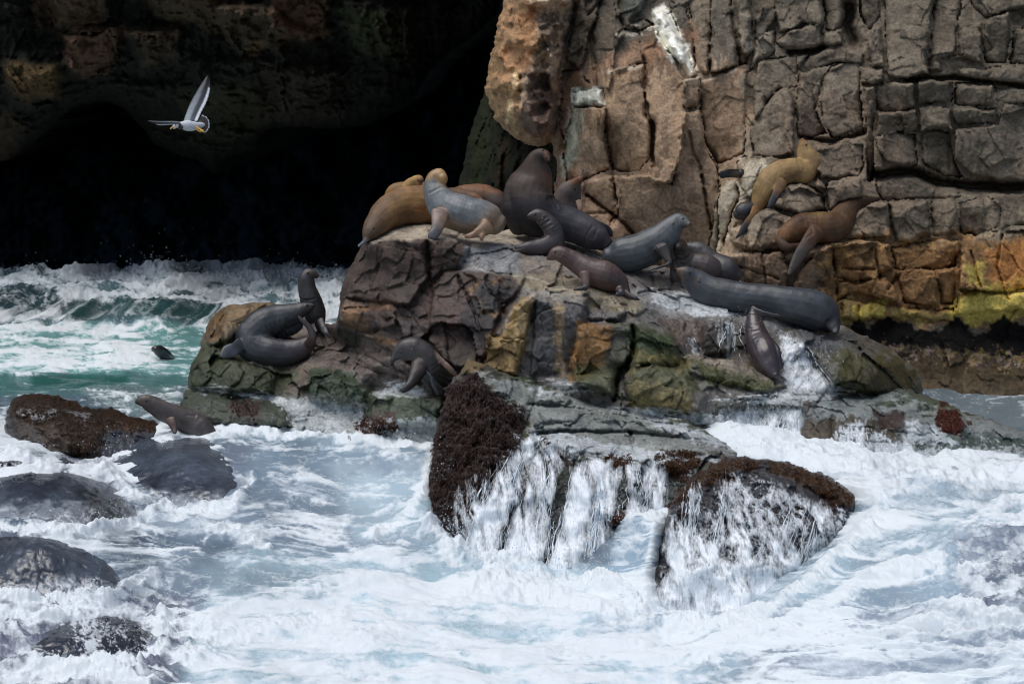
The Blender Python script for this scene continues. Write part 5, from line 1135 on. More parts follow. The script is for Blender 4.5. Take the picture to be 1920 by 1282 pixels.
def tube(pts, kd, V, Fc, flat=False, nring=18, capr=1.0):
    """pts: (px,py,d,r_px); sweeps an ellipse, closed by round caps; returns centre samples (world) and radii"""
    S = catmull(pts, 7)
    S[:, 3] = np.maximum(S[:, 3], 1.0)
    C = np.stack([(S[:, 0] - CX) * S[:, 2] / F, S[:, 2], H - (S[:, 1] - HY) * S[:, 2] / F], -1)
    r = S[:, 3] * S[:, 2] / F
    T = np.gradient(C, axis=0); T /= np.linalg.norm(T, axis=1)[:, None] + 1e-9
    # cap extension
    def caps(C, r, T, sgn, end):
        add_c, add_r = [], []
        for a in (30, 55, 75, 88):
            a = math.radians(a)
            add_c.append(C[end] + sgn * T[end] * r[end] * math.sin(a) * capr * (.8 if not flat else .5)); add_r.append(r[end] * math.cos(a))
        return add_c, add_r
    c0, r0 = caps(C, r, T, -1, 0); c1, r1 = caps(C, r, T, 1, -1)
    CC = np.array(c0[::-1] + list(C) + c1); RR = np.array(r0[::-1] + list(r) + r1)
    TT = np.vstack([np.repeat(T[:1], 4, 0), T, np.repeat(T[-1:], 4, 0)])
    n1 = None; base = len(V)
    ref = np.array([0, 1.0, 0])
    for i in range(len(CC)):
        t = TT[i]
        a = ref - t * t.dot(ref)
        if np.linalg.norm(a) < .25 and n1 is not None:
            a = n1 - t * t.dot(n1)
        a /= np.linalg.norm(a) + 1e-9
        n1 = a; n2 = np.cross(t, a)
        for k in range(nring):
            th = 2 * math.pi * k / nring
            V.append(CC[i] + a * RR[i] * kd * math.cos(th) + n2 * RR[i] * math.sin(th))
    for i in range(len(CC) - 1):
        for k in range(nring):
            q = base + i * nring; k2 = (k + 1) % nring
            Fc.append((q + k, q + k2, q + nring + k2, q + nring + k))
    Fc.append(tuple(base + k for k in range(nring))[::-1])
    Fc.append(tuple(base + (len(CC) - 1) * nring + k for k in range(nring)))
    return C, r

def sphere_mesh(name, c, r, mat, parent, sx=1, sz=1, sy=1):
    V, Fc = [], []
    n, m = 10, 7
    for j in range(m + 1):
        a = math.pi * j / m
        for i in range(n):
            b = 2 * math.pi * i / n
            V.append((c[0] + r * sx * math.sin(a) * math.cos(b), c[1] + r * sy * math.sin(a) * math.sin(b), c[2] + r * sz * math.cos(a)))
    for j in range(m):
        for i in range(n):
            Fc.append((j * n + i, j * n + (i + 1) % n, (j + 1) * n + (i + 1) % n, (j + 1) * n + i))
    return new_mesh(name, V, Fc, mat, True, parent)

SL_GROUP = 'sea lions hauled out on the rocks'
def sealion(label, spine, col, flippers=(), extra=(), eyes=(), nose=None, ears=(), folds=(), patches=(), mat=None, kd=.85, group=SL_GROUP, whisk=None, fcol=None, sm=3, fold_d=.007, name='sea_lion', cols=None, voxel=.011, settle=None, tone=.92):
    """spine/extra/flippers in (px, py, depth, radius px); col = rgb or list of (t, rgb) along the spine"""
    spine = [(a[0], a[1], a[2], a[3] * (1.10 if i in (1, 2, 3) else 1.03)) for i, a in enumerate(spine)]
    if settle:      # bring the whole animal to the rock it lies on
        R_, idx, linear = settle
        q = [spine[i] for i in range(*idx)]
        if R_ is CLIFF: tg = [float(R_.at(a[0], a[1])) - 1.12 * a[3] * a[2] / F - a[2] for a in q]
        else: tg = [float(R_.at(a[0], a[1] + a[3] * .92)) - .07 - a[2] for a in q]
        if linear:
            b_, a_ = np.polyfit([a[0] for a in q], tg, 1)
            xm = np.mean([a[0] for a in q]); b_ = float(np.clip(b_, -.012, .012)); a_ = np.median(tg) - b_ * xm
        else: a_, b_ = float(np.median(tg)), 0.0
        mv = lambda L: [(a[0], a[1], a[2] + a_ + b_ * a[0], a[3]) for a in L]
        spine = mv(spine); extra = [mv(e) for e in extra]; flippers = [dict(f, p=mv(f['p'])) for f in flippers]
    V, Fc = [], []
    C, r = tube(spine, kd, V, Fc)
    parts = [(C, r, 'b', 0)]
    for e in extra:
        c2, r2 = tube(e, kd, V, Fc); parts.append((c2, r2, 'e', 0))
    for f in flippers:
        k = f.get('k', .32); c2, r2 = tube(f['p'], k, V, Fc, flat=True); parts.append((c2, r2, 'f', f))
    tmp = new_mesh('tmp', V, Fc, None, False)
    md = tmp.modifiers.new('r', 'REMESH'); md.mode = 'VOXEL'; md.voxel_size = voxel; md.adaptivity = 0
    ms = tmp.modifiers.new('s', 'SMOOTH'); ms.factor = .6; ms.iterations = sm
    dg = bpy.context.evaluated_depsgraph_get()
    me = bpy.data.meshes.new_from_object(tmp.evaluated_get(dg))
    bpy.data.objects.remove(tmp)
    me.name = name
    n = len(me.vertices)
    co = np.zeros(n * 3, np.float32); me.vertices.foreach_get('co', co); co = co.reshape(-1, 3)
    no = np.zeros(n * 3, np.float32); me.vertices.foreach_get('normal', no); no = no.reshape(-1, 3)
    PX = CX + co[:, 0] * F / co[:, 1]; PY = HY + (H - co[:, 2]) * F / co[:, 1]
    # colour by nearest centre line
    best = np.full(n, 1e9); colr = np.zeros((n, 3))
    cl = col if isinstance(col, list) else [(0, col), (1, col)]
    ts = np.array([c[0] for c in cl]); cv = np.array([lin(*c[1]) for c in cl])
    for (C_, r_, kind, f) in parts:
        dd = np.linalg.norm(co[:, None, :] - C_[None], axis=2) / (r_[None] + .01)
        j = dd.argmin(1); dm = dd[np.arange(n), j]
        t = j / (len(C_) - 1.0)
        if kind == 'b':
            cc = np.stack([np.interp(t, ts, cv[:, k]) for k in range(3)], -1)
        elif kind == 'e':
            cc = np.tile(cv[len(cv) // 2], (n, 1))
        else:
            fc = f.get('c', fcol or (34, 32, 34)); b0 = cv[len(cv) // 2] if 'c0' not in f else lin(*f['c0'])
            w = sstep(.15, .55, t)[:, None]
            cc = b0 * (1 - w) + lin(*fc) * w
        m = dm < best
        best = np.where(m, dm, best); colr = np.where(m[:, None], cc, colr)
    colr = colr * np.clip(1 + .42 * fbm(co[:, 0] * 6 + 3, co[:, 1] * 6, co[:, 2] * 6, 4, .6), .5, 1.6)[:, None]
    nzv = fbm(co[:, 0] * 9, co[:, 1] * 9, co[:, 2] * 9, 3)
    for (poly, rgb, fe, op) in patches:
        sd = sdf_poly(poly, PX, PY) + 6 * nzv
        m = (sstep(-fe * 1.9, fe * 1.6, sd) * op)[:, None]
        colr = colr * (1 - m) + lin(*rgb) * m
    C0, r0 = parts[0][0], parts[0][1]
    dd = np.linalg.norm(co[:, None, :] - C0[None], axis=2); j0 = dd.argmin(1); L0 = np.r_[0, np.cumsum(np.linalg.norm(np.diff(C0, axis=0), axis=1))][j0]
    # distance run along the body, smoothed between samples: skin creases lie across it
    Tn = np.gradient(C0, axis=0); Tn /= np.linalg.norm(Tn, axis=1)[:, None] + 1e-9
    L0 = L0 + ((co - C0[j0]) * Tn[j0]).sum(1)
    crease = fbm(L0 / .035, co[:, 0] * 2.2, co[:, 2] * 2.2, 3, .55, ridge=True) * np.clip(.35 + fbm(co[:, 0] * 4, co[:, 1] * 4 + 5, co[:, 2] * 4, 2), 0, 1)
    colr = colr * np.clip(1 - .07 * np.clip(crease, 0, 1), .6, 1.2)[:, None] * tone
    off = .0032 * crease + .009 * fbm(co[:, 0] * 5, co[:, 1] * 5, co[:, 2] * 5, 2) + .003 * fbm(co[:, 0] * 12, co[:, 1] * 8, co[:, 2] * 8, 3) + .0012 * nzv
    for ln in folds:
        ln = [tuple(q) for q in catmull([(a, b, 0, 0) for a, b in ln], 5)[:, :2]]
        d = dist_line(ln, PX, PY)
        off = off - fold_d * .8 * np.exp(-(d / 2.2) ** 2) + fold_d * .35 * np.exp(-((d - 4) / 2.2) ** 2)
    co2 = co + no * off[:, None]
    up = np.clip(no[:, 2], -1, 1)
    me.vertices.foreach_set('co', co2.ravel().astype(np.float32))
    set_attr(me, 'Col', colr)
    me.polygons.foreach_set('use_smooth', np.ones(len(me.polygons), bool))
    me.materials.append(mat or M_sleek)
    me.update()
    o = bpy.data.objects.new(name, me); SC.collection.objects.link(o)
    tag(o, label, 'sea lion', group)
    bvh = None
    if eyes or nose or ears or whisk:
        polys = [tuple(p.vertices) for p in me.polygons]
        bvh = BVHTree.FromPolygons([tuple(c) for c in co2.tolist()], polys)
    def hit(px, py):
        d = (P(px, py, 10) - Vector((0, 0, H))).normalized()
        h = bvh.ray_cast(Vector((0, 0, H)), d)
        if h[0] is None:
            h2 = bvh.find_nearest(P(px, py, spine[0][2])); return h2[0], h2[1]
        return h[0], h[1]
    for e in eyes:
        h, nn = hit(e[0], e[1]); rr_ = e[2] * spine[0][2] / F
        sphere_mesh('eye', h - nn * rr_ * .3, rr_ * 1.5, M_eye, o)
    if nose:
        h, nn = hit(nose[0], nose[1]); rr_ = nose[2] * spine[0][2] / F
        sphere_mesh('nose', h - nn * rr_ * .3, rr_, M_nose, o, 1.1, .8)
    for e in ears:
        h, nn = hit(e[0], e[1]); rr_ = 1.0 * spine[0][2] / F
        V, Fc = [], []
        tube([(e[0], e[1], h.y - .005, 1.6), (e[0] + e[2] * .5, e[1] + e[3] * .5, h.y - .02, 1.5), (e[0] + e[2], e[1] + e[3], h.y - .025, .7)], .5, V, Fc, nring=8)
        new_mesh('ear', V, Fc, M_ear, True, o)
    if whisk:
        V, Fc = [], []
        wr = random.Random(5)
        for k in range(whisk[4] if len(whisk) > 4 else 7):
            a = (whisk[0] + wr.uniform(-2.5, 2.5), whisk[1] + wr.uniform(-2, 2))
            h, nn = hit(*a)
            dx, dy = whisk[2] + wr.uniform(-3, 3), whisk[3] + wr.uniform(-3, 3)
            tube([(a[0], a[1], h.y, .3), (a[0] + dx * .5, a[1] + dy * .5, h.y - .03, .26), (a[0] + dx, a[1] + dy + 2, h.y - .04, .14)], 1, V, Fc, nring=4)
        V = np.array(V)
        new_mesh('whiskers', V, Fc, M_whisk, True, o)
    return o

CH = (56, 60, 66); GB = (84, 90, 96)
# lying and resting animals, back to front
sealion('brown sea lion at the left end of the rock top, head hanging over the edge',
    [(848, 388, 31.15, 26), (800, 384, 30.95, 33), (760, 386, 30.8, 33), (728, 400, 30.6, 29), (706, 420, 30.4, 22), (693, 438, 30.25, 15), (687, 450, 30.2, 8)],
    [(0, (112, 86, 60)), (.3, (138, 104, 68)), (.6, (116, 88, 60)), (.85, (88, 72, 54)), (1, (74, 60, 48))], kd=.9, mat=M_fur,
    flippers=[dict(p=[(690, 446, 30.2, 6), (681, 455, 30.1, 4), (672, 462, 30.05, 2)], c=(110, 122, 130), c0=(96, 90, 84))],
    patches=[([(720, 380), (790, 355), (800, 372), (740, 395)], (146, 112, 66), 6, .6), ([(740, 398), (800, 385), (800, 400), (750, 412)], (84, 56, 34), 4, .6), ([(775, 386), (810, 388), (805, 402), (780, 398)], (168, 112, 62), 4, .8)],
    eyes=[(700, 428, 1.6)], folds=[[(778, 392), (798, 396), (806, 402)]])
sealion('pale golden young sea lion lifting its head behind the brown one',
    [(770, 372, 31.5, 18), (770, 356, 31.4, 16), (777, 345, 31.3, 13), (784, 339, 31.2, 10), (789, 338, 31.1, 7)],
    [(0, (170, 132, 82)), (.6, (186, 150, 96)), (1, (176, 136, 84))], mat=M_fur, nose=(792, 338, 2), eyes=[(784, 338, 1.5)], patches=[([(786, 336), (796, 336), (796, 352), (788, 350)], (78, 50, 34), 2, .8)])
sealion('tan sea lion lying farthest back on the rock top with a dark flipper sticking out',
    [(728, 380, 31.9, 9), (738, 366, 31.9, 15), (752, 360, 31.9, 18), (785, 362, 31.9, 20), (830, 372, 32, 18)],
    [(0, (112, 80, 48)), (.5, (150, 112, 66)), (1, (130, 96, 60))], mat=M_fur,
    flippers=[dict(p=[(734, 372, 31.7, 7), (722, 378, 31.6, 6), (713, 384, 31.6, 3)], c=(52, 44, 42), c0=(84, 64, 48))])
sealion('dark sea lion with a rufous back lying just left of the huge bull',
    [(846, 380, 31.8, 24), (878, 376, 31.8, 28), (912, 380, 31.8, 30), (938, 395, 31.7, 24), (948, 410, 31.6, 12)],
    [(0, (86, 58, 38)), (.5, (64, 48, 40)), (1, (50, 42, 38))], mat=M_fur, patches=[([(850, 340), (905, 343), (935, 360), (900, 362), (860, 356)], (132, 88, 58), 5, .85)])
sealion('sleeping brown sea lion resting its chin behind the grey one with the golden head',
    [(830, 374, 31.35, 20), (855, 370, 31.2, 17), (874, 369, 31.05, 13), (890, 372, 30.95, 10), (902, 377, 30.9, 6)],
    [(0, (92, 68, 48)), (.6, (108, 78, 52)), (1, (112, 74, 46))], mat=M_fur, eyes=[(884, 370, 1.3)], nose=(908, 378, 1.8), folds=[[(880, 371), (888, 372)]], patches=[([(885, 372), (912, 372), (910, 386), (888, 384)], (134, 92, 58), 3, .7)])
sealion('grey-blue sea lion with a golden head turned away on the pale rock top',
    [(829, 336, 30.3, 12), (821, 334, 30.35, 17), (815, 347, 30.35, 19), (819, 366, 30.3, 23), (835, 388, 30.25, 31), (865, 400, 30.2, 34), (897, 408, 30.2, 34), (918, 414, 30.2, 31), (930, 420, 30.2, 22)],
    [(0, (160, 126, 80)), (.1, (160, 126, 84)), (.2, (112, 112, 108)), (.45, (106, 112, 116)), (.8, (112, 114, 114)), (1, (118, 104, 88))],
    flippers=[dict(p=[(826, 400, 30.05, 18), (822, 418, 29.95, 14), (818, 432, 29.9, 12), (810, 443, 29.85, 10), (806, 449, 29.85, 5)], c=(92, 90, 92), c0=(124, 104, 92), k=.55),
              dict(p=[(915, 425, 30.0, 16), (900, 435, 29.95, 10), (884, 441, 29.9, 6), (872, 444, 29.9, 3)], c=(150, 112, 90), c0=(136, 108, 82), k=.7), dict(p=[(906, 434, 29.95, 7), (903, 444, 29.9, 5), (904, 451, 29.9, 3)], c=(150, 110, 92), c0=(136, 108, 82), k=.7)],
    patches=[([(800, 316), (846, 316), (848, 344), (832, 352), (820, 330), (800, 336)], (166, 130, 82), 4, .95), ([(832, 405), (880, 420), (900, 430), (870, 440), (828, 425)], (140, 112, 84), 6, .8), ([(880, 425), (930, 395), (948, 420), (920, 450), (880, 445)], (142, 112, 82), 8, .75)],
    folds=[[(884, 418), (888, 430), (880, 440)], [(805, 362), (826, 352), (842, 352)]], kd=.85)
sealion('huge dark brown bull sea lion with a thick mane and its nose pointing straight up',
    [(1027, 300, 30.55, 6), (1022, 290, 30.6, 9), (1011, 292, 30.65, 13), (1005, 308, 30.7, 22), (1001, 332, 30.75, 36), (992, 365, 30.75, 47), (1003, 398, 30.7, 46), (1040, 412, 30.7, 36), (1080, 425, 30.65, 31), (1112, 442, 30.55, 27), (1136, 458, 30.5, 14)],
    [(0, (58, 44, 40)), (.1, (62, 50, 44)), (.25, (70, 58, 50)), (.45, (58, 50, 48)), (.6, (42, 40, 44)), (.8, (52, 52, 58)), (1, (58, 52, 54))], mat=M_fur, kd=.9,
    extra=[[(965, 350, 30.7, 18), (962, 390, 30.65, 22), (975, 425, 30.65, 20)]],
    flippers=[dict(p=[(1100, 425, 30.9, 18), (1135, 432, 31.0, 12), (1147, 442, 31.0, 5)], c=(44, 42, 46), c0=(50, 50, 55), k=.6)],
    patches=[([(1010, 276), (1028, 280), (1034, 300), (1036, 318), (1022, 300)], (96, 60, 40), 3, .7), ([(1024, 325), (1042, 330), (1044, 362), (1030, 360)], (112, 72, 46), 5, .75), ([(985, 285), (1020, 320), (1030, 370), (960, 370), (955, 330)], (86, 68, 54), 10, .45), ([(942, 380), (1000, 380), (990, 440), (950, 440)], (30, 30, 34), 10, .7)],
    nose=(1018, 282, 2.4), eyes=[(1024, 296, 1.6)], folds=[[(1020, 362), (1035, 372), (1046, 390)], [(1110, 425), (1100, 440), (1098, 455)], [(1120, 430), (1112, 448)]], voxel=.014)
sealion('grey sea lion with a rusty snout raised behind the bull',
    [(1062, 405, 31.5, 26), (1063, 380, 31.5, 26), (1068, 362, 31.45, 21), (1075, 350, 31.4, 15), (1081, 342, 31.35, 10), (1088, 336, 31.3, 6)],
    [(0, (96, 82, 76)), (.5, (96, 88, 84)), (.8, (108, 94, 82)), (1, (118, 84, 60))], mat=M_fur,
    flippers=[dict(p=[(1084, 376, 31.2, 7), (1088, 392, 31.1, 6), (1086, 404, 31.1, 4)], c=(126, 92, 66), c0=(110, 90, 74))],
    patches=[([(1070, 330), (1098, 328), (1098, 344), (1080, 342), (1070, 340)], (126, 82, 54), 2, .6)], eyes=[(1078, 354, 1.5)], nose=(1092, 334, 2.2), ears=[(1087, 346, 3, 2)])
sealion('small dark sea lion curled in front of the bull, looking left', settle=(ROCK, (5, 9), False), spine=
    [(991, 405, 29.75, 4.5), (998, 404, 29.78, 8), (1010, 404, 29.8, 12.5), (1024, 414, 29.8, 14), (1038, 432, 29.8, 18), (1038, 452, 29.8, 20), (1016, 462, 29.75, 16), (990, 465, 29.7, 12), (968, 465, 29.7, 6)],
    col=[(0, (70, 56, 50)), (.3, (64, 56, 54)), (.6, (66, 58, 60)), (1, (58, 52, 54))], folds=[[(1012, 416), (1024, 408)], [(1016, 422), (1030, 414)], [(1020, 430), (1034, 422)], [(1012, 446), (1028, 440)]],
    flippers=[dict(p=[(985, 468, 29.6, 6), (972, 470, 29.55, 4), (963, 470, 29.55, 3)], c=(96, 84, 72), c0=(60, 54, 54))],
    eyes=[(1003, 402, 1.7)], nose=(989, 405, 2.2), ears=[(1017, 408, 1, 4)])
sealion('brown sea lion pup walking left on its front flippers across the pale rock', settle=(ROCK, (5, 9), False), spine=
    [(1029, 484, 29.25, 4.5), (1035, 480, 29.25, 8), (1044, 475, 29.25, 12), (1058, 479, 29.25, 14), (1080, 492, 29.25, 18), (1106, 508, 29.2, 23), (1134, 517, 29.2, 27), (1156, 528, 29.25, 22), (1168, 542, 29.25, 13), (1176, 552, 29.25, 6)],
    col=[(0, (72, 52, 48)), (.3, (84, 64, 60)), (.6, (86, 66, 62)), (1, (70, 52, 50))],
    flippers=[dict(p=[(1096, 512, 29.0, 11), (1098, 528, 28.95, 8), (1099, 538, 28.92, 6), (1086, 542, 28.9, 4), (1076, 543, 28.9, 2.5)], c=(44, 38, 38), c0=(104, 82, 74), k=.7), dict(p=[(1106, 520, 29.3, 9), (1106, 534, 29.25, 6), (1108, 542, 29.2, 4)], c=(36, 32, 32), c0=(60, 48, 46), k=.7),
              dict(p=[(1170, 545, 29.2, 7), (1180, 554, 29.15, 5), (1192, 559, 29.1, 4), (1200, 562, 29.1, 2)], c=(40, 34, 36), c0=(60, 48, 46), k=.5), dict(p=[(1160, 540, 29.0, 8), (1165, 549, 28.95, 6), (1156, 552, 28.9, 4)], c=(50, 46, 50), c0=(70, 54, 52), k=.7)],
    eyes=[(1041, 472, 1.6)], nose=(1026, 486, 2), ears=[(1054, 476, 3, 3)], folds=[[(1052, 486), (1064, 496)], [(1058, 484), (1070, 496)]])
sealion('grey sea lion facing right with its head up behind the brown pup', settle=(ROCK, (5, 9), False), spine=
    [(1291, 420, 29.9, 6), (1284, 417, 29.95, 11), (1272, 415, 30, 15), (1260, 426, 30, 20), (1245, 444, 30, 27), (1220, 462, 30, 32), (1190, 474, 30, 33), (1160, 478, 30, 30), (1142, 480, 30, 18)],
    col=[(0, (86, 80, 74)), (.15, (84, 86, 88)), (.5, (78, 82, 86)), (.8, (66, 72, 76)), (1, (66, 70, 74))],
    flippers=[dict(p=[(1240, 465, 29.8, 14), (1250, 482, 29.75, 8), (1256, 494, 29.7, 5), (1240, 500, 29.7, 3), (1215, 508, 29.7, 2)], c=(28, 28, 32), c0=(72, 66, 60), k=.6), dict(p=[(1255, 460, 30.1, 12), (1262, 485, 30.1, 8), (1268, 505, 30.0, 6)], c=(70, 62, 58), c0=(80, 76, 72), k=.7)],
    eyes=[(1281, 410, 1.7)], nose=(1296, 421, 2.4), ears=[(1264, 418, -4, 3)], patches=[([(1212, 458), (1248, 455), (1246, 490), (1215, 486)], (34, 34, 38), 5, .8), ([(1284, 424), (1298, 424), (1294, 440), (1284, 438)], (112, 88, 62), 3, .6)])
sealion('dark grey sea lion half hidden behind the brownish one, only back and rump showing', settle=(ROCK, (2, 5), False), spine=
    [(1294, 466, 30.45, 13), (1308, 472, 30.45, 19), (1335, 495, 30.4, 22), (1362, 508, 30.3, 24), (1380, 517, 30.3, 14)],
    col=[(0, (72, 70, 70)), (1, (58, 54, 54))])
sealion('brownish sea lion looking straight at the viewer behind the long charcoal one', settle=(ROCK, (5, 8), False), spine=
    [(1272, 464, 29.62, 6), (1273, 460, 29.7, 10), (1275, 462, 29.78, 13), (1280, 480, 29.85, 15), (1293, 494, 29.9, 20), (1318, 500, 29.9, 25), (1337, 507, 29.95, 21), (1345, 515, 30, 12)],
    col=[(0, (40, 34, 34)), (.15, (84, 66, 58)), (.3, (92, 80, 72)), (.6, (88, 76, 72)), (1, (74, 66, 64))],
    extra=[[(1268, 490, 29.85, 12), (1266, 510, 29.8, 11), (1268, 530, 29.8, 8)]],
    eyes=[(1267, 458, 1.5), (1280, 458, 1.5)], nose=(1272, 463, 2.4), folds=[[(1268, 476), (1280, 478), (1290, 470)], [(1268, 484), (1282, 487), (1294, 478)], [(1270, 494), (1286, 496)]])
sealion('long charcoal sea lion lying on its side in front, snout lifted to the left', settle=(ROCK, (3, 10), True), spine=
    [(1272, 507, 29.1, 6), (1278, 509, 29.12, 10), (1288, 514, 29.15, 15), (1304, 528, 29.2, 22), (1330, 546, 29.2, 28), (1370, 555, 29.2, 29), (1420, 561, 29.2, 29), (1470, 569, 29.2, 32), (1515, 579, 29.25, 37), (1542, 590, 29.3, 35), (1558, 606, 29.35, 20)],
    col=[(0, (88, 70, 58)), (.06, (76, 74, 76)), (.2, (62, 66, 72)), (.5, (56, 62, 68)), (.8, (58, 62, 68)), (1, (36, 36, 40))],
    flippers=[dict(p=[(1410, 580, 28.95, 9), (1430, 588, 28.9, 7), (1450, 591, 28.9, 5), (1468, 592, 28.9, 3)], c=(52, 48, 50), c0=(50, 54, 60)), dict(p=[(1555, 600, 29.2, 16), (1564, 615, 29.15, 11), (1568, 624, 29.1, 6)], c=(22, 22, 24), c0=(30, 30, 34), k=.5)],
    eyes=[(1293, 511, 2)], nose=(1268, 505, 2.8), ears=[(1309, 525, 3, 4)], folds=[[(1325, 560), (1350, 572)], [(1440, 580), (1410, 574)]], fold_d=.008,
    patches=[([(1268, 498), (1280, 500), (1284, 520), (1272, 524)], (110, 82, 60), 3, .7), ([(1300, 520), (1312, 524), (1312, 536), (1304, 532)], (96, 70, 52), 2, .7), ([(1280, 575), (1560, 612), (1560, 640), (1290, 600)], (36, 38, 42), 6, .5)], voxel=.013)
sealion('glossy wet sea lion with its back turned, in the small cascade', settle=(ROCK, (3, 7), True), spine=
    [(1412, 583, 28.85, 6), (1413, 593, 28.85, 12.5), (1415, 612, 28.8, 17), (1421, 636, 28.7, 22), (1432, 660, 28.6, 28), (1443, 685, 28.55, 24), (1454, 704, 28.5, 10)],
    col=[(0, (66, 56, 52)), (.3, (64, 54, 54)), (.45, (56, 44, 46)), (1, (52, 40, 42))], mat=M_wet,
    flippers=[dict(p=[(1414, 645, 28.75, 12), (1406, 668, 28.7, 9), (1406, 685, 28.65, 6), (1412, 695, 28.6, 3)], c=(36, 28, 28), c0=(50, 40, 40), k=.6), dict(p=[(1440, 640, 28.7, 12), (1456, 660, 28.65, 9), (1464, 690, 28.6, 6)], c=(40, 32, 34), c0=(50, 40, 40), k=.6)],
    folds=[[(1400, 614), (1414, 617), (1430, 613)]])
sealion('golden sea lion stretched up on the cliff ledge with its nose in the air', tone=1.0, settle=(CLIFF, (3, 10), True), spine=
    [(1504, 263, 33.2, 5), (1506, 270, 33.2, 9), (1510, 284, 33.2, 15), (1515, 303, 33.2, 21), (1505, 320, 33.2, 24), (1480, 321, 33.2, 23), (1456, 330, 33.2, 24), (1438, 350, 33.2, 24), (1427, 372, 33.2, 18), (1419, 392, 33.2, 11)],
    col=[(0, (146, 112, 72)), (.2, (176, 144, 96)), (.5, (160, 130, 88)), (.8, (154, 126, 82)), (1, (132, 102, 66))], mat=M_fur,
    flippers=[dict(p=[(1466, 340, 33.0, 12), (1456, 362, 32.95, 8), (1446, 380, 32.9, 6), (1440, 390, 32.9, 3)], c=(50, 52, 58), c0=(120, 92, 60), k=.4), dict(p=[(1418, 392, 33.1, 9), (1408, 408, 33.0, 6), (1398, 424, 32.9, 8), (1388, 438, 32.85, 5), (1380, 446, 32.8, 3)], c=(40, 42, 46), c0=(120, 88, 52), k=.4)],
    patches=[([(1470, 330), (1500, 318), (1500, 330), (1474, 345)], (112, 78, 42), 4, .6)], eyes=[(1512, 272, 1.4)], nose=(1503, 260, 1.8), folds=[[(1495, 300), (1500, 315)]])
sealion('brown sea lion draped on the cliff ledge with one long flipper hanging down', settle=(CLIFF, (3, 10), True), spine=
    [(1650, 372, 33.1, 3), (1636, 375, 33.1, 6), (1618, 378, 33.1, 11), (1600, 386, 33.05, 16), (1584, 403, 33.0, 22), (1566, 424, 32.9, 28), (1535, 426, 32.95, 29), (1505, 426, 33.0, 25), (1480, 437, 33.0, 19), (1464, 452, 33.0, 11)],
    col=[(0, (44, 34, 26)), (.2, (64, 46, 32)), (.4, (80, 58, 40)), (.6, (96, 70, 46)), (1, (112, 76, 42))], mat=M_fur,
    extra=[[(1462, 452, 32.9, 9), (1475, 464, 32.8, 9), (1498, 462, 32.8, 7)]],
    flippers=[dict(p=[(1532, 432, 32.7, 17), (1518, 450, 32.6, 14), (1502, 474, 32.5, 12), (1490, 496, 32.45, 9), (1479, 514, 32.4, 4)], c=(72, 64, 60), c0=(94, 66, 46), k=.5)],
    patches=[([(1490, 408), (1515, 402), (1510, 420), (1494, 422)], (70, 44, 30), 3, .7), ([(1520, 396), (1560, 394), (1560, 405), (1524, 408)], (128, 100, 62), 4, .6)], folds=[[(1516, 418), (1524, 436), (1512, 446)]], eyes=[(1622, 374, 1.4)])
sealion('small dark grey sea lion tucked behind the ledge under the golden one', settle=(CLIFF, (0, 3), False), spine=
    [(1384, 402, 33.5, 10), (1393, 397, 33.5, 16), (1415, 397, 33.6, 17), (1432, 400, 33.8, 12)], col=(52, 50, 52))
sealion('hidden sea lion on the cliff ledge with only its black flipper showing',
    [(1388, 326, 34.3, 9), (1402, 328, 34.6, 10), (1415, 330, 34.8, 10)], (26, 26, 28),
    flippers=[dict(p=[(1384, 326, 34.2, 9), (1368, 325, 34.05, 9), (1352, 328, 34.0, 8)], c=(20, 20, 22), k=.3)])
sealion('dark sea lion bent round scratching itself just left of the weedy rock', settle=(ROCK, (5, 8), False), spine=
    [(736, 676, 28.85, 5), (742, 669, 28.88, 9), (752, 660, 28.9, 16), (768, 653, 28.9, 20), (790, 660, 28.9, 23), (804, 682, 28.9, 27), (820, 704, 28.95, 27), (838, 716, 29.0, 22), (852, 724, 29.05, 12)],
    col=[(0, (36, 32, 32)), (.15, (62, 58, 58)), (.4, (62, 56, 54)), (.6, (40, 34, 32)), (1, (40, 34, 32))],
    flippers=[dict(p=[(788, 682, 28.8, 17), (780, 704, 28.7, 13), (768, 722, 28.62, 9), (754, 733, 28.58, 6)], c=(34, 26, 24), c0=(48, 38, 34), k=.7), dict(p=[(812, 662, 28.85, 6), (826, 674, 28.8, 6), (844, 692, 28.75, 6), (860, 708, 28.75, 4)], c=(104, 82, 66), c0=(96, 76, 62), k=.5),
              dict(p=[(828, 735, 28.7, 9), (816, 722, 28.65, 6), (808, 706, 28.6, 4), (800, 696, 28.6, 2.5)], c=(70, 72, 78), c0=(44, 40, 40), k=.5), dict(p=[(852, 728, 28.9, 10), (836, 734, 28.75, 9), (820, 736, 28.7, 6)], c=(60, 56, 60), c0=(44, 38, 38), k=.6)],
    eyes=[(752, 660, 1.7)], nose=(733, 677, 2.4), ears=[(772, 654, 2, 4)], folds=[[(738, 680), (750, 676)], [(826, 700), (846, 708)], [(824, 706), (842, 716)]])
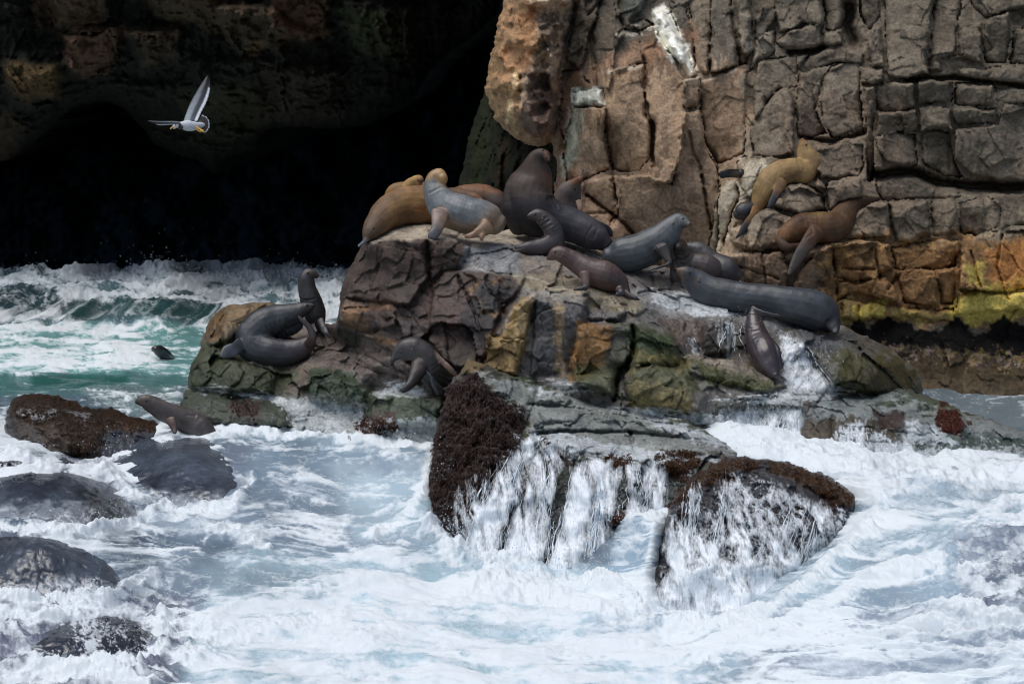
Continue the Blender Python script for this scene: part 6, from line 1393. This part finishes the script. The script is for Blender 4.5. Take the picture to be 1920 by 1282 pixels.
sealion('large charcoal sea lion curled into a ring, scratching its chin with a hind flipper', settle=(ROCK, (8, 12), False), spine=
    [(586, 573, 30.0, 5), (580, 576, 30.0, 8), (568, 580, 30.0, 12), (550, 588, 30.0, 18), (522, 596, 30.0, 25), (494, 608, 29.95, 30), (474, 630, 29.9, 31), (478, 650, 29.85, 32), (505, 658, 29.8, 27), (535, 660, 29.8, 24), (562, 654, 29.8, 21), (580, 643, 29.8, 14)],
    col=[(0, (50, 44, 42)), (.15, (56, 52, 52)), (.35, (54, 56, 60)), (.6, (50, 54, 60)), (.85, (52, 50, 54)), (1, (62, 50, 48))],
    extra=[[(508, 620, 30.1, 20), (540, 612, 30.1, 20), (556, 606, 30.1, 16)]],
    flippers=[dict(p=[(578, 645, 29.7, 9), (586, 632, 29.65, 8), (580, 614, 29.65, 6), (568, 602, 29.65, 5), (560, 594, 29.65, 3)], c=(62, 56, 58), c0=(70, 56, 52), k=.6), dict(p=[(452, 645, 29.7, 14), (440, 654, 29.6, 13), (426, 660, 29.55, 13), (416, 668, 29.5, 6)], c=(82, 86, 94), c0=(46, 48, 52), k=.25)],
    eyes=[(576, 572, 1.8)], nose=(588, 572, 2.4), folds=[[(500, 612), (520, 634)], [(508, 608), (528, 630)], [(516, 606), (536, 628)], [(526, 602), (544, 624)], [(536, 598), (552, 618)]], fold_d=.008, voxel=.013)
sealion('dark sea lion sitting upright with raised snout behind the curled charcoal one', settle=(ROCK, (7, 9), False), spine=
    [(594, 518, 30.5, 4.5), (588, 514, 30.5, 8), (578, 514, 30.5, 11.5), (574, 526, 30.5, 14.5), (576, 543, 30.5, 17), (583, 563, 30.5, 20), (589, 585, 30.5, 20), (592, 603, 30.5, 17), (592, 617, 30.5, 10)],
    col=[(0, (96, 60, 46)), (.08, (82, 64, 56)), (.2, (64, 58, 56)), (.5, (48, 46, 48)), (1, (42, 38, 38))],
    flippers=[dict(p=[(600, 600, 30.3, 9), (606, 614, 30.2, 7), (612, 624, 30.1, 5), (620, 632, 30.1, 3)], c=(70, 72, 78), c0=(40, 38, 40), k=.6), dict(p=[(584, 610, 30.3, 8), (592, 622, 30.2, 5)], c=(40, 38, 40))],
    eyes=[(577, 512, 1.7)], nose=(597, 516, 2.2), folds=[[(561, 560), (576, 563), (590, 560)]])
sealion('brown-grey sea lion lifting its head where the foam washes the left boulder',
    [(257, 753, 29.1, 4.5), (262, 752, 29.1, 8), (272, 752, 29.1, 11), (286, 759, 29.15, 15), (306, 770, 29.2, 19), (330, 780, 29.25, 20), (355, 792, 29.3, 22), (380, 808, 29.3, 22), (398, 826, 29.3, 16)],
    [(0, (60, 52, 50)), (.2, (86, 76, 72)), (.5, (94, 84, 80)), (1, (76, 70, 68))],
    flippers=[dict(p=[(320, 786, 29.0, 9), (326, 800, 28.95, 7), (328, 812, 28.9, 4)], c=(70, 54, 48), c0=(96, 76, 66), k=.5)],
    eyes=[(274, 751, 1.7)], nose=(254, 754, 2.2), ears=[(292, 762, 3, 3)], folds=[[(292, 772), (304, 782)], [(350, 778), (366, 780)]])
sealion('swimming sea lion in the surf with only its head out of the water',
    [(288, 654, 38.6, 5), (294, 655, 38.6, 8), (303, 660, 38.7, 10), (312, 668, 38.8, 10), (324, 680, 39.1, 9), (335, 692, 39.4, 8)],
    [(0, (42, 40, 40)), (1, (48, 50, 52))], mat=M_wet, eyes=[(294, 650, 1.3)], group='sea lions in the water', voxel=.016)

# ---------------------------------------------------------------- gull
M_gw = simple('gull_white', (.62, .64, .68), .7); M_gd = simple('gull_dark', (.055, .05, .05), .7); M_gg = simple('gull_slate', (.16, .18, .20), .7); M_yel = simple('gull_yellow', (.62, .36, .05), .5)
def feather_mat():
    m, n, l, b = nodes_of('wing_feathers')
    at = n.new('ShaderNodeAttribute'); at.attribute_name = 'Col'
    tc = n.new('ShaderNodeTexCoord'); nz = n.new('ShaderNodeTexNoise'); nz.inputs['Scale'].default_value = 30
    l.new(tc.outputs['Object'], nz.inputs['Vector'])
    mr = n.new('ShaderNodeMapRange'); mr.inputs['To Min'].default_value = .7; mr.inputs['To Max'].default_value = 1.3
    l.new(nz.outputs['Fac'], mr.inputs['Value'])
    vm = n.new('ShaderNodeVectorMath'); vm.operation = 'SCALE'; l.new(at.outputs['Color'], vm.inputs[0]); l.new(mr.outputs[0], vm.inputs['Scale'])
    l.new(vm.outputs[0], b.inputs['Base Color']); b.inputs['Roughness'].default_value = .75
    return m
M_fe = feather_mat()
GD = 31.0
V, Fc = [], []
tube([(326, 239, GD - .12, 3.5), (330, 235.5, GD - .12, 5), (338, 235, GD - .06, 6), (350, 235.5, GD, 10), (362, 236.5, GD + .05, 9), (374, 235, GD + .1, 6), (382, 234, GD + .14, 3.5)], .9, V, Fc, nring=16)
gull = new_mesh('gull', V, Fc, M_gw)
tag(gull, 'white and grey gull gliding in front of the dark cave with its wings raised', 'gull')
V, Fc = [], []
tube([(333, 235, GD - .10, 5.6), (338, 236, GD - .05, 6.6), (341, 236, GD - .04, 6.9)], .95, V, Fc, nring=14)
new_mesh('collar', V, Fc, M_gd, True, gull)
V, Fc = [], []
tube([(325, 238.5, GD - .13, 1.7), (321.5, 240, GD - .16, 1.6), (319.5, 242, GD - .17, .7)], .8, V, Fc, nring=8)
new_mesh('beak', V, Fc, M_yel, True, gull)
sphere_mesh('eye', P(329, 234.5, GD - .155), .008, M_eye, gull)
def wing(lead, trail, n=26, thick=.012):
    lead = catmull(lead, 8); trail = catmull(trail, 8)
    Ls = np.linspace(0, len(lead) - 1, n); A = np.array([[np.interp(s, range(len(lead)), lead[:, k]) for k in range(3)] for s in Ls])
    Ls = np.linspace(0, len(trail) - 1, n); B = np.array([[np.interp(s, range(len(trail)), trail[:, k]) for k in range(3)] for s in Ls])
    m = 9; V, Fc, Cc = [], [], []
    for side in (-1, 1):
        for i in range(n):
            for j in range(m):
                t = j / (m - 1); q = A[i] * (1 - t) + B[i] * t
                if j == m - 1: q = q + np.array([0, 0, 0]) + (B[i] - A[i]) * (.05 * (i % 2))
                camber = .05 * math.sin(math.pi * min(1, t * 1.3)) if t < .77 else .0
                p = P(q[0], q[1], q[2] - camber)
                V.append((p.x, p.y + side * thick * (1 - t) * .5 + side * .002, p.z))
                s = i / (n - 1)
                c = lin(140, 152, 160) * (1 - s) + lin(62, 58, 62) * s if t < .3 + .2 * (1 - s) else lin(100, 106, 114) * (1 - s) + lin(56, 50, 54) * s
                c = c * (.85 + .3 * ((i * 7 + j * 3) % 5) / 5)
                if j >= m - 2 and s < .78: c = lin(222, 226, 232)
                Cc.append(c)
    for side in (0, 1):
        for i in range(n - 1):
            for j in range(m - 1):
                a = side * n * m + i * m + j
                f = (a, a + 1, a + m + 1, a + m)
                Fc.append(f if side else f[::-1])
    for i in range(n - 1):
        for j in (0, m - 1):
            a = i * m + j; b = a + n * m
            Fc.append((a, a + m, b + m, b))
    for j in range(m - 1):
        for i in (0, n - 1):
            a = i * m + j; b = a + n * m; Fc.append((a, a + 1, b + 1, b))
    o = new_mesh('wing', V, Fc, M_fe, True, gull); set_attr(o.data, 'Col', np.array(Cc)); return o
wing([(344, 228, GD + .05), (352, 205, GD + .2), (362, 184, GD + .35), (376, 160, GD + .5), (388, 142, GD + .6)], [(369, 228, GD + .05), (377, 210, GD + .2), (387, 190, GD + .35), (393, 168, GD + .5), (393, 146, GD + .6)])
wing([(337, 228, GD - .15), (322, 227, GD - .35), (300, 227, GD - .6), (277, 226, GD - .8)], [(336, 234, GD - .15), (322, 234, GD - .35), (300, 235, GD - .6), (284, 231, GD - .8)])
V, Fc, Cc = [], [], []
c0 = (370, 235); tips = [(381, 217), (387, 220), (391, 226), (392, 232), (392, 238), (389, 244), (386, 247)]
for k, tpt in enumerate(tips):
    dx, dy = tpt[0] - c0[0], tpt[1] - c0[1]; L_ = math.hypot(dx, dy); nx_, ny_ = -dy / L_, dx / L_
    dd = GD + .12 + .004 * k
    for s, w in ((.0, 1.2), (.55, 2.6), (.93, 3.3), (.94, 3.3), (1.0, 2.6), (1.04, .6)):
        for sg in (-1, 1):
            for yy in (0, .006):
                p = P(c0[0] + dx * s + nx_ * w * sg, c0[1] + dy * s + ny_ * w * sg, dd + yy); V.append(tuple(p)); Cc.append(lin(205, 208, 214) if s < .5 or s > .935 else lin(74, 66, 64))
    b = len(V) - 24
    for i in range(5):
        a = b + i * 4
        Fc += [(a, a + 2, a + 6, a + 4), (a + 1, a + 5, a + 7, a + 3), (a, a + 4, a + 5, a + 1), (a + 2, a + 3, a + 7, a + 6)]
o = new_mesh('tail', V, Fc, M_fe, False, gull); set_attr(o.data, 'Col', np.array(Cc))
for q in ([(368, 238, GD, 1.6), (374, 242, GD - .03, 1.3), (380, 246, GD - .05, 2.4), (383, 248, GD - .05, 1)], [(366, 239, GD + .05, 1.5), (370, 244, GD, 1.2), (376, 247, GD, 2.0)]):
    V, Fc = [], []; tube(q, .8, V, Fc, nring=8); new_mesh('leg', V, Fc, M_yel, True, gull)
# ---------------------------------------------------------------- falling water: strands, clots and drops
def white_water(name, base=(.80, .85, .89), rough=.45):
    m, n, l, b = nodes_of(name)
    tc = n.new('ShaderNodeTexCoord'); nz = n.new('ShaderNodeTexNoise'); nz.inputs['Scale'].default_value = 9; nz.inputs['Detail'].default_value = 4
    l.new(tc.outputs['Object'], nz.inputs['Vector'])
    mx = n.new('ShaderNodeMix'); mx.data_type = 'RGBA'
    mx.inputs['A'].default_value = (base[0] * .66, base[1] * .74, base[2] * .8, 1); mx.inputs['B'].default_value = (*base, 1)
    mr = n.new('ShaderNodeMapRange'); mr.inputs['From Min'].default_value = .35; mr.inputs['From Max'].default_value = .6
    l.new(nz.outputs['Fac'], mr.inputs['Value']); l.new(mr.outputs[0], mx.inputs['Factor'])
    l.new(mx.outputs['Result'], b.inputs['Base Color']); b.inputs['Roughness'].default_value = rough
    return m
M_fall = white_water('white_water')
srng = np.random.default_rng(21)
def strands(name, specs, label=None):
    V = []; Q = []; nv = 0
    for (R_, lip, n, length, dx, curve, wmin, wmax, off) in specs:
        lip = np.array(lip, float)
        seg = np.linalg.norm(np.diff(lip, axis=0), axis=1); cum = np.r_[0, np.cumsum(seg)]
        n = int(n * .20); clump = srng.random(max(3, n // 22)) * cum[-1]; cdx = srng.normal(size=len(clump)) * 16
        for k in range(n):
            ci = srng.integers(len(clump)); s = clump[ci] + srng.normal() * cum[-1] * .03 if srng.random() < .75 else srng.random() * cum[-1]
            s = np.clip(s, 0, cum[-1])
            x0 = np.interp(s, cum, lip[:, 0]); y0 = np.interp(s, cum, lip[:, 1]) + srng.normal() * 3
            L = length * srng.uniform(.10, .75) ** 1.2; st = srng.random() ** 1.5 * (length - L * .6)
            m = 9; t = np.linspace(0, 1, m)
            yy = y0 + st + L * t
            tt = (yy - y0) / length
            wob = np.cumsum(srng.normal(size=m)) * 1.5 + 4 * np.sin(yy / srng.uniform(9, 22) + srng.random() * 6) * srng.random()
            xx = x0 + (dx + cdx[ci]) * (np.maximum(tt, 0) ** curve) + wob
            dd = R_.at(xx, yy) - off * (.35 + tt) - .01 * srng.random()
            dd = np.minimum.accumulate(dd + .04 * (yy - yy[0]) / 30) if False else dd
            w = 1.1 * srng.uniform(wmin, wmax) * np.sin(np.pi * np.clip(t, .04, .96)) ** .5 * (.35 + 1.5 * srng.random(m) ** 2)
            X = (xx - CX) * dd / F; Z = H - (yy - HY) * dd / F; W_ = w * dd / F
            for (ax, ay) in ((-1, .25), (0, -.8), (1, .25)):
                V.append(np.stack([X + W_ * ax, dd + W_ * ay, Z], -1))
            b = nv
            for i in range(m - 1):
                for j in range(3):
                    j2 = (j + 1) % 3
                    Q.append((b + j * m + i, b + j * m + i + 1, b + j2 * m + i + 1, b + j2 * m + i))
            nv += 3 * m
    o = new_mesh(name, np.concatenate(V), np.array(Q), M_fall)
    tag(o, label, None, None, 'stuff'); return o
strands('waterfall', [
    (FRONT, [(846, 930), (880, 900), (910, 870), (945, 850)], 110, 150, -25, 1.3, .35, 1.1, .04),
    (FRONT, [(955, 850), (975, 825), (1000, 812)], 190, 250, -85, .8, .4, 1.5, .07),
    (FRONT, [(1005, 835), (1040, 828), (1060, 850)], 200, 240, -60, .9, .4, 1.5, .07),
    (FRONT, [(1075, 868), (1110, 860), (1150, 862)], 260, 250, -40, 1.0, .5, 1.9, .08),
    (FRONT, [(1120, 872), (1160, 880)], 160, 220, -22, 1.0, .6, 2.2, .12),
    (FRONT, [(1170, 868), (1210, 862), (1250, 868)], 300, 130, 2, 1.0, .35, 1.2, .05),
    (FRONT, [(1010, 940), (1060, 960), (1130, 980)], 170, 130, -30, 1.0, .6, 2.0, .08),
    (KR, [(1250, 950), (1290, 905), (1340, 885), (1380, 880)], 420, 250, -35, 1.2, .25, .95, .05),
    (KR, [(1370, 900), (1430, 910), (1500, 930), (1560, 960)], 420, 220, -70, 1.0, .25, .9, .05),
    (KR, [(1260, 1040), (1330, 1020), (1420, 1040), (1500, 1050)], 520, 130, -40, 1.0, .35, 1.3, .07),
    (ROCK, [(1340, 768), (1400, 766), (1440, 770), (1502, 768)], 260, 62, 3, 1.0, .35, 1.3, .05),
    (ROCK, [(1462, 622), (1500, 640), (1520, 660)], 260, 85, 40, 1.0, .3, 1.2, .04),
    (ROCK, [(1352, 605), (1372, 603)], 60, 56, 6, .7, .3, 1.0, .05), (ROCK, [(1376, 600), (1398, 606)], 50, 66, 4, .8, .3, .9, .05), (ROCK, [(1289, 632), (1294, 633)], 26, 32, 14, .8, .4, 1.0, .03),
    (GR, [(1572, 800), (1620, 795)], 110, 72, 4, 1.0, .35, 1.2, .05), (GR, [(1640, 822), (1700, 832), (1740, 850)], 130, 60, 6, 1.0, .35, 1.2, .05), (GR, [(1760, 835), (1850, 850)], 60, 50, 6, 1.0, .3, 1.0, .04)])

def film_material():
    m, n, l, b = nodes_of('water_film')
    b.inputs['Base Color'].default_value = (.80, .85, .89, 1); b.inputs['Roughness'].default_value = .65
    at = n.new('ShaderNodeAttribute'); at.attribute_name = 'Cover'
    tc = n.new('ShaderNodeTexCoord'); mp = n.new('ShaderNodeMapping'); mp.inputs['Scale'].default_value = (60, 20, 14)
    nz = n.new('ShaderNodeTexNoise'); nz.inputs['Scale'].default_value = 1; nz.inputs['Detail'].default_value = 4
    l.new(tc.outputs['Object'], mp.inputs[0]); l.new(mp.outputs[0], nz.inputs['Vector'])
    mr = n.new('ShaderNodeMapRange'); mr.inputs['From Min'].default_value = .35; mr.inputs['From Max'].default_value = .65; mr.inputs['To Min'].default_value = -.18; mr.inputs['To Max'].default_value = .18
    l.new(nz.outputs['Fac'], mr.inputs['Value'])
    ad = n.new('ShaderNodeMath'); ad.operation = 'ADD'; ad.use_clamp = True; l.new(at.outputs['Fac'], ad.inputs[0]); l.new(mr.outputs[0], ad.inputs[1])
    mu = n.new('ShaderNodeMath'); mu.operation = 'MULTIPLY'; mu.use_clamp = True; l.new(ad.outputs[0], mu.inputs[0])
    m2 = n.new('ShaderNodeMapRange'); m2.inputs['From Max'].default_value = .12; l.new(at.outputs['Fac'], m2.inputs['Value']); l.new(m2.outputs[0], mu.inputs[1])
    l.new(mu.outputs[0], b.inputs['Alpha'])
    return m
M_film = film_material()
def film(R_, poly, cover=.5, ang=0.0, sx=7, sy=34, off=.05, seed=1, fade=60):
    """a torn sheet of white water standing a hand's breadth off the rock"""
    b = R_.box(poly, 14); X, Y = R_.X[b], R_.Y[b]
    sd = sdf_poly(poly, R_.WX[b], R_.WY[b]); m0 = sstep(-4, 14, sd + 6 * fbm(X / 14, Y / 30, np.full(X.shape, seed + .1), 2))
    ca, sa = math.cos(ang), math.sin(ang)
    u = X * ca - Y * sa; v = X * sa + Y * ca
    u = u + 9 * fbm(u / 30, v / 60, np.full(X.shape, seed + 2.1), 2)
    y0 = min(p[1] for p in poly); y1 = max(p[1] for p in poly); tt = (Y - y0) / (y1 - y0)
    p = .6 * fbm(u / sx, v / sy, np.full(X.shape, seed + 1.3), 4, .5) + .55 * fbm(u / 28, v / 90, np.full(X.shape, seed + 4.3), 3) + .13 * fbm(X / 5, Y / 7, np.full(X.shape, seed + 6.3), 3, .6, ridge=True)
    cov = np.clip((p + (cover - .5) * 2 + .5 * (tt - .5)) * 1.25 + .32, 0, 1) * m0
    D = blur(R_.D, 4)[b] - off * (.7 + tt) - .02 * cov * (1 + fbm(u / 9, v / 26, np.full(X.shape, seed + 3.3), 2))
    V = np.stack([(X - CX) * D / F, D, H - (Y - HY) * D / F], -1).reshape(-1, 3)
    ny, nx = X.shape; idx = np.arange(ny * nx).reshape(ny, nx)
    q = np.stack([idx[:-1, :-1], idx[1:, :-1], idx[1:, 1:], idx[:-1, 1:]], -1).reshape(-1, 4)
    c = cov.ravel(); q = q[c[q].max(1) > .03]
    used = np.unique(q); rm = -np.ones(ny * nx, np.int64); rm[used] = np.arange(len(used))
    o = new_mesh('water_sheet', V[used], rm[q], M_film); set_attr(o.data, 'Cover', c[used]); tag(o, kind='stuff')
for a in [
    (FRONT, [(848, 925), (905, 880), (950, 850), (940, 960), (900, 1060), (850, 1040)], .46, .25, 7, 40, .05, 1),
    (FRONT, [(955, 850), (975, 822), (1005, 812), (990, 900), (940, 1000), (920, 1090), (860, 1050), (890, 960)], .68, .30, 9, 50, .07, 2),
    (FRONT, [(1008, 830), (1045, 826), (1062, 852), (1030, 960), (1010, 1090), (930, 1090), (960, 980)], .68, .22, 9, 50, .07, 3),
    (FRONT, [(1075, 868), (1110, 858), (1155, 862), (1130, 900), (1100, 1000), (1090, 1110), (1010, 1110), (1050, 980)], .80, .16, 10, 60, .09, 4),
    (FRONT, [(1120, 870), (1165, 876), (1150, 960), (1140, 1120), (1070, 1120), (1100, 980)], .64, .1, 9, 50, .08, 5),
    (FRONT, [(1168, 868), (1212, 860), (1252, 868), (1252, 990), (1180, 990)], .56, 0, 5, 26, .05, 6),
    (KR, [(1250, 960), (1290, 910), (1340, 885), (1400, 885), (1380, 1000), (1330, 1180), (1220, 1180), (1235, 1050)], .50, .18, 8, 22, .05, 7),
    (KR, [(1360, 900), (1440, 905), (1540, 940), (1600, 970), (1540, 1060), (1480, 1180), (1330, 1180), (1360, 1040)], .47, .35, 8, 20, .05, 8),
    (KR, [(1240, 1070), (1340, 1050), (1500, 1060), (1500, 1190), (1225, 1190)], .72, .25, 8, 24, .08, 9),
    (ROCK, [(1336, 766), (1400, 764), (1504, 766), (1512, 845), (1330, 840)], .52, 0, 6, 16, .05, 10),
    (ROCK, [(1462, 620), (1495, 632), (1530, 690), (1565, 732), (1480, 735), (1468, 690)], .56, -.6, 7, 14, .04, 11),
    (GR, [(1570, 798), (1622, 794), (1626, 880), (1568, 880)], .5, 0, 5, 16, .05, 12), (GR, [(1640, 815), (1740, 830), (1840, 850), (1840, 910), (1640, 900)], .36, 0, 6, 14, .04, 13)]:
    film(*a)

def drops(name, specs):
    base = np.array([(1, 0, 0), (-1, 0, 0), (0, 1, 0), (0, -1, 0), (0, 0, 1), (0, 0, -1)], float)
    fc = np.array([(0, 2, 4), (2, 1, 4), (1, 3, 4), (3, 0, 4), (2, 0, 5), (1, 2, 5), (3, 1, 5), (0, 3, 5)])
    V = []; Q = []; nv = 0
    for (cx, cy, sx, sy, d, sd, n, r0, r1) in specs:
        for k in range(n):
            px = cx + sx * srng.normal(); py = cy - abs(srng.normal()) * sy if sy > 0 else cy + sy * srng.normal()
            dd = d + sd * srng.normal(); r = (r0 + (r1 - r0) * srng.random() ** 3) * dd / F
            c = np.array(P(px, py, dd))
            V.append(base * r * np.array([1, 1, srng.uniform(.8, 1.8)]) + c); Q.append(fc + nv); nv += 6
    o = new_mesh(name, np.concatenate(V), np.concatenate(Q), M_fall)
    tag(o, kind='stuff'); return o
sp = []
for cx in range(-10, 650, 22):
    sp.append((cx, 524, 16, 7 + 9 * abs(math.sin(cx * .031)), 50, .4, 46, .5, 1.4))
sp += [(290, 522, 16, 20, 50, .4, 240, .5, 1.5), (285, 510, 30, 40, 50, .5, 40, .3, .9), (380, 460, 80, 20, 50, .5, 20, .3, .7), (610, 520, 16, 12, 50, .4, 60, .4, 1.0), (480, 500, 60, 20, 50, .4, 26, .3, .8), (60, 520, 40, 12, 50, .4, 50, .3, 1.0),
       (900, 1040, 50, 22, 25.9, .15, 260, .4, 1.5), (1050, 1080, 70, 30, 25.4, .15, 340, .4, 1.6), (860, 1010, 26, 22, 26.4, .1, 160, .4, 1.4), (1200, 980, 50, 20, 25.6, .15, 220, .4, 1.6),
       (1300, 1160, 70, 40, 23.9, .2, 300, .4, 1.5), (1500, 1100, 70, 36, 23.6, .2, 220, .4, 1.4), (1420, 760, 50, 12, 27.8, .1, 120, .35, 1.2), (1530, 690, 26, 26, 28.7, .1, 160, .35, 1.2), (1700, 860, 70, 22, 27.0, .1, 180, .35, 1.3), (1580, 870, 50, 20, 27.2, .1, 140, .35, 1.2),
       (60, 900, 60, 30, 28.0, .3, 200, .4, 1.3), (200, 850, 40, 24, 28.4, .2, 140, .4, 1.2), (240, 1140, 130, 40, 24.5, .4, 420, .4, 1.5), (1850, 1080, 110, 60, 24.2, .4, 420, .4, 1.5), (600, 790, 60, 20, 29.1, .1, 120, .35, 1.1), (740, 820, 60, 20, 28.7, .1, 140, .35, 1.1), (820, 900, 20, 40, 27.3, .1, 120, .35, 1.1), (520, 960, 60, 16, 27, .2, 90, .35, 1.1), (1400, 610, 40, 14, 28.9, .1, 60, .3, .9)]
sp += [(1640, 985, 46, 14, 24.4, .1, 200, .3, 1.0), (1560, 1060, 40, 20, 23.4, .15, 240, .3, 1.0), (1450, 1160, 60, 22, 23.3, .15, 300, .3, 1.2), (1240, 1150, 50, 26, 24.0, .15, 300, .3, 1.3), (1190, 1050, 40, 40, 25.2, .1, 300, .3, 1.1),
       (950, 1060, 60, 16, 25.6, .1, 300, .3, 1.1), (1100, 1100, 70, 16, 25.0, .1, 300, .3, 1.2), (850, 1000, 20, 24, 26.6, .1, 220, .3, 1.1), (1400, 840, 60, 10, 26.6, .1, 160, .3, 1.0), (1560, 900, 50, 10, 26.2, .1, 160, .3, 1.0), (1800, 905, 90, 10, 25.9, .1, 260, .3, 1.0),
       (300, 950, 70, 12, 26.6, .2, 260, .3, 1.0), (150, 980, 60, 16, 25.3, .2, 260, .3, 1.1), (100, 1150, 110, 20, 23.8, .2, 420, .3, 1.3), (300, 1180, 60, 26, 23.4, .2, 300, .3, 1.3), (1880, 1000, 70, 16, 23.2, .2, 300, .3, 1.1), (40, 840, 30, 12, 28.2, .2, 160, .3, 1.0), (300, 1240, 120, 20, 22.8, .2, 260, .3, 1.2)]
drops('spray', sp)

# ---------------------------------------------------------------- weed tufts
M_weed = rock_material('red_weed', bump=.2, rough=.75, wetr=.5, spec=.35)
def tufts(name, specs):
    V = []; Q = []; C = []; nv = 0
    for (R_, poly, n, col, ln) in specs:
        xs_ = [p[0] for p in poly]; ys_ = [p[1] for p in poly]
        px = srng.uniform(min(xs_), max(xs_), n * 5); py = srng.uniform(min(ys_), max(ys_), n * 5)
        sd = sdf_poly(poly, px, py) + 6 * fbm(px / 9, py / 9, px * 0 + 2, 2)
        ok = np.where(sd > 0)[0][:int(n * 2)]
        for i in ok:
            d = float(R_.at(px[i], py[i]))
            c = np.array(P(px[i], py[i], d)); tone = lin(*col) * srng.uniform(.6, 1.5) * np.array([1, srng.uniform(.8, 1.1), srng.uniform(.7, 1.1)])
            for k in range(5):
                L = ln * .62 * srng.uniform(.5, 1.3)
                v = np.array([srng.normal() * .6, -abs(srng.normal()) * .7 - .25, srng.normal() * .5 - .25]); v /= np.linalg.norm(v)
                sdv = np.cross(v, [srng.normal(), srng.normal(), srng.normal()]); sdv /= np.linalg.norm(sdv) + 1e-6
                w = L * .10
                mid = c + v * L * .55; tip = c + (v + np.array([0, 0, -.5])) * L
                V += [c - sdv * w * .6, c + sdv * w * .6, mid + sdv * w, mid - sdv * w, tip + sdv * w * .3, tip - sdv * w * .3]
                Q += [(nv, nv + 1, nv + 2, nv + 3), (nv + 3, nv + 2, nv + 4, nv + 5)]
                C += [tone * .7] * 2 + [tone] * 2 + [tone * 1.25] * 2
                nv += 6
    o = new_mesh(name, np.array(V), np.array(Q), M_weed, smooth=False)
    set_attr(o.data, 'Col', np.array(C)); set_attr(o.data, 'Wet', np.full(len(V), .4)); tag(o, kind='stuff'); return o
RED = (44, 27, 22); BRN = (66, 42, 20)
def blob(cx, cy, a, b): return [(cx + a * math.cos(t), cy + b * math.sin(t)) for t in np.linspace(0, 2 * math.pi, 12)[:-1]]
tufts('seaweed', [
    (FRONT, [(842, 722), (893, 697), (930, 745), (985, 755), (985, 800), (962, 850), (975, 900), (950, 980), (920, 1050), (822, 1030), (804, 960), (808, 850)], 3600, RED, .06),
    (FRONT, blob(1020, 830, 10, 16), 60, RED, .05), (FRONT, blob(1038, 862, 13, 26), 120, RED, .05), (FRONT, blob(1105, 905, 26, 34), 420, (58, 34, 24), .055), (FRONT, blob(1125, 955, 16, 18), 120, RED, .05), (FRONT, blob(1148, 966, 22, 13), 120, (80, 44, 28), .05),
    (FRONT, blob(1160, 862, 26, 12), 160, BRN, .05), (FRONT, blob(1190, 900, 14, 18), 90, (50, 40, 24), .05), (FRONT, blob(1270, 862, 44, 20), 380, BRN, .055), (FRONT, blob(1278, 884, 24, 20), 160, (60, 36, 20), .055), (FRONT, blob(1018, 920, 8, 22), 70, RED, .045), (FRONT, blob(1065, 992, 9, 12), 50, RED, .045),
    (KR, [(1252, 955), (1262, 925), (1300, 890), (1340, 868), (1380, 853), (1425, 860), (1420, 875), (1370, 885), (1310, 915), (1275, 945)], 520, BRN, .05),
    (KR, [(1440, 864), (1500, 874), (1560, 897), (1602, 924), (1598, 950), (1560, 940), (1520, 905), (1450, 884)], 560, BRN, .05),
    (KR, blob(1555, 940, 22, 14), 120, RED, .05), (KR, blob(1290, 960, 20, 10), 80, RED, .04), (KR, blob(1362, 968, 14, 10), 60, RED, .04), (KR, blob(1365, 905, 20, 9), 60, BRN, .04), (KR, blob(1480, 960, 30, 14), 60, RED, .04),
    (KL, [(20, 770), (60, 742), (110, 744), (160, 762), (200, 770), (240, 785), (300, 800), (280, 812), (200, 795), (190, 840), (140, 855), (110, 800), (50, 790)], 1500, (56, 40, 25), .05),
    (ROCK, blob(705, 800, 44, 16), 260, (72, 42, 26), .045), (ROCK, blob(460, 765, 30, 16), 160, (62, 38, 30), .04),
    (GR, blob(1778, 788, 25, 20), 360, (76, 34, 22), .055), (GR, blob(1768, 757, 8, 5), 30, (60, 34, 22), .04), (GR, blob(1815, 792, 7, 5), 30, (76, 34, 22), .04), (GR, blob(1790, 808, 14, 10), 60, (76, 34, 22), .05)])
tufts('green_algae', [
    (ROCK, [(1190, 615), (1270, 630), (1275, 682), (1190, 690)], 260, (64, 80, 34), .022), (ROCK, [(1300, 672), (1450, 715), (1430, 733), (1320, 712)], 380, (84, 88, 40), .025), (ROCK, [(360, 680), (520, 705), (515, 738), (355, 730)], 420, (56, 66, 34), .022),
    (ROCK, [(590, 700), (640, 692), (690, 730), (688, 760), (585, 752)], 320, (48, 66, 36), .022), (ROCK, [(1580, 660), (1700, 680), (1722, 738), (1580, 738)], 420, (70, 68, 30), .025), (ROCK, [(1190, 695), (1300, 712), (1315, 770), (1190, 755)], 300, (104, 98, 50), .022),
    (FRONT, [(950, 712), (1100, 745), (1250, 785), (1200, 800), (1000, 770)], 320, (76, 92, 56), .02), (ROCK, [(345, 735), (545, 766), (545, 785), (345, 768)], 300, (64, 74, 46), .02)])
